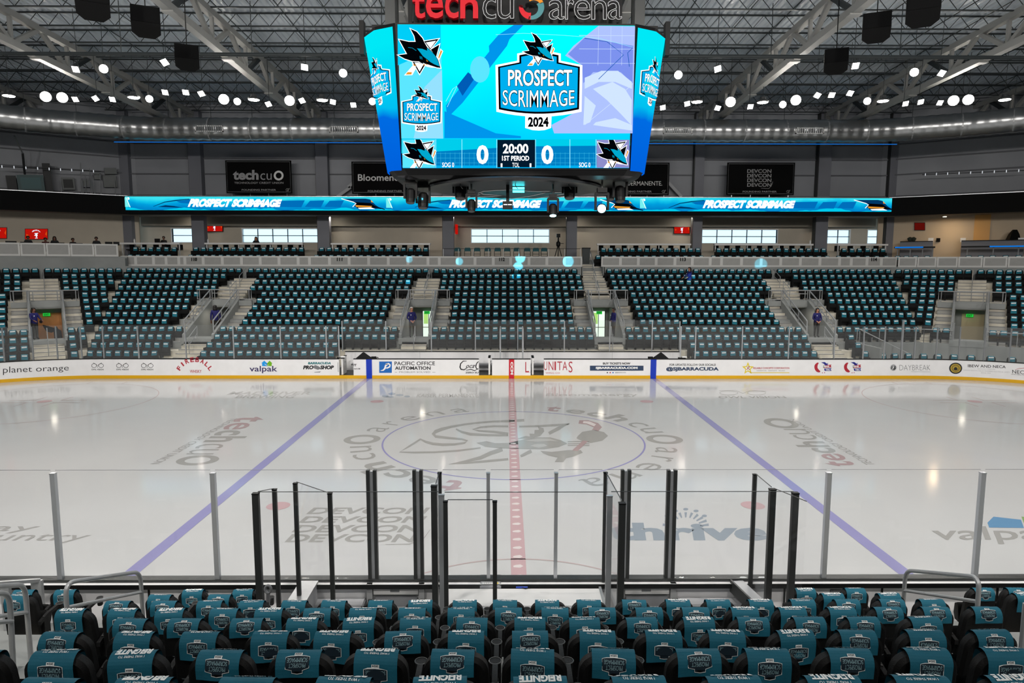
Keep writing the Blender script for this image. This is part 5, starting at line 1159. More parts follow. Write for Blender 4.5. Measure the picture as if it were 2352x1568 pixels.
# televisions
TVR = screen('tv_red', (190, 20, 12), .9); TVB = screen('tv_amber', (220, 90, 20), .9); TVW = screen('tv_white', (230, 235, 255), 1.1); TVD = screen('tv_dark_red', (110, 20, 14), .6)
def tv(x0, y0, x1, y1, surf, nrm, lab, m=TVR, logo=True):
    t = thing('television', lab, 'television', tuple(surf((x0+x1)/2, y1)), 'wall televisions'); g = lambda o: (lambda px, py: surf(px, py)+nrm*o)
    b = MB(); f0, f1 = g(.01), g(.09); b.layers([[f(x, y) for x, y in ((x0-1, y0-1), (x1+1, y0-1), (x1+1, y1+1), (x0-1, y1+1))] for f in (f0, f1)], BLACK); b.build('case', t)
    s = g(.1); b = MB(); b.poly([s(x0, y0), s(x1, y0), s(x1, y1), s(x0, y1)], m)
    if logo:
        s2 = g(.11); w_, h_ = x1-x0, y1-y0; cx_ = (x0+x1)/2
        for i, ch in enumerate('FIREBALL'):
            a = math.radians(145-15.7*i); X, Y_ = cx_+w_*.2*math.cos(a), y0+h_*.42-h_*.3*math.sin(a); text(b, ch, boxfn(X-w_*.022, Y_+h_*.06, X+w_*.022, Y_-h_*.06, s2), TVW, .03)
        b.poly([s2(cx_+w_*u, y0+h_*v) for u, v in ((-.1, .42), (.1, .38), (.04, .5), (.06, .66), (.02, .74), (.05, .84), (-.02, .84), (-.02, .68), (-.1, .66), (-.04, .52))], TVW); b.poly([s2(cx_+w_*u, y0+h_*v) for u, v in ((-.06, .88), (.06, .88), (.06, .93), (-.06, .93))], TVW)
        b.poly([s2(x0+w_*u, y0+h_*v) for u, v in ((.05, .5), (.16, .62), (.06, .7))], TVB); b.poly([s2(x1-w_*u, y0+h_*v) for u, v in ((.03, .2), (.1, .5), (.04, .7))], TVB)
    b.build('screen', t)
wl = lambda px, py: tC(px, py, -1, 29.5)
tv(58, 526, 109, 549, wl, Vector((S34, -C34, 0)), 'red lit television above the press box, second from the left'); tv(-28, 523, 15, 547, wl, Vector((S34, -C34, 0)), 'red lit television cut off at the left edge')
tv(476, 510, 512, 531, lambda a, c: tY(a, c, 30.9), Vector((0, -1, 0)), 'red lit television left of the wide left window'); tv(1548, 515, 1583, 536, lambda a, c: tY(a, c, 30.9), Vector((0, -1, 0)), 'red lit television above section 113')
tv(2101, 512, 2124, 528, lambda a, c: tC(a, c, 1, 29.5), Vector((-S34, -C34, 0)), 'dim red television on the far right corner wall', TVD, False)
p = tY(1048, 525, 29.6); b = MB(); b.box(p.x-.08, p.x+.08, 29.5, 30.3, p.z-.4, p.z+.33, TVR); tag(b.build('television'), 'red television seen edge on beside a column', 'television', 'wall televisions')
for px, py, sd in ((36, 482, -1), (130, 486, -1), (211, 489, -1), (2170, 498, 1)):
    p = tC(px, py, sd, 27.6); b = MB(); b.lathe([(.12, 0), (.12, .02), (.05, .03)], screen('downlight', (255, 240, 215), 6), 12, (p.x, p.y, p.z)); tag(b.build('downlight'), {36: 'small recessed downlight above the press box, leftmost', 130: 'small recessed downlight above the press box, middle', 211: 'small recessed downlight above the press box, rightmost', 2170: 'small recessed downlight over the amber corner wall'}[px], 'light', 'recessed downlights')
# press counter with monitors, right corner bars
p, q = tC(-40, 562, -1, 26.0), tC(268, 568, -1, 26.0); b = MB(); b.beam((p.x, p.y, 7.36), (q.x, q.y, 7.36), .6, .06, BLACK); tag(b.build('press_counter'), 'black press box counter behind the left railing', 'counter')
for i, (a, c, y) in enumerate(((12, 38, 553), (46, 60, 555), (136, 148, 557), (172, 190, 558), (241, 258, 555), (260, 274, 555))):
    p, q = tC(a, y, -1, 26.0), tC(c, y, -1, 26.0); t = thing('monitor', f'black monitor on the press box counter, {nth(i+1)} from the left', 'monitor', ((p.x+q.x)/2, p.y, 7.39), 'press box monitors')
    b = MB(); b.beam((p.x, p.y, (p.z+7.45)/2), (q.x, q.y, (p.z+7.45)/2), .05, p.z-7.45, BLACK); b.build('panel', t); b = MB(); b.box((p.x+q.x)/2-.05, (p.x+q.x)/2+.05, p.y-.05, p.y+.05, 7.39, 7.48, BLACK); b.build('stand', t)
for a, c, y, lab in ((2055, 2148, 566, 'dark corner bar table with blue lit edge, left of the amber wall'), (2208, 2400, 565, 'dark corner bar table with blue lit edge, far right')):
    p, q = tC(a, y, 1, 26.9), tC(c, y, 1, 26.9); t = thing('bar_table', lab, 'table', ((p.x+q.x)/2, (p.y+q.y)/2, 6.5)); b = MB(); b.beam((p.x, p.y, 7.42), (q.x, q.y, 7.42), .7, .1, BLACK); b.build('tabletop', t)
    d = q-p; e = (q-p)*.75; b = MB(); s0 = p+d*.02 if a < 2100 else p+d*.35; s1 = p+d*.72 if a < 2100 else q; nn = Vector((-S34, -C34, 0))*.37
    b.beam((s0.x+nn.x, s0.y+nn.y, 7.42), (s1.x+nn.x, s1.y+nn.y, 7.42), .02, .09, screen('edge_blue', (20, 120, 220), .9)); b.build('light_strip', t)
    for k in (.08, .4, .7, .95): w_ = p+d*k; b = MB(); b.tube([(w_.x, w_.y, 6.5), (w_.x, w_.y, 7.4)], .04, STEEL, 6); b.build('leg', t)
for a, c, lab in ((2068, 2143, 'grey service counter below the dim corner television'), (2208, 2352, 'grey service counter along the beige wall, far right')):
    p, q = tC(a, 560, 1, 28.6), tC(c, 560, 1, 28.6); b = MB(); b.beam((p.x, p.y, 7.2), (q.x, q.y, 7.2), .5, 1.3, COLG); b.beam((p.x, p.y, 7.88), (q.x, q.y, 7.88), .56, .06, BLACK); tag(b.build('service_counter'), lab, 'counter')
p = tC(2155, 551, 1, 29.4); b = MB(); b.beam(p-Vector((.14, 0, 0)), p+Vector((.14, 0, 0)), .03, .28, BLACK); tag(b.build('wall_plaque'), 'small black plaque on the amber corner wall', 'sign')
p = tC(2330, 552, 1, 28.6); b = MB(); b.layers([[(p.x+x*k, p.y+y*k, z) for x, y in ((-.5, -.2), (.3, -.2), (.3, .2), (-.5, .2))] for z, k in ((7.9, 1), (8.3, .7), (8.6, .3))], BLACK); tag(b.build('draped_cover'), 'black draped cover on the right service counter', 'cover')
for px, lab in ((2138, 'white tablet sign on the corner counter end'), (2212, 'white sign on the far right counter, left end'), (2345, 'white sign on the far right counter beside the black cover')):
    p = tC(px, 551, 1, 28.5); b = MB(); b.beam(p-Vector((.14, -.08, 0)), p+Vector((.14, -.08, 0)), .03, .3, PAINTW); tag(b.build('counter_sign'), lab, 'sign')
for px in (2090, 2098): p = tC(px, 552, 1, 28.55); b = MB(); b.lathe([(.06, -.3), (.07, -.1), (.14, .0), (.2, .15), (.06, .25)], mat('plant_dark', (36, 44, 36), .8), 8, p); tag(b.build('potted_plant'), 'small dark potted plant on the corner counter, '+('left' if px < 2094 else 'right'), 'plant')

# ================================================================ CEILING
DECK = mat('roof_deck', (214, 222, 230), .35, .0, noise=.08, nscale=.5); JOIST = mat('joist_steel', (52, 58, 60), .5, .2); TRUSS = mat('truss_paint', (164, 164, 161), .55, noise=.05, nscale=1)
def zd(y): return 19.0-.032*abs(y)
b = MB(); xs = []; x = -50.0
while x < 50: xs += [(x, 0), (x+.12, 0), (x+.17, .07), (x+.29, .07)]; x += .34
vs = []; fs = []
for yv in (-34.5, 0, 31.5): vs += [(x, yv, zd(yv)+h) for x, h in xs]
n = len(xs)
for j in range(2): fs += [(j*n+i, j*n+i+1, (j+1)*n+i+1, (j+1)*n+i) for i in range(n-1)]
b.add(vs, fs, DECK); struct(b.build('ceiling', org=(0, 0, 18)))
y = 7.4
while y < 29.4:
    b = MB(); zt_, zb_ = zd(y)-.04, zd(y)-.66
    b.beam((-44, y, zt_), (44, y, zt_), .1, .06, JOIST); b.beam((-44, y, zb_), (44, y, zb_), .1, .055, JOIST); x = -44.0; up_ = True
    while x < 43: b.beam((x, y, zb_ if up_ else zt_), (x+.55, y, zt_ if up_ else zb_), .026, .026, JOIST); x += .55; up_ = not up_
    struct(b.build('ceiling_joist')); y += 2.35
for x in range(-40, 41, 5):
    b = MB(); b.tube([(x+1.2, 5, zd(5)-.6), (x+1.2, 29.4, zd(29.4)-.6)], .025, JOIST, 5); b.tube([(x+3.7, 5, zd(5)-.1), (x+3.7, 29.4, zd(29.4)-.1)], .025, JOIST, 5); struct(b.build('joist_bridging'))
for x in (-33.2, -23.7, -14.2, -4.74, 4.74, 14.2, 23.7, 33.2):
    b = MB(); zb_ = lambda y: 16.85-.032*abs(y); zt_ = lambda y: zd(y)-.78; ya, yb = -4.5, 29.3
    b.beam((x, ya, zb_(ya)), (x, 0, zb_(0)), .36, .32, TRUSS); b.beam((x, 0, zb_(0)), (x, yb, zb_(yb)), .36, .32, TRUSS); b.beam((x, ya, zt_(ya)), (x, 0, zt_(0)), .34, .3, TRUSS); b.beam((x, 0, zt_(0)), (x, yb, zt_(yb)), .34, .3, TRUSS)
    y = ya; k = 0
    while y < yb-2.2:
        if k % 2 == 0: b.beam((x, y, zt_(y)), (x, y+2.1, zb_(y+2.1)), .2, .2, TRUSS); b.beam((x, y+2.1, zb_(y+2.1)), (x, y+2.1, zt_(y+2.1)), .16, .16, TRUSS)
        else: b.beam((x, y, zb_(y)), (x, y+2.1, zt_(y+2.1)), .2, .2, JOIST if k % 4 == 1 else TRUSS)
        y += 2.1; k += 1
    for yy in (6, 12, 18, 24): b.box(x-.26, x+.26, yy-.2, yy+.2, zb_(yy)-.2, zb_(yy)-.15, TRUSS)
    struct(b.build('roof_truss'))
for yv, zv in ((9.2, 15.75),):
    b = MB(); b.tube([(-40, yv, zv), (40, yv, zv)], .09, JOIST, 8)
    for x in range(-36, 37, 6): b.tube([(x, yv, zv), (x, yv, zd(yv)-.6)], .02, JOIST, 5)
    struct(b.build('lighting_pipe'))
# other walls that close the hall
DARKW = mat('wall_dark', (96, 98, 102), .8); b = MB(); b.box(-48, 48, -34.5, -34.2, -.2, 19.5, DARKW); struct(b.build('wall_near'))
for s, nm in ((-1, 'left'), (1, 'right')): b = MB(); b.box(s*48-.15, s*48+.15, -34.5, 20, -.2, 19.5, DARKW); struct(b.build('wall_'+nm+'_end'))
for s in (-1, 1):
    mp = CRL if s < 0 else CRR; b = MB(); hexa(b, [mp(12, 29.8), mp(26, 29.8), mp(26, 30.1), mp(12, 30.1)], -.2, 19.5, DARKW); struct(b.build('wall_corner'))
b = MB(); b.box(-50, 50, -34.5, 34, -.3, -.12, CONCD); struct(b.build('floor_slab'))
b = MB(); b.box(-31, 31, 31.25, 31.4, -.2, 5.6, CONCD); struct(b.build('wall_base')) 
b = MB(); b.box(-31, 31, 29.8, 31.4, 9.95, 10.4, CONCD); struct(b.build('roof_edge'))
# ducts with grilles, LED line
def bez(P, n=10):
    out = []
    for i in range(len(P)): out.append(Vector(P[i]))
    return out
def duct(P, r, lab, ribs=True):
    t = thing('air_duct', lab, 'duct', tuple(P[len(P)//2]), 'round ducts under the roof'); Q = []
    for i in range(len(P)-1):
        a, c = Vector(P[i]), Vector(P[i+1]); n = max(2, int((c-a).length/.16))
        for j in range(n): Q.append(a+(c-a)*j/n)
    Q.append(Vector(P[-1])); R = [r*(1+(.03 if i % 4 < 2 else -.012)) for i in range(len(Q))]; b = MB(); b.tube(Q, R, GALV, 22); o = b.build('duct_shell', t)
    o.data.polygons.foreach_set('use_smooth', [len(p.vertices) == 4 for p in o.data.polygons])
    L = 0
    for i in range(1, len(Q)):
        L += (Q[i]-Q[i-1]).length
        if L > 2.7:
            L = 0; b = MB(); d = (Q[i]-Q[i-1]).normalized()*.04; b.tube([Q[i]-d, Q[i]+d], r*1.03, STEEL, 22, caps=False); b.tube([Q[i]+Vector((0, 0, r)), (Q[i].x, Q[i].y, zd(Q[i].y))], .015, JOIST, 4); b.build('hanger', t)
    return t
DY, DZ, DR = 23.2, 15.05, .74
LP = [tuple(CRL(22, 23.2))+(15.15,), tuple(CRL(9, 23.2))+(15.15,), tuple(CRL(1.5, 23.2))+(15.12,), (-25.6, 22.9, 15.1), (-23.4, DY, DZ)]
PD = LP+[(-21.5, DY, DZ), (21.5, DY, DZ), (23.4, DY, DZ), (25.6, 22.9, 15.1), tuple(CRR(1.5, 23.2))+(15.12,), tuple(CRR(9, 23.2))+(15.15,), tuple(CRR(22, 23.2))+(15.15,)]
DU = duct(PD, DR, 'long ribbed round silver air duct across the far side under the roof')
for px0, px_1, py in ((448, 512, 295), (756, 822, 297), (1524, 1590, 300), (1828, 1893, 300)):
    p, q = tY(px0, py, DY-DR-.05), tY(px_1, py, DY-DR-.05); g = None; b = MB(); x0, x1, z0, z1 = p.x, q.x, p.z-.2, p.z+.2; yy = DY-DR-.06
    b.box(x0, x1, yy, DY-.2, z0, z0+.06, PAINTW); b.box(x0, x1, yy, DY-.2, z1-.06, z1, PAINTW); b.box(x0, x0+.06, yy, DY-.2, z0, z1, PAINTW); b.box(x1-.06, x1, yy, DY-.2, z0, z1, PAINTW); g = b.build('grille', DU); b = MB(); b.box(x0, x1, DY-.5, DY-.45, z0, z1, BLACK)
    n = 13
    for k in range(1, n): x = x0+(x1-x0)*k/n; b.beam((x, yy+.02, z0), (x, yy+.02, z1), .035, .09, ALU, up=(.5, 1, 0))
    o = b.build('slats', g)
b = MB(); xl, xr = tY(262, 326, 24.6), tY(2060, 333, 24.6); zl = 14.45
b.tube([(xl.x, 24.6, zl), (xr.x, 24.6, zl)], .022, screen('led_line', (20, 120, 225), 1.0), 6); tag(b.build('led_strip'), 'thin blue LED line under the silver duct', 'light')
# speakers
def speaker(px, py, y, sz, rot, lab):
    sz *= .92; p = tY(px, py, y); t = thing('loudspeaker', lab, 'speaker', tuple(p), 'black loudspeakers under the roof'); M = Matrix.Translation(p) @ Matrix.Rotation(rot, 4, 'Z') @ Matrix.Rotation(-.35, 4, 'X')
    h = sz/2; b = MB(); b.M = M; b.layers([[(x, y_, z) for x, y_ in ((-h, -h*.9), (h, -h*.9), (h, h*.4), (h*.55, h), (-h*.55, h), (-h, h*.4))] for z in (-h*.72, h*.72)], mat('speaker_black', (7, 7, 8), .7, spec=.2)); b.build('cabinet', t)
    b = MB(); b.M = M; b.box(-h*.94, h*.94, -h*.95, -h*.9, -h*.68, h*.68, mat('speaker_mesh', (9, 9, 10), .85, spec=.2)); b.build('grille', t); b = MB(); b.tube([p+Vector((0, 0, h)), (p.x, p.y, zd(p.y)-.1)], .02, BLACK, 5); b.build('hanging_cable', t)
speaker(213, 5, -.3, 1.05, .5, 'black hanging loudspeaker cut off at the top left'); speaker(335, 50, 1.6, 1.0, .45, 'black hanging loudspeaker near the top left'); speaker(430, 132, 6.0, 1.0, .4, 'black hanging loudspeaker lower down on the left')
speaker(2120, 20, .6, 1.1, -.5, 'black hanging loudspeaker cut off at the top right'); speaker(2013, 63, 2.2, 1.0, -.45, 'black hanging loudspeaker near the top right'); speaker(1920, 141, 6.2, 1.0, -.4, 'black hanging loudspeaker lower down on the right')
# lamps
LENS = screen('lamp_lens', (255, 248, 236), 60); FLOOD = screen('flood_lens', (255, 252, 246), 22); RIMM = mat('lamp_body', (60, 62, 64), .5)
def hangz(px, py): 
    p = tZ(px, py, 15.35); return p
def face(p): d = (CAM-p); d.z = -9; return d.normalized()
big = [(105, 222), (143, 224), (514, 228), (665, 231), (1678, 234), (1828, 230), (2190, 231), (2224, 229)]; med = [(238, 158), (343, 227), (545, 233), (788, 168), (855, 233), (1558, 172), (1798, 240), (1992, 232), (2100, 166)]
flat = [(20, 218), (307, 222), (583, 227), (740, 228), (1601, 232), (1752, 233), (2028, 230), (2308, 227)]
sq = [(175, 158), (174, 227), (220, 225), (259, 227), (380, 211), (379, 142), (427, 211), (463, 214), (617, 238), (700, 153), (694, 230), (765, 233), (812, 240), (1522, 246), (1578, 237), (1648, 157), (1648, 247), (1723, 244), (1877, 218), (1910, 217), (1952, 213), (1964, 150), (2079, 237), (2114, 233), (2158, 235), (2162, 167)]
def lamp(px, py, r, kind, i, lab, grp):
    p = hangz(px, py); t = thing('flood_light', lab, 'lamp', tuple(p), grp); d = face(p)
    if kind == 'flat': d = Vector((0, 0, -1))
    b = MB()
    if kind == 'sq':
        yaw = rr.uniform(-.5, .5); u = Vector((math.cos(yaw), math.sin(yaw), 0)); d = Vector((-math.sin(yaw)*.1, -.75, -.65)).normalized(); u = (u-d*u.dot(d)).normalized(); v = u.cross(d); C4 = [p+u*a*r+v*c*r*.95 for a, c in ((-1, -1), (1, -1), (1, 1), (-1, 1))]
        b.poly([q+d*.06 for q in C4], FLOOD); b.build('lens', t); b = MB(); b.layers([[q*1.0+(q-p)*.12 for q in C4], [q+(q-p)*.12+d*.055 for q in C4], ], RIMM); b.layers([[p+(q-p)*.6-d*.12 for q in C4], [q+(q-p)*.12 for q in C4]], RIMM); b.build('housing', t)
    else:
        b.lathe([(r*.98, .05), (r*.9, .075)], LENS, 18, p, d); b.build('lens', t); b = MB(); b.lathe([(r*.5, -.25), (r*.6, -.1), (r*1.08, -.02), (r*1.08, .05), (r, .05)], RIMM, 18, p, d); b.build('housing', t)
    b = MB(); b.tube([p-d*.2, (p.x, p.y, zd(p.y)-.6)], .015, JOIST, 4); b.build('hanger', t)
    if kind != 'sq':
        q = p+d*.09; l = area('flood_area_light', q, (0, 0, 0), r*1.8, r*1.8, FAR_BIG if r > .25 else FAR_MED, spread=2.7, shape='DISK')
        l.rotation_euler = Vector((0, 0, -1)).rotation_difference(Vector((d.x*.3, -.75, -1)).normalized()).to_euler()
k = 0
for L, r, kind, nm in ((big, .27, 'round', 'large dazzling round flood light'), (med, .19, 'round', 'medium bright round flood light'), (flat, .3, 'flat', 'flat round high bay light seen from the side'), (sq, .15, 'sq', 'small square white flood light')):
    for i, (px, py) in enumerate(sorted(L)): lamp(px, py, r, kind, i, f'{nm}, {nth(i+1)} from the left', nm+'s')

# plant equipment on the upper left corner ledge
EQ = mat('cabinet_grey', (104, 108, 108), .6); EQT = mat('crate_teal', (20, 62, 66), .5); EQD = mat('rack_dark', (30, 32, 34), .6)
def ebox(px0, py0, px1, py1, ly, d, m, name, lab, cat, extra=None):
    p, q = tC(px0, py1, -1, ly), tC(px1, py1, -1, ly); h = tC(px0, py0, -1, ly).z-p.z; t = thing(name, lab, cat, ((p.x+q.x)/2, (p.y+q.y)/2, p.z)); b = MB(); b.beam((p.x, p.y, p.z+h/2), (q.x, q.y, q.z+h/2), d, h, m); b.build('body', t)
    b = MB(); n = Vector((S34, -C34, 0))*(d/2+.01); k = (q-p)*.12; b.beam(Vector((p.x, p.y, p.z+h*.5))+k+n, Vector((q.x, q.y, q.z+h*.5))-k+n, .015, h*.7, extra or EQD); b.build('front_panel', t); return t
ebox(42, 403, 103, 441, 28.4, .8, EQT, 'equipment_crate', 'dark teal equipment crate on the upper left corner ledge', 'crate', mat('crate_panel', (26, 76, 80), .5))
ebox(103, 376, 121, 442, 28.6, .6, EQD, 'equipment_rack', 'tall dark rack beside the teal crate, upper left ledge', 'rack'); ebox(17, 404, 40, 440, 28.6, .6, EQD, 'equipment_rack', 'low dark rack left of the teal crate, upper left ledge', 'rack')
for i, (a, c, e, f) in enumerate(((143, 408, 172, 436), (190, 410, 206, 430), (216, 396, 230, 412), (240, 386, 268, 400), (238, 402, 268, 430))): ebox(a, c, e, f, 29.2, .3, EQ if i != 1 else COLG, 'electrical_cabinet', f'grey electrical cabinet on the upper left wall, {nth(i+1)} from the left', 'cabinet', EQ if i else EQD)
for i, px in enumerate((141, 188, 191, 198, 209, 212, 218, 232, 265)):
    p, q = tC(px, 446, -1, 28.9), tC(px-2, 402 if i % 2 else 416, -1, 28.9); b = MB(); b.tube([p, q, q+Vector((.03, .0, .9)) if i in (1, 4) else q+Vector((0, 0, .05))], .03, ALU, 6); tag(b.build('conduit_pipe'), f'thin upright pipe on the upper left ledge, {nth(i+1)} from the left', 'pipe', 'upright pipes on the ledge')
p, q, r_ = tC(33, 312, -1, 26.0), tC(52, 352, -1, 27.4), tC(57, 400, -1, 28.2); b = MB(); b.tube([r_, q], .07, EQD, 8); b.tube([q, p], .05, EQ, 8); tag(b.build('boom_arm'), 'thin dark boom arm rising from the upper left corner ledge', 'boom')
def string(sd, pts, nm):
    P = [tC(a, c, sd, 27.6) for a, c in pts]; t = thing('light_string', f'thin dark rod with tiny white lights on the upper {nm} corner', 'light', tuple(P[0]), 'rods with tiny lights'); b = MB(); b.tube(P, .025, EQD, 5); b.build('rod', t); L = P[-1]-P[0]
    for i in range(9): q = P[0]+L*(i+.3)/9; b = MB(); b.lathe([(.02, -.09), (.035, 0), (.02, .09)], screen('tiny_white', (210, 215, 220), 1.0), 6, q); b.build('bulb', t)
string(-1, ((-4, 382), (232, 394)), 'left'); string(1, ((2118, 401), (2360, 391)), 'right')
# ================================================================ SCOREBOARD
SB = thing('scoreboard', 'large hanging center scoreboard with glowing cyan screens and black lower ring', 'scoreboard', (0, 0, 8.6))
P0, P1 = Vector((0, -2.9, 13.085)), Vector((0, -2.25, 9.08)); SN = Vector((0, -4.005, -.65)).normalized()
def tS(px, py, o=0): d = ray(px, py); q = P0+SN*o; return CAM+d*((q-CAM).dot(SN)/d.dot(SN))
oT = [(-3.5, -2.9), (3.5, -2.9), (4.15, -2.55), (4.58, -1.9), (4.62, -1.2), (4.62, 1.2), (4.58, 1.9), (4.15, 2.55), (3.5, 2.9), (-3.5, 2.9), (-4.15, 2.55), (-4.58, 1.9), (-4.62, 1.2), (-4.62, -1.2), (-4.58, -1.9), (-4.15, -2.55)]
oB = [(-3.42, -2.25), (3.5, -2.25), (3.86, -2.05), (4.1, -1.55), (4.1, -1.0), (4.1, 1.0), (4.1, 1.55), (3.86, 2.05), (3.5, 2.25), (-3.42, 2.25), (-3.8, 2.05), (-4.0, 1.55), (-4.0, 1.0), (-4.0, -1.0), (-4.0, -1.55), (-3.8, -2.05)]
b = MB(); b.layers([[(x, y, 13.12) for x, y in oT], [(x, y, 9.05) for x, y in oB]], BLACK); b.build('cabinet', SB)
SBK = mat('scoreboard_gloss', (12, 12, 13), .3, spec=.3)
b = MB(); b.layers([[(x*.99, y*.99, 9.05) for x, y in oB], [(x*.96, y*.97, 8.88) for x, y in oB], [(x*.86, y*.9, 8.78) for x, y in oB]], SBK); b.build('lower_ring', SB)
b = MB(); b.lathe([(2.75, 8.66), (2.92, 8.68), (2.95, 8.74), (2.8, 8.8)], mat('disc_grey', (40, 42, 44), .35, spec=.3), 40, (0.02, .1, 0)); disc = b.build('lower_disc', SB)
DT = mat('disc_teal', (20, 92, 100), .4); DWH = mat('disc_white', (200, 204, 206), .5)
zd_ = lambda px, py: tZ(px, py, 8.652); zd2 = lambda px, py: tZ(px, py, 8.648)
b = MB()
cS = lambda x, y: (880+x/7.35, 380+y/7.35)
SP = [(1430, 540), (1540, 490), (1560, 500), (1640, 480), (1600, 462), (1700, 435), (1900, 420), (2150, 412), (2330, 440), (2380, 470), (2330, 510), (2150, 545), (1850, 575), (1700, 560), (1980, 535), (2000, 510), (1900, 505), (1700, 520), (1560, 535)]
b.poly([zd_(*cS(*p)) for p in [(1660, 470), (1760, 440), (2000, 420), (2250, 425), (2370, 440), (2700, 430), (2680, 462), (2500, 500), (2300, 540), (2000, 560), (1900, 548), (2080, 530), (2060, 505), (1900, 492), (1720, 492)]], DT)
b.poly([zd_(*cS(*p)) for p in [(2400, 545), (2700, 540), (2950, 490), (3250, 466), (3000, 470), (2850, 455), (2650, 470), (2500, 505)]], DT)
for L in ([(1420, 540), (1520, 488), (1580, 500), (1640, 490), (1600, 468), (1700, 436), (1900, 420), (2160, 412), (2400, 428), (2600, 440), (2820, 432), (2700, 470), (2520, 510), (2300, 545), (2050, 572), (1860, 575)], [(1430, 540), (1600, 530), (1850, 520), (2000, 508), (1850, 495), (1700, 490), (1650, 468)], [(2900, 455), (3100, 462), (3260, 452), (3000, 490), (2700, 540), (2450, 565)]):
    for q in stroke([cS(*p) for p in L], 1.3): b.poly([zd2(*p) for p in q], DWH)
b.build('emblem', disc)
# main screen picture
MAIN = [(913, 56), (1458, 59), (1444, 386), (925, 386)]
scr = screen_ramp('screen_picture', [(0, (0, 150, 226)), (.25, (0, 196, 250)), (.55, (0, 226, 250)), (.8, (0, 246, 252)), (1, (0, 250, 255))], 2, .25, .0, .1, 1.05)
b = MB(); b.poly([tS(*p, .02) for p in MAIN], scr); MS = b.build('screen', SB)
L_LAV = screen('led_lavender', (176, 196, 255), 1.0); L_PALE = screen('led_pale', (206, 226, 255), 1.05); L_PER = screen('led_periwinkle', (128, 150, 244), .95); L_BLUE = screen('led_blue', (0, 150, 236), 1.0); L_DEEP = screen('led_deep', (0, 96, 190), .9); L_SKY = screen('led_sky', (90, 226, 252), 1.05)
L_BADGE = screen('led_badge', (0, 176, 240), 1.0); L_TEAL = screen('led_logo_teal', (0, 168, 206), 1.0); L_NIGHT = screen('led_night', (6, 40, 66), .5); L_SLAB = screen('led_slab', (0, 130, 200), .95); L_GRID = screen('led_grid', (60, 206, 246), 1.0); L_LINE = screen('led_line_pale', (150, 236, 255), 1.1)
b = MB(); lay = lambda i: .024+.004*i
def sp(P, m, i=0): b.poly([tS(*p, lay(i)) for p in P], m)
def ss(P, wd, m, i=0, closed=False):
    for q in stroke(P, wd, closed): b.poly([tS(*p, lay(i)) for p in q], m)
def clip(P, y0, y1):
    for sgn, lim in ((1, y0), (-1, y1)):
        out = []
        for i in range(len(P)):
            a, c = P[i-1], P[i]; ia, ic = sgn*(a[1]-lim) >= 0, sgn*(c[1]-lim) >= 0
            if ia != ic: t = (lim-a[1])/(c[1]-a[1]); out.append((a[0]+(c[0]-a[0])*t, lim))
            if ic: out.append(c)
        P = out
        if len(P) < 3: return []
    return P
c2s = lambda x, y: (820+x/3.136, y/3.136)
# left column, streaks, right hand pale picture
sp([(913, 56.5), (1012, 57), (1018, 318), (922, 318)], L_SKY, 0); sp([(913, 56.5), (1012, 57), (1013, 110), (960, 130), (914, 150)], screen('led_turq', (0, 206, 248), 1.0), 1); sp([(975, 200), (1015, 160), (1018, 318), (950, 318)], screen('led_ice', (150, 226, 255), 1.0), 1)
sp([c2s(*p) for p in ((640, 760), (1050, 250), (1110, 250), (1080, 330), (760, 740), (650, 850))], L_BLUE, 0); sp([c2s(*p) for p in ((950, 330), (1020, 250), (1130, 180), (1200, 180), (1080, 300), (960, 470))], L_BLUE, 1); sp([c2s(*p) for p in ((720, 620), (800, 520), (850, 560), (760, 690))], L_DEEP, 1)
ss([c2s(*p) for p in ((650, 770), (720, 620), (690, 640), (640, 730))], 1.2, L_LINE, 2); sp([c2s(*p) for p in ell(885, 500, 70, 95, 20)], L_SKY, 2)
sp([c2s(*p) for p in ((630, 800), (1000, 960), (1180, 980), (1180, 995), (630, 995))], L_BLUE, 0)
sp([c2s(*p) for p in ((1740, 186), (2003, 190), (1985, 960), (1420, 960), (1400, 900), (1590, 800), (1620, 470), (1500, 400), (1560, 330))], L_LAV, 0); sp([c2s(*p) for p in ((1640, 270), (1990, 330), (1985, 600), (1900, 520), (1700, 520), (1630, 600), (1620, 470), (1520, 390))], L_PER, 1)
sp([c2s(*p) for p in ((1640, 560), (1760, 510), (1880, 510), (1980, 590), (1980, 640), (1860, 590), (1740, 590), (1640, 640))], L_PALE, 2); sp([c2s(*p) for p in ((1700, 640), (1840, 590), (1930, 640), (1980, 720), (1975, 900), (1900, 820), (1800, 720))], L_PALE, 2); sp([c2s(*p) for p in ((1640, 690), (1720, 760), (1680, 880), (1630, 900))], L_PALE, 2); sp([c2s(*p) for p in ((1720, 880), (1860, 850), (1980, 900), (1980, 940), (1700, 900))], L_PALE, 2)
for y in (255, 352, 455): ss([c2s(1600, y), c2s(2000, y+2)], .9, L_PALE, 3)
for x in (1740, 1830, 1910): ss([c2s(x, 190), c2s(x-4, 470)], .7, L_PALE, 3)
ss([c2s(*p) for p in ((1640, 275), (1800, 300), (1920, 395), (1740, 570))], 1.4, L_DEEP, 3); ss([c2s(*p) for p in ((1985, 345), (1950, 380), (1962, 480))], 1.4, L_DEEP, 3); ss([c2s(*p) for p in ((1000, 250), (1200, 240), (1500, 255), (1740, 275), (1990, 340))], .8, L_LINE, 3)
ss([c2s(1640, 900), c2s(1860, 720), c2s(1990, 600)], 1, L_PALE, 3)
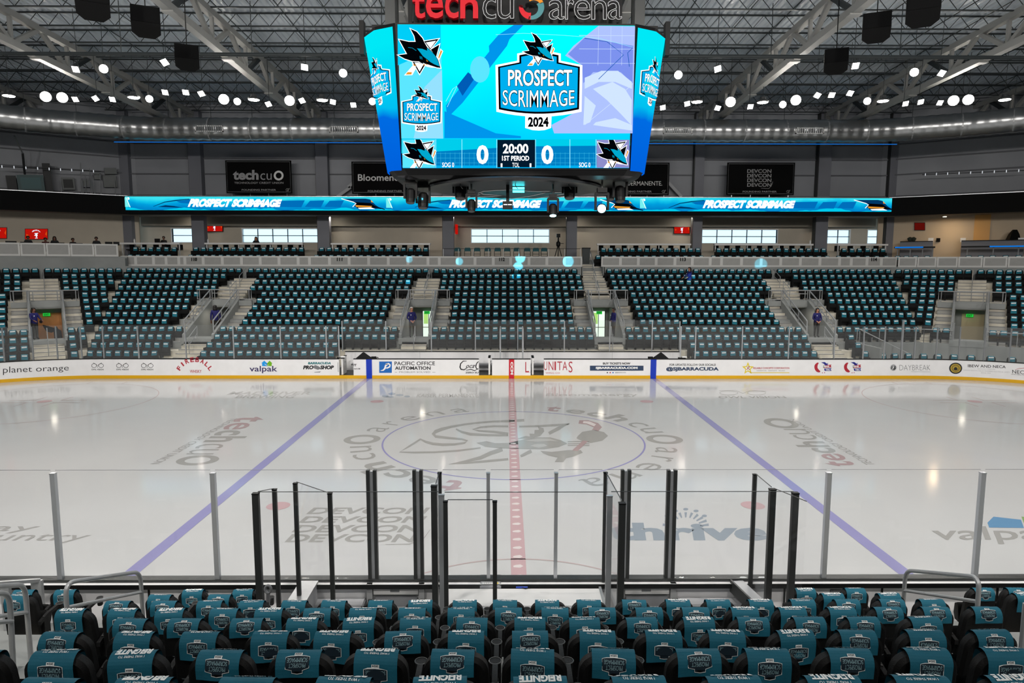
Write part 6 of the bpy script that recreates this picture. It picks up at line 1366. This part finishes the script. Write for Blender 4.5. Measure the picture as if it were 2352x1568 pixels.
# emblem polygons in their own units
SHK = dict(
 tri=([(455, 245), (662, 210), (540, 362)], R_BK), triw=([(480, 262), (625, 236), (545, 345)], R_W), fin2=([(550, 362), (672, 290), (625, 465)], R_BK),
 tb=([(292, 532), (392, 706), (482, 556)], R_BK), tbw=([(320, 545), (392, 672), (455, 556)], R_W), body=([(262, 68), (350, 110), (430, 200), (470, 280), (500, 330), (560, 380), (620, 450), (655, 510), (687, 620), (640, 615), (560, 590), (480, 562), (430, 560), (385, 530), (290, 525), (180, 490), (88, 440), (215, 424), (104, 222), (240, 252), (336, 252), (318, 170)], R_BK),
 head=([(355, 345), (430, 352), (500, 378), (496, 338), (560, 388), (618, 456), (648, 512), (676, 600), (600, 570), (540, 535), (500, 500), (440, 455), (400, 402)], L_TEAL), jaw=([(438, 546), (500, 580), (590, 603), (640, 616), (560, 617), (490, 604)], R_W), eye=([(484, 500), (514, 530), (494, 530)], R_OR),
 shaft=([(300, 568), (500, 562), (502, 584), (312, 594)], R_OR), blade=([(306, 590), (346, 598), (282, 712), (194, 716)], R_W), tip=([(222, 680), (284, 680), (276, 712), (196, 714)], R_OR), end=([(692, 368), (712, 386), (668, 488), (654, 474)], R_OR))
def shark(f, i0, y0=-1e9, y1=1e9):
    for k in ('tri', 'fin2', 'tb', 'body', 'blade', 'shaft', 'end'):
        P = clip([f(*p) for p in poly_offset(SHK[k][0], 11)], y0, y1)
        if P: sp(P, R_W, i0)
    for j, k in enumerate(('tri', 'triw', 'fin2', 'tb', 'tbw', 'shaft', 'blade', 'tip', 'body', 'head', 'jaw', 'eye', 'end')):
        P = clip([f(*p) for p in SHK[k][0]], y0, y1)
        if P: sp(P, SHK[k][1], i0+1+(j > 7)+(k in ('head', 'eye', 'tip', 'triw', 'tbw', 'jaw'))*.5)
    for q in ([(395, 452), (400, 492)], [(409, 456), (414, 497)], [(423, 462), (428, 500)], [(230, 330), (290, 340), (345, 378)]):
        for r in stroke([f(*p) for p in q], .8):
            P = clip(list(r), y0, y1)
            if P: sp(P, L_TEAL, i0+3)
c4 = lambda x, y: (900+x/6.146, 55+y/6.149)
shark(c4, 3)
def arcpts(x0, y0, x1, y1, sag, n=7): return [(x0+(x1-x0)*i/n, y0+(y1-y0)*i/n-sag*4*(i/n)*(1-i/n)) for i in range(n+1)]
def badge_outline(w, t1, sh_, t2, sag, bt_, bs, tag_=None):
    P = arcpts(832-sh_, t2, 832+sh_, t2, sag)+[(832+sh_, t1-60+0)]+[(832+w, t1), (832+w*.98, bt_)]
    P += [p for p in arcpts(832+w*.98, bt_, 832-w*.98, bt_, -bs, 9)][1:]
    return P+[(832-w, t1), (832-sh_, t1-60)]
def badge(f, i0, F=None):
    F = F or (lambda P, m, i: sp([f(*p) for p in P], m, i)); T_ = lambda s, x0, yb, x1, yt, m, i, bd, sag=0: text(b, s, lambda u, v: (tS(*f(x0+(x1-x0)*u, yb+(yt-yb)*v+sag*4*u*(1-u)*(1-v)), lay(i)) if F2 is None else F2(x0+(x1-x0)*u, yb+(yt-yb)*v+sag*4*u*(1-u)*(1-v), i)), m, bd)
    F(badge_outline(602, 540, 302, 380, 35, 1185, 70), R_W, i0); F([(642, 1230), (1008, 1230), (1000, 1410), (910, 1440), (832, 1446), (740, 1440), (640, 1410)], R_W, i0)
    F(badge_outline(567, 562, 272, 402, 30, 1152, 62), R_BK, i0+1); F(badge_outline(540, 578, 245, 424, 28, 1128, 58), L_BADGE, i0+2)
    T_('PROSPECT', 400, 836, 1295, 596, R_BK, i0+3, .05); T_('PROSPECT', 404, 830, 1291, 602, R_W, i0+3.6, .02)
    T_('SCRIMMAGE', 325, 1095, 1327, 880, R_BK, i0+3, .03, 38); T_('SCRIMMAGE', 330, 1090, 1322, 886, R_W, i0+3.6, .0, 38); T_('2024', 680, 1396, 966, 1258, R_BK, i0+3, .04)
F2 = None
c3 = lambda x, y: (1100+x/6.032, 60+y/6.032); badge(c3, 4); shark(lambda x, y: c3(610+(x-88)*.695, 95+(y-68)*.69), 9)
cb = lambda x, y: c4(420+(x-832)*.478, 1090+(y-540)*.48); badge(cb, 4); shark(lambda x, y: cb(610+(x-88)*.695, 95+(y-68)*.69), 9)
# score strip
sp([(922, 319.5), (1447, 320), (1445, 386), (925, 386)], L_SLAB, 3); sp([(922, 319.5), (1447, 320), (1447, 334), (1200, 336), (1000, 348), (922, 352)], screen('led_strip_top', (0, 206, 236), 1.0), 4); sp([(924, 380), (1445, 380), (1445, 386), (925, 386)], L_BADGE, 4)
for y in (352, 363, 374): ss([(1003, y), (1368, y)], .5, L_GRID, 5)
for x in range(1012, 1368, 11): ss([(x, 350), (x, 380)], .4, L_GRID, 5)
sp([(1142.5, 321), (1229, 321), (1229, 384), (1142.5, 384)], L_NIGHT, 6)
for x in (1001, 1061, 1141, 1230, 1309, 1369): ss([(x, 320), (x, 385)], 1.4, L_LINE, 7)
sp([(924, 320.5), (999, 320.5), (999, 385), (925, 385)], L_SKY, 6); sp([(1371, 321), (1446, 321), (1445, 385), (1371, 385)], screen('led_mauve', (150, 150, 214), .9), 6)
shark(lambda x, y: (910+(70+(x-88)*.511)/4.276, 310+(190+(y-440)*.556)/4.276), 7, 320, 385.5); shark(lambda x, y: (910+(1972+(x-88)*.497)/4.276, 310+(190+(y-440)*.556)/4.276), 7, 321, 385.5)
def lt(s, x0, yb, x1, yt, m=R_W, bold=.03): text(b, s, lambda u, v: tS(x0+(x1-x0)*u, yb+(yt-yb)*v, lay(9)), m, bold)
lt('0', 1094.5, 377, 1122, 333, bold=.035); lt('0', 1243.5, 377, 1271, 333.5, bold=.035); lt('20:00', 1155, 352.5, 1213.5, 330); lt('1ST PERIOD', 1153, 369, 1215.5, 357.5); lt('TOL', 1176.5, 384, 1193, 373.5, bold=.01); lt('1', 1150, 384, 1154, 375, bold=0); lt('1', 1216.5, 384, 1220.5, 375, bold=0); lt('SOG 0', 1015.5, 384, 1043, 373, bold=.015); lt('SOG 0', 1330, 384, 1356, 373, bold=.015)
b.build('picture', MS)
# curved corner screens
def corner(s):
    ix = [0, 15, 14, 13] if s < 0 else [1, 2, 3, 4]
    T = [Vector((oT[i][0], oT[i][1], 13.02)) for i in ix]; B = [Vector((oB[i][0], oB[i][1], 9.02)) for i in ix]
    def pt(u, v, o=.03):
        k = min(2.9999, max(0, u*3)); i = int(k); f = k-i; a = T[i]+(T[i+1]-T[i])*f; c = B[i]+(B[i+1]-B[i])*f; n = Vector((s*(.45+.5*u), -(1-u*.75), -.12)).normalized(); return a+(c-a)*v+n*o
    b = MB(); n = 18
    m = screen_ramp('corner_picture', [(0, (0, 96, 224)), (.5, (0, 110, 232)), (.58, (0, 196, 246)), (1, (0, 238, 252))], 2, .25, .0, .08, .95) if 'corner_picture' not in MATS else MATS['corner_picture']
    U = [.03+.94*i/n for i in range(n+1)]; vs = [pt(u, v) for v in (.0, .5, 1) for u in U]; b.add(vs, [(j*(n+1)+i, j*(n+1)+i+1, (j+1)*(n+1)+i+1, (j+1)*(n+1)+i) for j in range(2) for i in range(n)], m); o = b.build('corner_screen', SB)
    return pt, o
for s in (-1, 1):
    pt, par = corner(s)
    def fuv(x, y): return (.42+(1 if s > 0 else -1)*(x-832)/2050, .17+(y-100)/1345*.34)
    b = MB()
    def dense(P):
        out = []
        for i in range(len(P)):
            a, c = P[i-1], P[i]
            for j in range(4): out.append((a[0]+(c[0]-a[0])*j/4, a[1]+(c[1]-a[1])*j/4))
        return out
    def Fp(P, m, i): b.poly([pt(*fuv(*p), .036+.006*i) for p in dense(P)], m)
    F2 = lambda x, y, i: pt(*fuv(x, y), .036+.006*i)
    badge(None, 0, Fp)
    for k, (P, m) in SHK.items():
        if k in ('tri', 'fin2', 'tb', 'body', 'blade', 'shaft'): Fp([(610+(x-88)*.695, 95+(y-68)*.69) for x, y in poly_offset(P, 11)], R_W, 4)
    for j, k in enumerate(('tri', 'triw', 'fin2', 'tb', 'tbw', 'shaft', 'blade', 'body', 'head', 'jaw')): Fp([(610+(x-88)*.695, 95+(y-68)*.69) for x, y in SHK[k][0]], SHK[k][1], 4.6+.5*(j > 1)+.5*(j > 6)+.5*(j > 7))
    b.build('picture', par)
F2 = None
for x in (-4.72, 4.72): b = MB(); b.box(x-.07, x+.07, -1.7, -1.4, 12.6, 13.6, BLACK); b.build('end_bracket', SB)
b = MB(); b.box(-4.3, 4.3, -2.2, 2.2, 13.12, 13.3, BLACK); b.box(-3.9, -3.6, -2.2, -1.9, 13.3, 15.4, DARK); b.box(3.6, 3.9, -2.2, -1.9, 13.3, 15.4, DARK); b.box(-3.2, 3.2, -2.3, -2.0, 13.3, 15.2, BLACK); b.build('top_frame', SB)
for x in (-3.6, 3.6):
    for y in (-1.8, 1.8): b = MB(); b.tube([(x, y, 13.2), (x, y, zd(y)-.2)], .05, DARK, 6); b.build('hoist_cable', SB)
# arena name above the screens
NS = thing('letter_sign', 'open letter arena name sign in red and white on top of the scoreboard', 'sign', (0, -2.75, 13.3)); n3 = lambda px, py, o=0: tY(px, py, -2.75-o)
SR = mat('sign_red', (190, 12, 30), .5, emit=.15, spec=.2); SW = mat('sign_white', (200, 202, 204), .5, spec=.2); SDK = mat('sign_dark', (16, 16, 17), .6, spec=.2)
def solid(s, box, m, bold, th=.16):
    f, bk = MB(), MB(); V, F, a = glyphs(s, bold); g = boxfn(*box, lambda x, y: n3(x, y)); Pf = [g(u, v) for u, v in V]; Pb = [p+Vector((0, th, 0)) for p in Pf]
    ed = {}
    for q in F:
        for i in range(len(q)): e = (q[i], q[(i+1) % len(q)]); ed[e] = ed.get((e[1], e[0]), 0) or 1
    S = [e for e in ed if (e[1], e[0]) not in ed]; n = len(Pf); f.add(Pf, F, m); f.add(Pf+Pb, [(a_, c_, c_+n, a_+n) for a_, c_ in S], m); return f
for s, x0, x1, yt in (('t', 947, 976, -18), ('e', 978, 1018, -13), ('c', 1022, 1053, -13), ('h', 1057, 1098, -25)): solid(s, (x0, 42, x1, yt), SR, .012).build('letter', NS)
def outl(s, x0, x1, yb, yt, wd=1.1):
    V, F, a = glyphs(s, -.005); ed = {}
    for q in F:
        for i in range(len(q)): ed[(q[i], q[(i+1) % len(q)])] = 1
    f = MB(); g = lambda v: (x0+(x1-x0)*v[0], yb+(yt-yb)*v[1]); f2 = [tuple(n3(*g(v), .03)) for v in V]
    for a_, c_ in [e for e in ed if (e[1], e[0]) not in ed]:
        for q in stroke([g(V[a_]), g(V[c_])], wd): f.poly([n3(*p, .04) for p in q], SW)
    f.add([tuple(n3(*g(v), .02)) for v in V], F, SDK); f.build('letter', NS)
for s, x0, x1, yt in (('c', 1109, 1139, -6), ('u', 1143, 1180, -6), ('a', 1261, 1296, 0), ('r', 1299, 1318, -1), ('e', 1319, 1356, 0), ('n', 1359, 1393, 1), ('a', 1396, 1428, 1)): outl(s, x0, x1, 43 if x0 < 1240 else 44.5, yt)
b = MB()
for a0, a1, m in ((95, 185, SDK), (170, 265, SR), (255, 390, mat('sign_teal', (70, 128, 134), .5, spec=.2)), (20, 110, mat('sign_orange', (220, 136, 20), .5, spec=.2))):
    n = 14; A = [math.radians(a0+(a1-a0)*i/n) for i in range(n+1)]
    for i in range(n):
        f0, f1 = i/n, (i+1)/n; r0, r1_ = 29, 29; i0, i1 = 15+10*(1-f0)*.8-2, 15+10*(1-f1)*.8-2
        b.poly([n3(1221+r0*math.cos(A[i]), 16-r0*math.sin(A[i]), .03), n3(1221+r0*math.cos(A[i+1]), 16-r0*math.sin(A[i+1]), .03), n3(1221+i1*math.cos(A[i+1]), 16-i1*math.sin(A[i+1]), .03), n3(1221+i0*math.cos(A[i]), 16-i0*math.sin(A[i]), .03)], m)
b.build('ring_emblem', NS)
b = MB()
for x in (-3.0, -1.5, 0, 1.5, 3.0): b.beam((x, -2.72, 13.2), (x, -2.3, 14.4), .05, .05, DARK)
b.build('support', NS)
# moving lights under the ring
ML_C = screen('beam_lens', (150, 240, 255), 30); ML_D = mat('lens_dark', (40, 44, 48), .15)
def head(px, py, y, sz, lab, lit=0, down=True):
    p = tY(px, py, y); t = thing('moving_light', lab, 'stage light', (p.x, y, p.z), 'stage lights under the scoreboard'); k = sz
    b = MB(); b.box(p.x-.16*k, p.x+.16*k, y-.14*k, y+.14*k, p.z+.52*k, p.z+.68*k, BLACK); b.tube([(p.x, y, p.z+.68*k), (p.x, y, max(8.8, p.z+.9*k))], .03, DARK, 6); b.build('base', t)
    b = MB()
    for s in (-1, 1): b.box(p.x+s*.21*k-.03, p.x+s*.21*k+.03, y-.07, y+.07, p.z-.05, p.z+.5*k, BLACK)
    b.box(p.x-.22*k, p.x+.22*k, y-.08, y+.08, p.z+.44*k, p.z+.53*k, BLACK); b.build('yoke', t)
    d = (CAM-p).normalized() if lit == 2 else Vector((0, -.35, -1)).normalized(); b = MB(); b.lathe([(.12*k, -.28*k), (.17*k, -.2*k), (.17*k, .12*k), (.15*k, .22*k)], BLACK, 14, p, d); b.build('head', t)
    b = MB(); b.lathe([(.135*k, .222*k), (.1*k, .235*k)], ML_C if lit else ML_D, 14, p, d); b.build('lens', t)
    return p
head(943, 452, -1.6, .9, 'black moving light at the left end of the ring'); head(972, 463, -1.2, 1.0, 'black moving light second from left under the ring'); head(1058, 440, -1.0, 1.1, 'black moving light upright before the left of the disc'); head(1083, 474, -1.8, .75, 'small black moving light hanging below the left of the disc')
head(1270, 484, -1.8, .75, 'moving light with a lit cyan lens below the right of the disc', 1); head(1308, 440, -1.0, 1.05, 'black moving light before the right of the disc'); p = head(1382, 479, -1.6, .95, 'moving light glaring cyan toward the viewer, right of the disc', 2); head(1424, 448, -1.2, 1.0, 'black moving light at the right end of the ring')
head(1402, 446, .6, .9, 'black moving light behind the glaring cyan one')
p = tY(1166, 470, -1.6); t = thing('strip_projector', 'black box fixture with two white bars below the disc', 'stage light', tuple(p)); b = MB(); b.box(p.x-.16, p.x+.16, -1.7, -1.5, p.z-.14, p.z+.1, BLACK); b.build('case', t); b = MB(); b.box(p.x-.13, p.x-.01, -1.715, -1.7, p.z-.02, p.z+.01, R_W); b.box(p.x+.01, p.x+.13, -1.715, -1.7, p.z-.02, p.z+.01, R_W); b.build('light_bar', t); b = MB(); b.box(p.x-.05, p.x+.05, -1.65, -1.55, p.z+.1, 8.7, BLACK); b.build('hanger', t)
p = tY(1191, 436, -1.2); t = thing('light_bar', 'double cyan glowing light bar before the disc', 'stage light', tuple(p)); b = MB(); b.box(p.x-.2, p.x+.2, -1.2, -1.1, p.z-.1, p.z+.1, BLACK); b.build('case', t); b = MB(); LB_ = screen('bar_cyan', (70, 240, 250), 6); b.box(p.x-.19, p.x+.19, -1.22, -1.2, p.z+.015, p.z+.085, LB_); b.box(p.x-.19, p.x+.19, -1.22, -1.2, p.z-.085, p.z-.015, LB_); b.build('lens', t)
for s, px in ((0, 1058), (1, 1185), (2, 1308)):
    p = tY(px, 390, -1.9); b = MB(); b.lathe([(.08, 8.86), (.17, 8.9), (.17, 9.0)], BLACK, 14, (p.x, -1.9, 0)); b.tube([(p.x, -1.9, 8.9), (p.x-.02, -1.9, 8.62), (p.x+.06, -1.9, 8.5)], .012, DARK, 5); tag(b.build('cable_gland'), ('left', 'middle', 'right')[s]+' black cable outlet with dangling wire under the screen', 'cable outlet', 'cable outlets under the screen')
# cyan beams those lights throw on the far railing and seats
def beam(src, dst, ang, pw):
    l = bpy.data.lights.new('beam_light', 'SPOT'); l.energy = pw*9; l.color = (.1, .75, 1); l.spot_size = math.radians(ang); l.spot_blend = .35; l.shadow_soft_size = .05
    o = bpy.data.objects.new('beam_light', l); COL.objects.link(o); o.location = src; o.rotation_euler = (Vector(dst)-Vector(src)).to_track_quat('-Z', 'Y').to_euler()
for px, py, sx, an, pw in ((1195, 592, 1.0, 1.6, 9000), (1190, 612, 1.6, 1.5, 9000), (1185, 640, .4, 1.4, 7000), (1055, 600, -1.4, 1.2, 4500), (1305, 600, 1.8, 1.8, 6000), (940, 595, -2.2, 1.1, 3000), (1747, 606, 2.8, 1.6, 5000), (450, 586, -2.8, 1.6, 4500), (1595, 645, 2.2, 1.2, 4000), (930, 655, -2.0, 1.3, 4000)):
    beam((sx, -1.6, 8.25), tY(px, py, 25.4), an, pw)

# ================================================================ PEOPLE
def person(x, y, z, rot, lab, hair, hairlen, skin, jacket, legs, pose='hands', bulk=1.0, h=1.0, seated=False, cat_='person', group=None):
    t = thing('person', lab, 'person', (x, y, z), group); V = []; E = []; R = []
    def add(p, r, par=None):
        V.append(Vector(p)*h); R.append(r*h); i = len(V)-1
        if par is not None: E.append((par, i))
        return i
    hz = .95 if not seated else .52; B = bulk
    pel = add((0, 0, hz), .135*B); bel = add((0, .02, hz+.16), .135*B, pel); ch = add((0, .02, hz+.36), .15*B, bel); nk = add((0, .0, hz+.52), .06, ch); hd = add((0, .015, hz+.60), .072, nk); h1 = add((0, .03, hz+.68), .092, hd); add((0, .02, hz+.775), .07, h1); add((0, .125, hz+.655), .018, h1)
    for s in (-1, 1):
        sh = add((s*.17*B, .0, hz+.46), .075, ch)
        if pose == 'hands' : el = (s*.25*B, .03, hz+.18); wr = (s*.10, .2, hz+.02); hnd = (s*.04, .225, hz-.02)
        elif pose == 'desk': el = (s*.26, .1, hz+.2); wr = (s*.14, .32, hz+.16); hnd = (s*.1, .4, hz+.15)
        elif pose == 'lean': el = (s*.24, .12, hz+.22); wr = (s*.22, .34, hz+.12); hnd = (s*.2, .42, hz+.08)
        else: el = (s*.25, -.02, hz+.16); wr = (s*.24, .06, hz-.08); hnd = (s*.23, .09, hz-.17)
        e = add(el, .048, sh); q = add(wr, .034, e); m = add(hnd, .036, q); d = (Vector(hnd)-Vector(wr)).normalized(); sd = Vector((1, 0, 0)) if abs(d.x) < .7 else Vector((0, 0, 1))
        for k in range(4): f = Vector(hnd)+d*.06+sd*(.018*(k-1.5)); i = add(f, .011, m); add(f+d*(.035+.008*(1.5-abs(k-1.5)))+Vector((0, -.01, -.008)), .009, i)
        i = add(Vector(hnd)+sd*(-s*.04)+d*.01, .012, m); add(Vector(hnd)+sd*(-s*.055)+d*.045, .010, i)
        hp = add((s*.09, 0, hz-.06), .105*B, pel)
        if seated: kn = add((s*.11, .42, hz-.04), .065, hp); an = add((s*.11, .44, .08), .045, kn)
        else: kn = add((s*.1, .02, .50), .07, hp); an = add((s*.1, -.01, .09), .048, kn)
        to = add((s*.12, (.6 if seated else .15), .04), .04, an)
    me = bpy.data.meshes.new('body'); me.from_pydata([tuple(v) for v in V], E, []); o = bpy.data.objects.new('body', me); COL.objects.link(o)
    sk = o.modifiers.new('Skin', 'SKIN'); ly = me.skin_vertices[0].data
    for i, r in enumerate(R): ly[i].radius = (r, r)
    ly[0].use_root = True; ss_ = o.modifiers.new('Sub', 'SUBSURF'); ss_.levels = 1; ss_.render_levels = 1
    dg = bpy.context.evaluated_depsgraph_get(); m2 = bpy.data.meshes.new_from_object(o.evaluated_get(dg)); bpy.data.objects.remove(o); bpy.data.meshes.remove(me)
    m2.materials.clear()
    for mm in (skin, jacket, legs, SHIRT, BLACK): m2.materials.append(mm)
    hands = [v for v in (V[i] for i in range(len(V)) if R[i] < .0375*h and V[i].z < (hz+.5)*h and V[i].z > .15)]
    for p in m2.polygons:
        c = p.center/h; mi = 1
        if c.z > hz+.515: mi = 0
        elif any((p.center-v).length < .05*h for v in hands if True) and (p.center.y > .19*h or pose == 'side' and c.z < hz-.05): mi = 0
        elif c.z > hz+.32 and abs(c.x) < .045*(1+(c.z-hz-.32)*2) and c.y > .08: mi = 3
        elif c.z < (hz-.1 if not seated else hz+.02) and (c.z < .1): mi = 4
        elif c.z < hz-.06 or (seated and c.z < hz+.04): mi = 2
        p.material_index = mi; p.use_smooth = True
    bo = link('body', m2, t); t.rotation_euler.z = rot
    b = MB(); hc = Vector((0, .018, hz+.70))*h; n = 12; prof = [(.02, .115), (.07, .10), (.1, .05), (.106, .0), (.1, -.05)]
    for k in range(len(prof)-1):
        for j in range(n):
            a0, a1 = 2*PI*j/n, 2*PI*(j+1)/n; am = (a0+a1)/2
            if k >= 2 and math.sin(am) > .35: continue
            b.poly([hc+Vector((r*math.cos(a), r*math.sin(a)*1.08-.012, z_))*h for r, z_, a in ((prof[k][0], prof[k][1], a0), (prof[k][0], prof[k][1], a1), (prof[k+1][0], prof[k+1][1], a1), (prof[k+1][0], prof[k+1][1], a0))], hair)
    if hairlen:
        b.layers([[hc+Vector((x_*k_, y_-.05, z_))*h for x_, y_ in ((-.11, -.04), (.11, -.04), (.115, .06), (.08, .03), (-.08, .03), (-.115, .06))] for z_, k_ in ((.0, 1), (-.12, 1.1), (-.2-hairlen, .95))], hair)
    hm = b.mesh('hair', smooth=True); link('hair', hm, t)
    b = MB()
    for s in (-1, 1):
        b.lathe([(.005, -.006), (.013, 0), (.005, .006)], mat('eye_white', (230, 228, 224), .3), 8, (s*.035*h, .108*h, (hz+.69)*h), (0, 1, 0)); b.lathe([(.003, 0), (.007, .006), (.003, .008)], BLACK, 8, (s*.035*h, .11*h, (hz+.69)*h), (0, 1, 0)); b.lathe([(.012, -.03), (.02, 0), (.012, .03)], skin, 8, (s*.098*h, .01*h, (hz+.68)*h))
    b.box(-.028*h, .028*h, .1*h, .114*h, (hz+.615)*h, (hz+.625)*h, mat('lips', (150, 80, 74), .5)); link('face', b.mesh('face'), t)
    if jacket is NAVY:
        b = MB(); b.lathe([(.03, 0), (.03, .012)], SHIRT, 10, Vector((.085*B, .15*B+.01, hz+.36))*h, (0, 1, 0)); link('badge', b.mesh('badge'), t)
    return t
def foot(px, py, y): p = tY(px, py, y); return p.x, p.z
x, z = foot(946, 773, 16.7); person(x, 16.7, 1.84, PI+.45, 'white haired usher in a navy blazer standing at the tunnel left of section 112', HAIRW, 0, SKIN, NAVY, TROUS, 'hands', 1.06, 1.03)
x, z = foot(1409, 770, 17.0); person(x, 17.0, 1.84, PI/2+.35, 'dark haired usher in a navy blazer turned left at the tunnel right of section 112', HAIRD, 0, SKIND, NAVY, TROUS, 'hands', 1.0, 1.0)
x, z = foot(1874, 775, 16.9); person(x, 16.9, 1.84, PI+.1, 'long haired usher in a navy blazer standing at the tunnel under section 114', HAIRD, .2, SKIN, NAVY, TROUS, 'hands', 1.08, 1.0)
x, z = foot(497, 773, 18.0); person(x, 18.0, 1.84, .5, 'usher in a navy blazer seen from behind in the left tunnel', HAIRD, .02, SKIND, NAVY, TROUS, 'side', 1.06, 1.04)
q = CRL(FT+.62, 17.1); person(q[0], q[1], 1.84, -PI/2-.4, 'usher in a dark blazer in the far left corner tunnel beside the orange wall', HAIRD, .05, SKIND, NAVY, TROUS, 'lean', 1.05, 1.04)
p = tY(1583, 640, 23.0); person(p.x, 22.95, rz(10)+.0, PI/2+.4, 'usher in a navy blazer bending among the upper seats below section 113', HAIRD, .1, SKIN, NAVY, TROUS, 'lean', 1.05, 1.0)
MAR = mat('maroon_clothes', (70, 24, 26), .8)
for px, py, hl, cl, lab in ((64, 545, 0, DARKC, 'person in dark clothes seated below the red television in the press box'), (104, 549, 0, MAR, 'person in maroon clothes seated in the press box'), (125, 546, .22, DARKC, 'long haired person in dark clothes seated in the press box'), (167, 550, 0, DARKC, 'person bent over a monitor in the press box'), (221, 547, 0, DARKC, 'short haired person seated alone at the right of the press box')):
    p = tC(px, py, -1, 26.9); person(p.x, p.y, p.z-1.22, PI+math.radians(34)+(.4 if 'bent' in lab else 0), lab, HAIRD, hl, SKIND, cl, cl, 'desk', 1.0, 1.0, True)
p = tY(376, 545, 28.7); person(p.x, 28.7, p.z-1.24, PI, 'person with headphones at a laptop behind the leftmost suite counter', HAIRD, 0, SKIND, DARKC, DARKC, 'desk', 1.0, 1.0, True)
q = tY(369, 551, 28.0); t = thing('laptop', 'open black laptop on the leftmost suite counter', 'laptop', (q.x-.2, 28.0, 7.72)); b = MB(); b.box(q.x-.42, q.x-.02, 27.95, 28.2, 7.72, 7.74, BLACK); b.build('keyboard_base', t); b = MB(); b.box(q.x-.42, q.x-.02, 27.93, 27.95, 7.74, 8.02, BLACK); b.build('lid', t)
p = tY(588, 546, 28.8); person(p.x, 28.8, p.z-1.24, PI, 'long haired person in a dark jacket before the wide left window', HAIRD, .2, SKIN, DARKC, DARKC, 'desk', 1.0, 1.0, True)
# water bottles on counters
for px, lab in ((309, 'small white bottle on the leftmost suite counter'), (478, 'small white bottle on the counter under the wide left window'), (1861, 'small white bottle on the counter under the wide right window')):
    p = tY(px, 558, 27.95); b = MB(); b.lathe([(.05, 0), (.055, .02), (.055, .2), (.02, .26), (.02, .3)], PAINTW, 10, (p.x, 27.95, 7.72)); tag(b.build('bottle'), lab, 'bottle', 'suite counter bottles')
for o in list(bpy.data.objects):
    if '_org' in o: del o['_org']
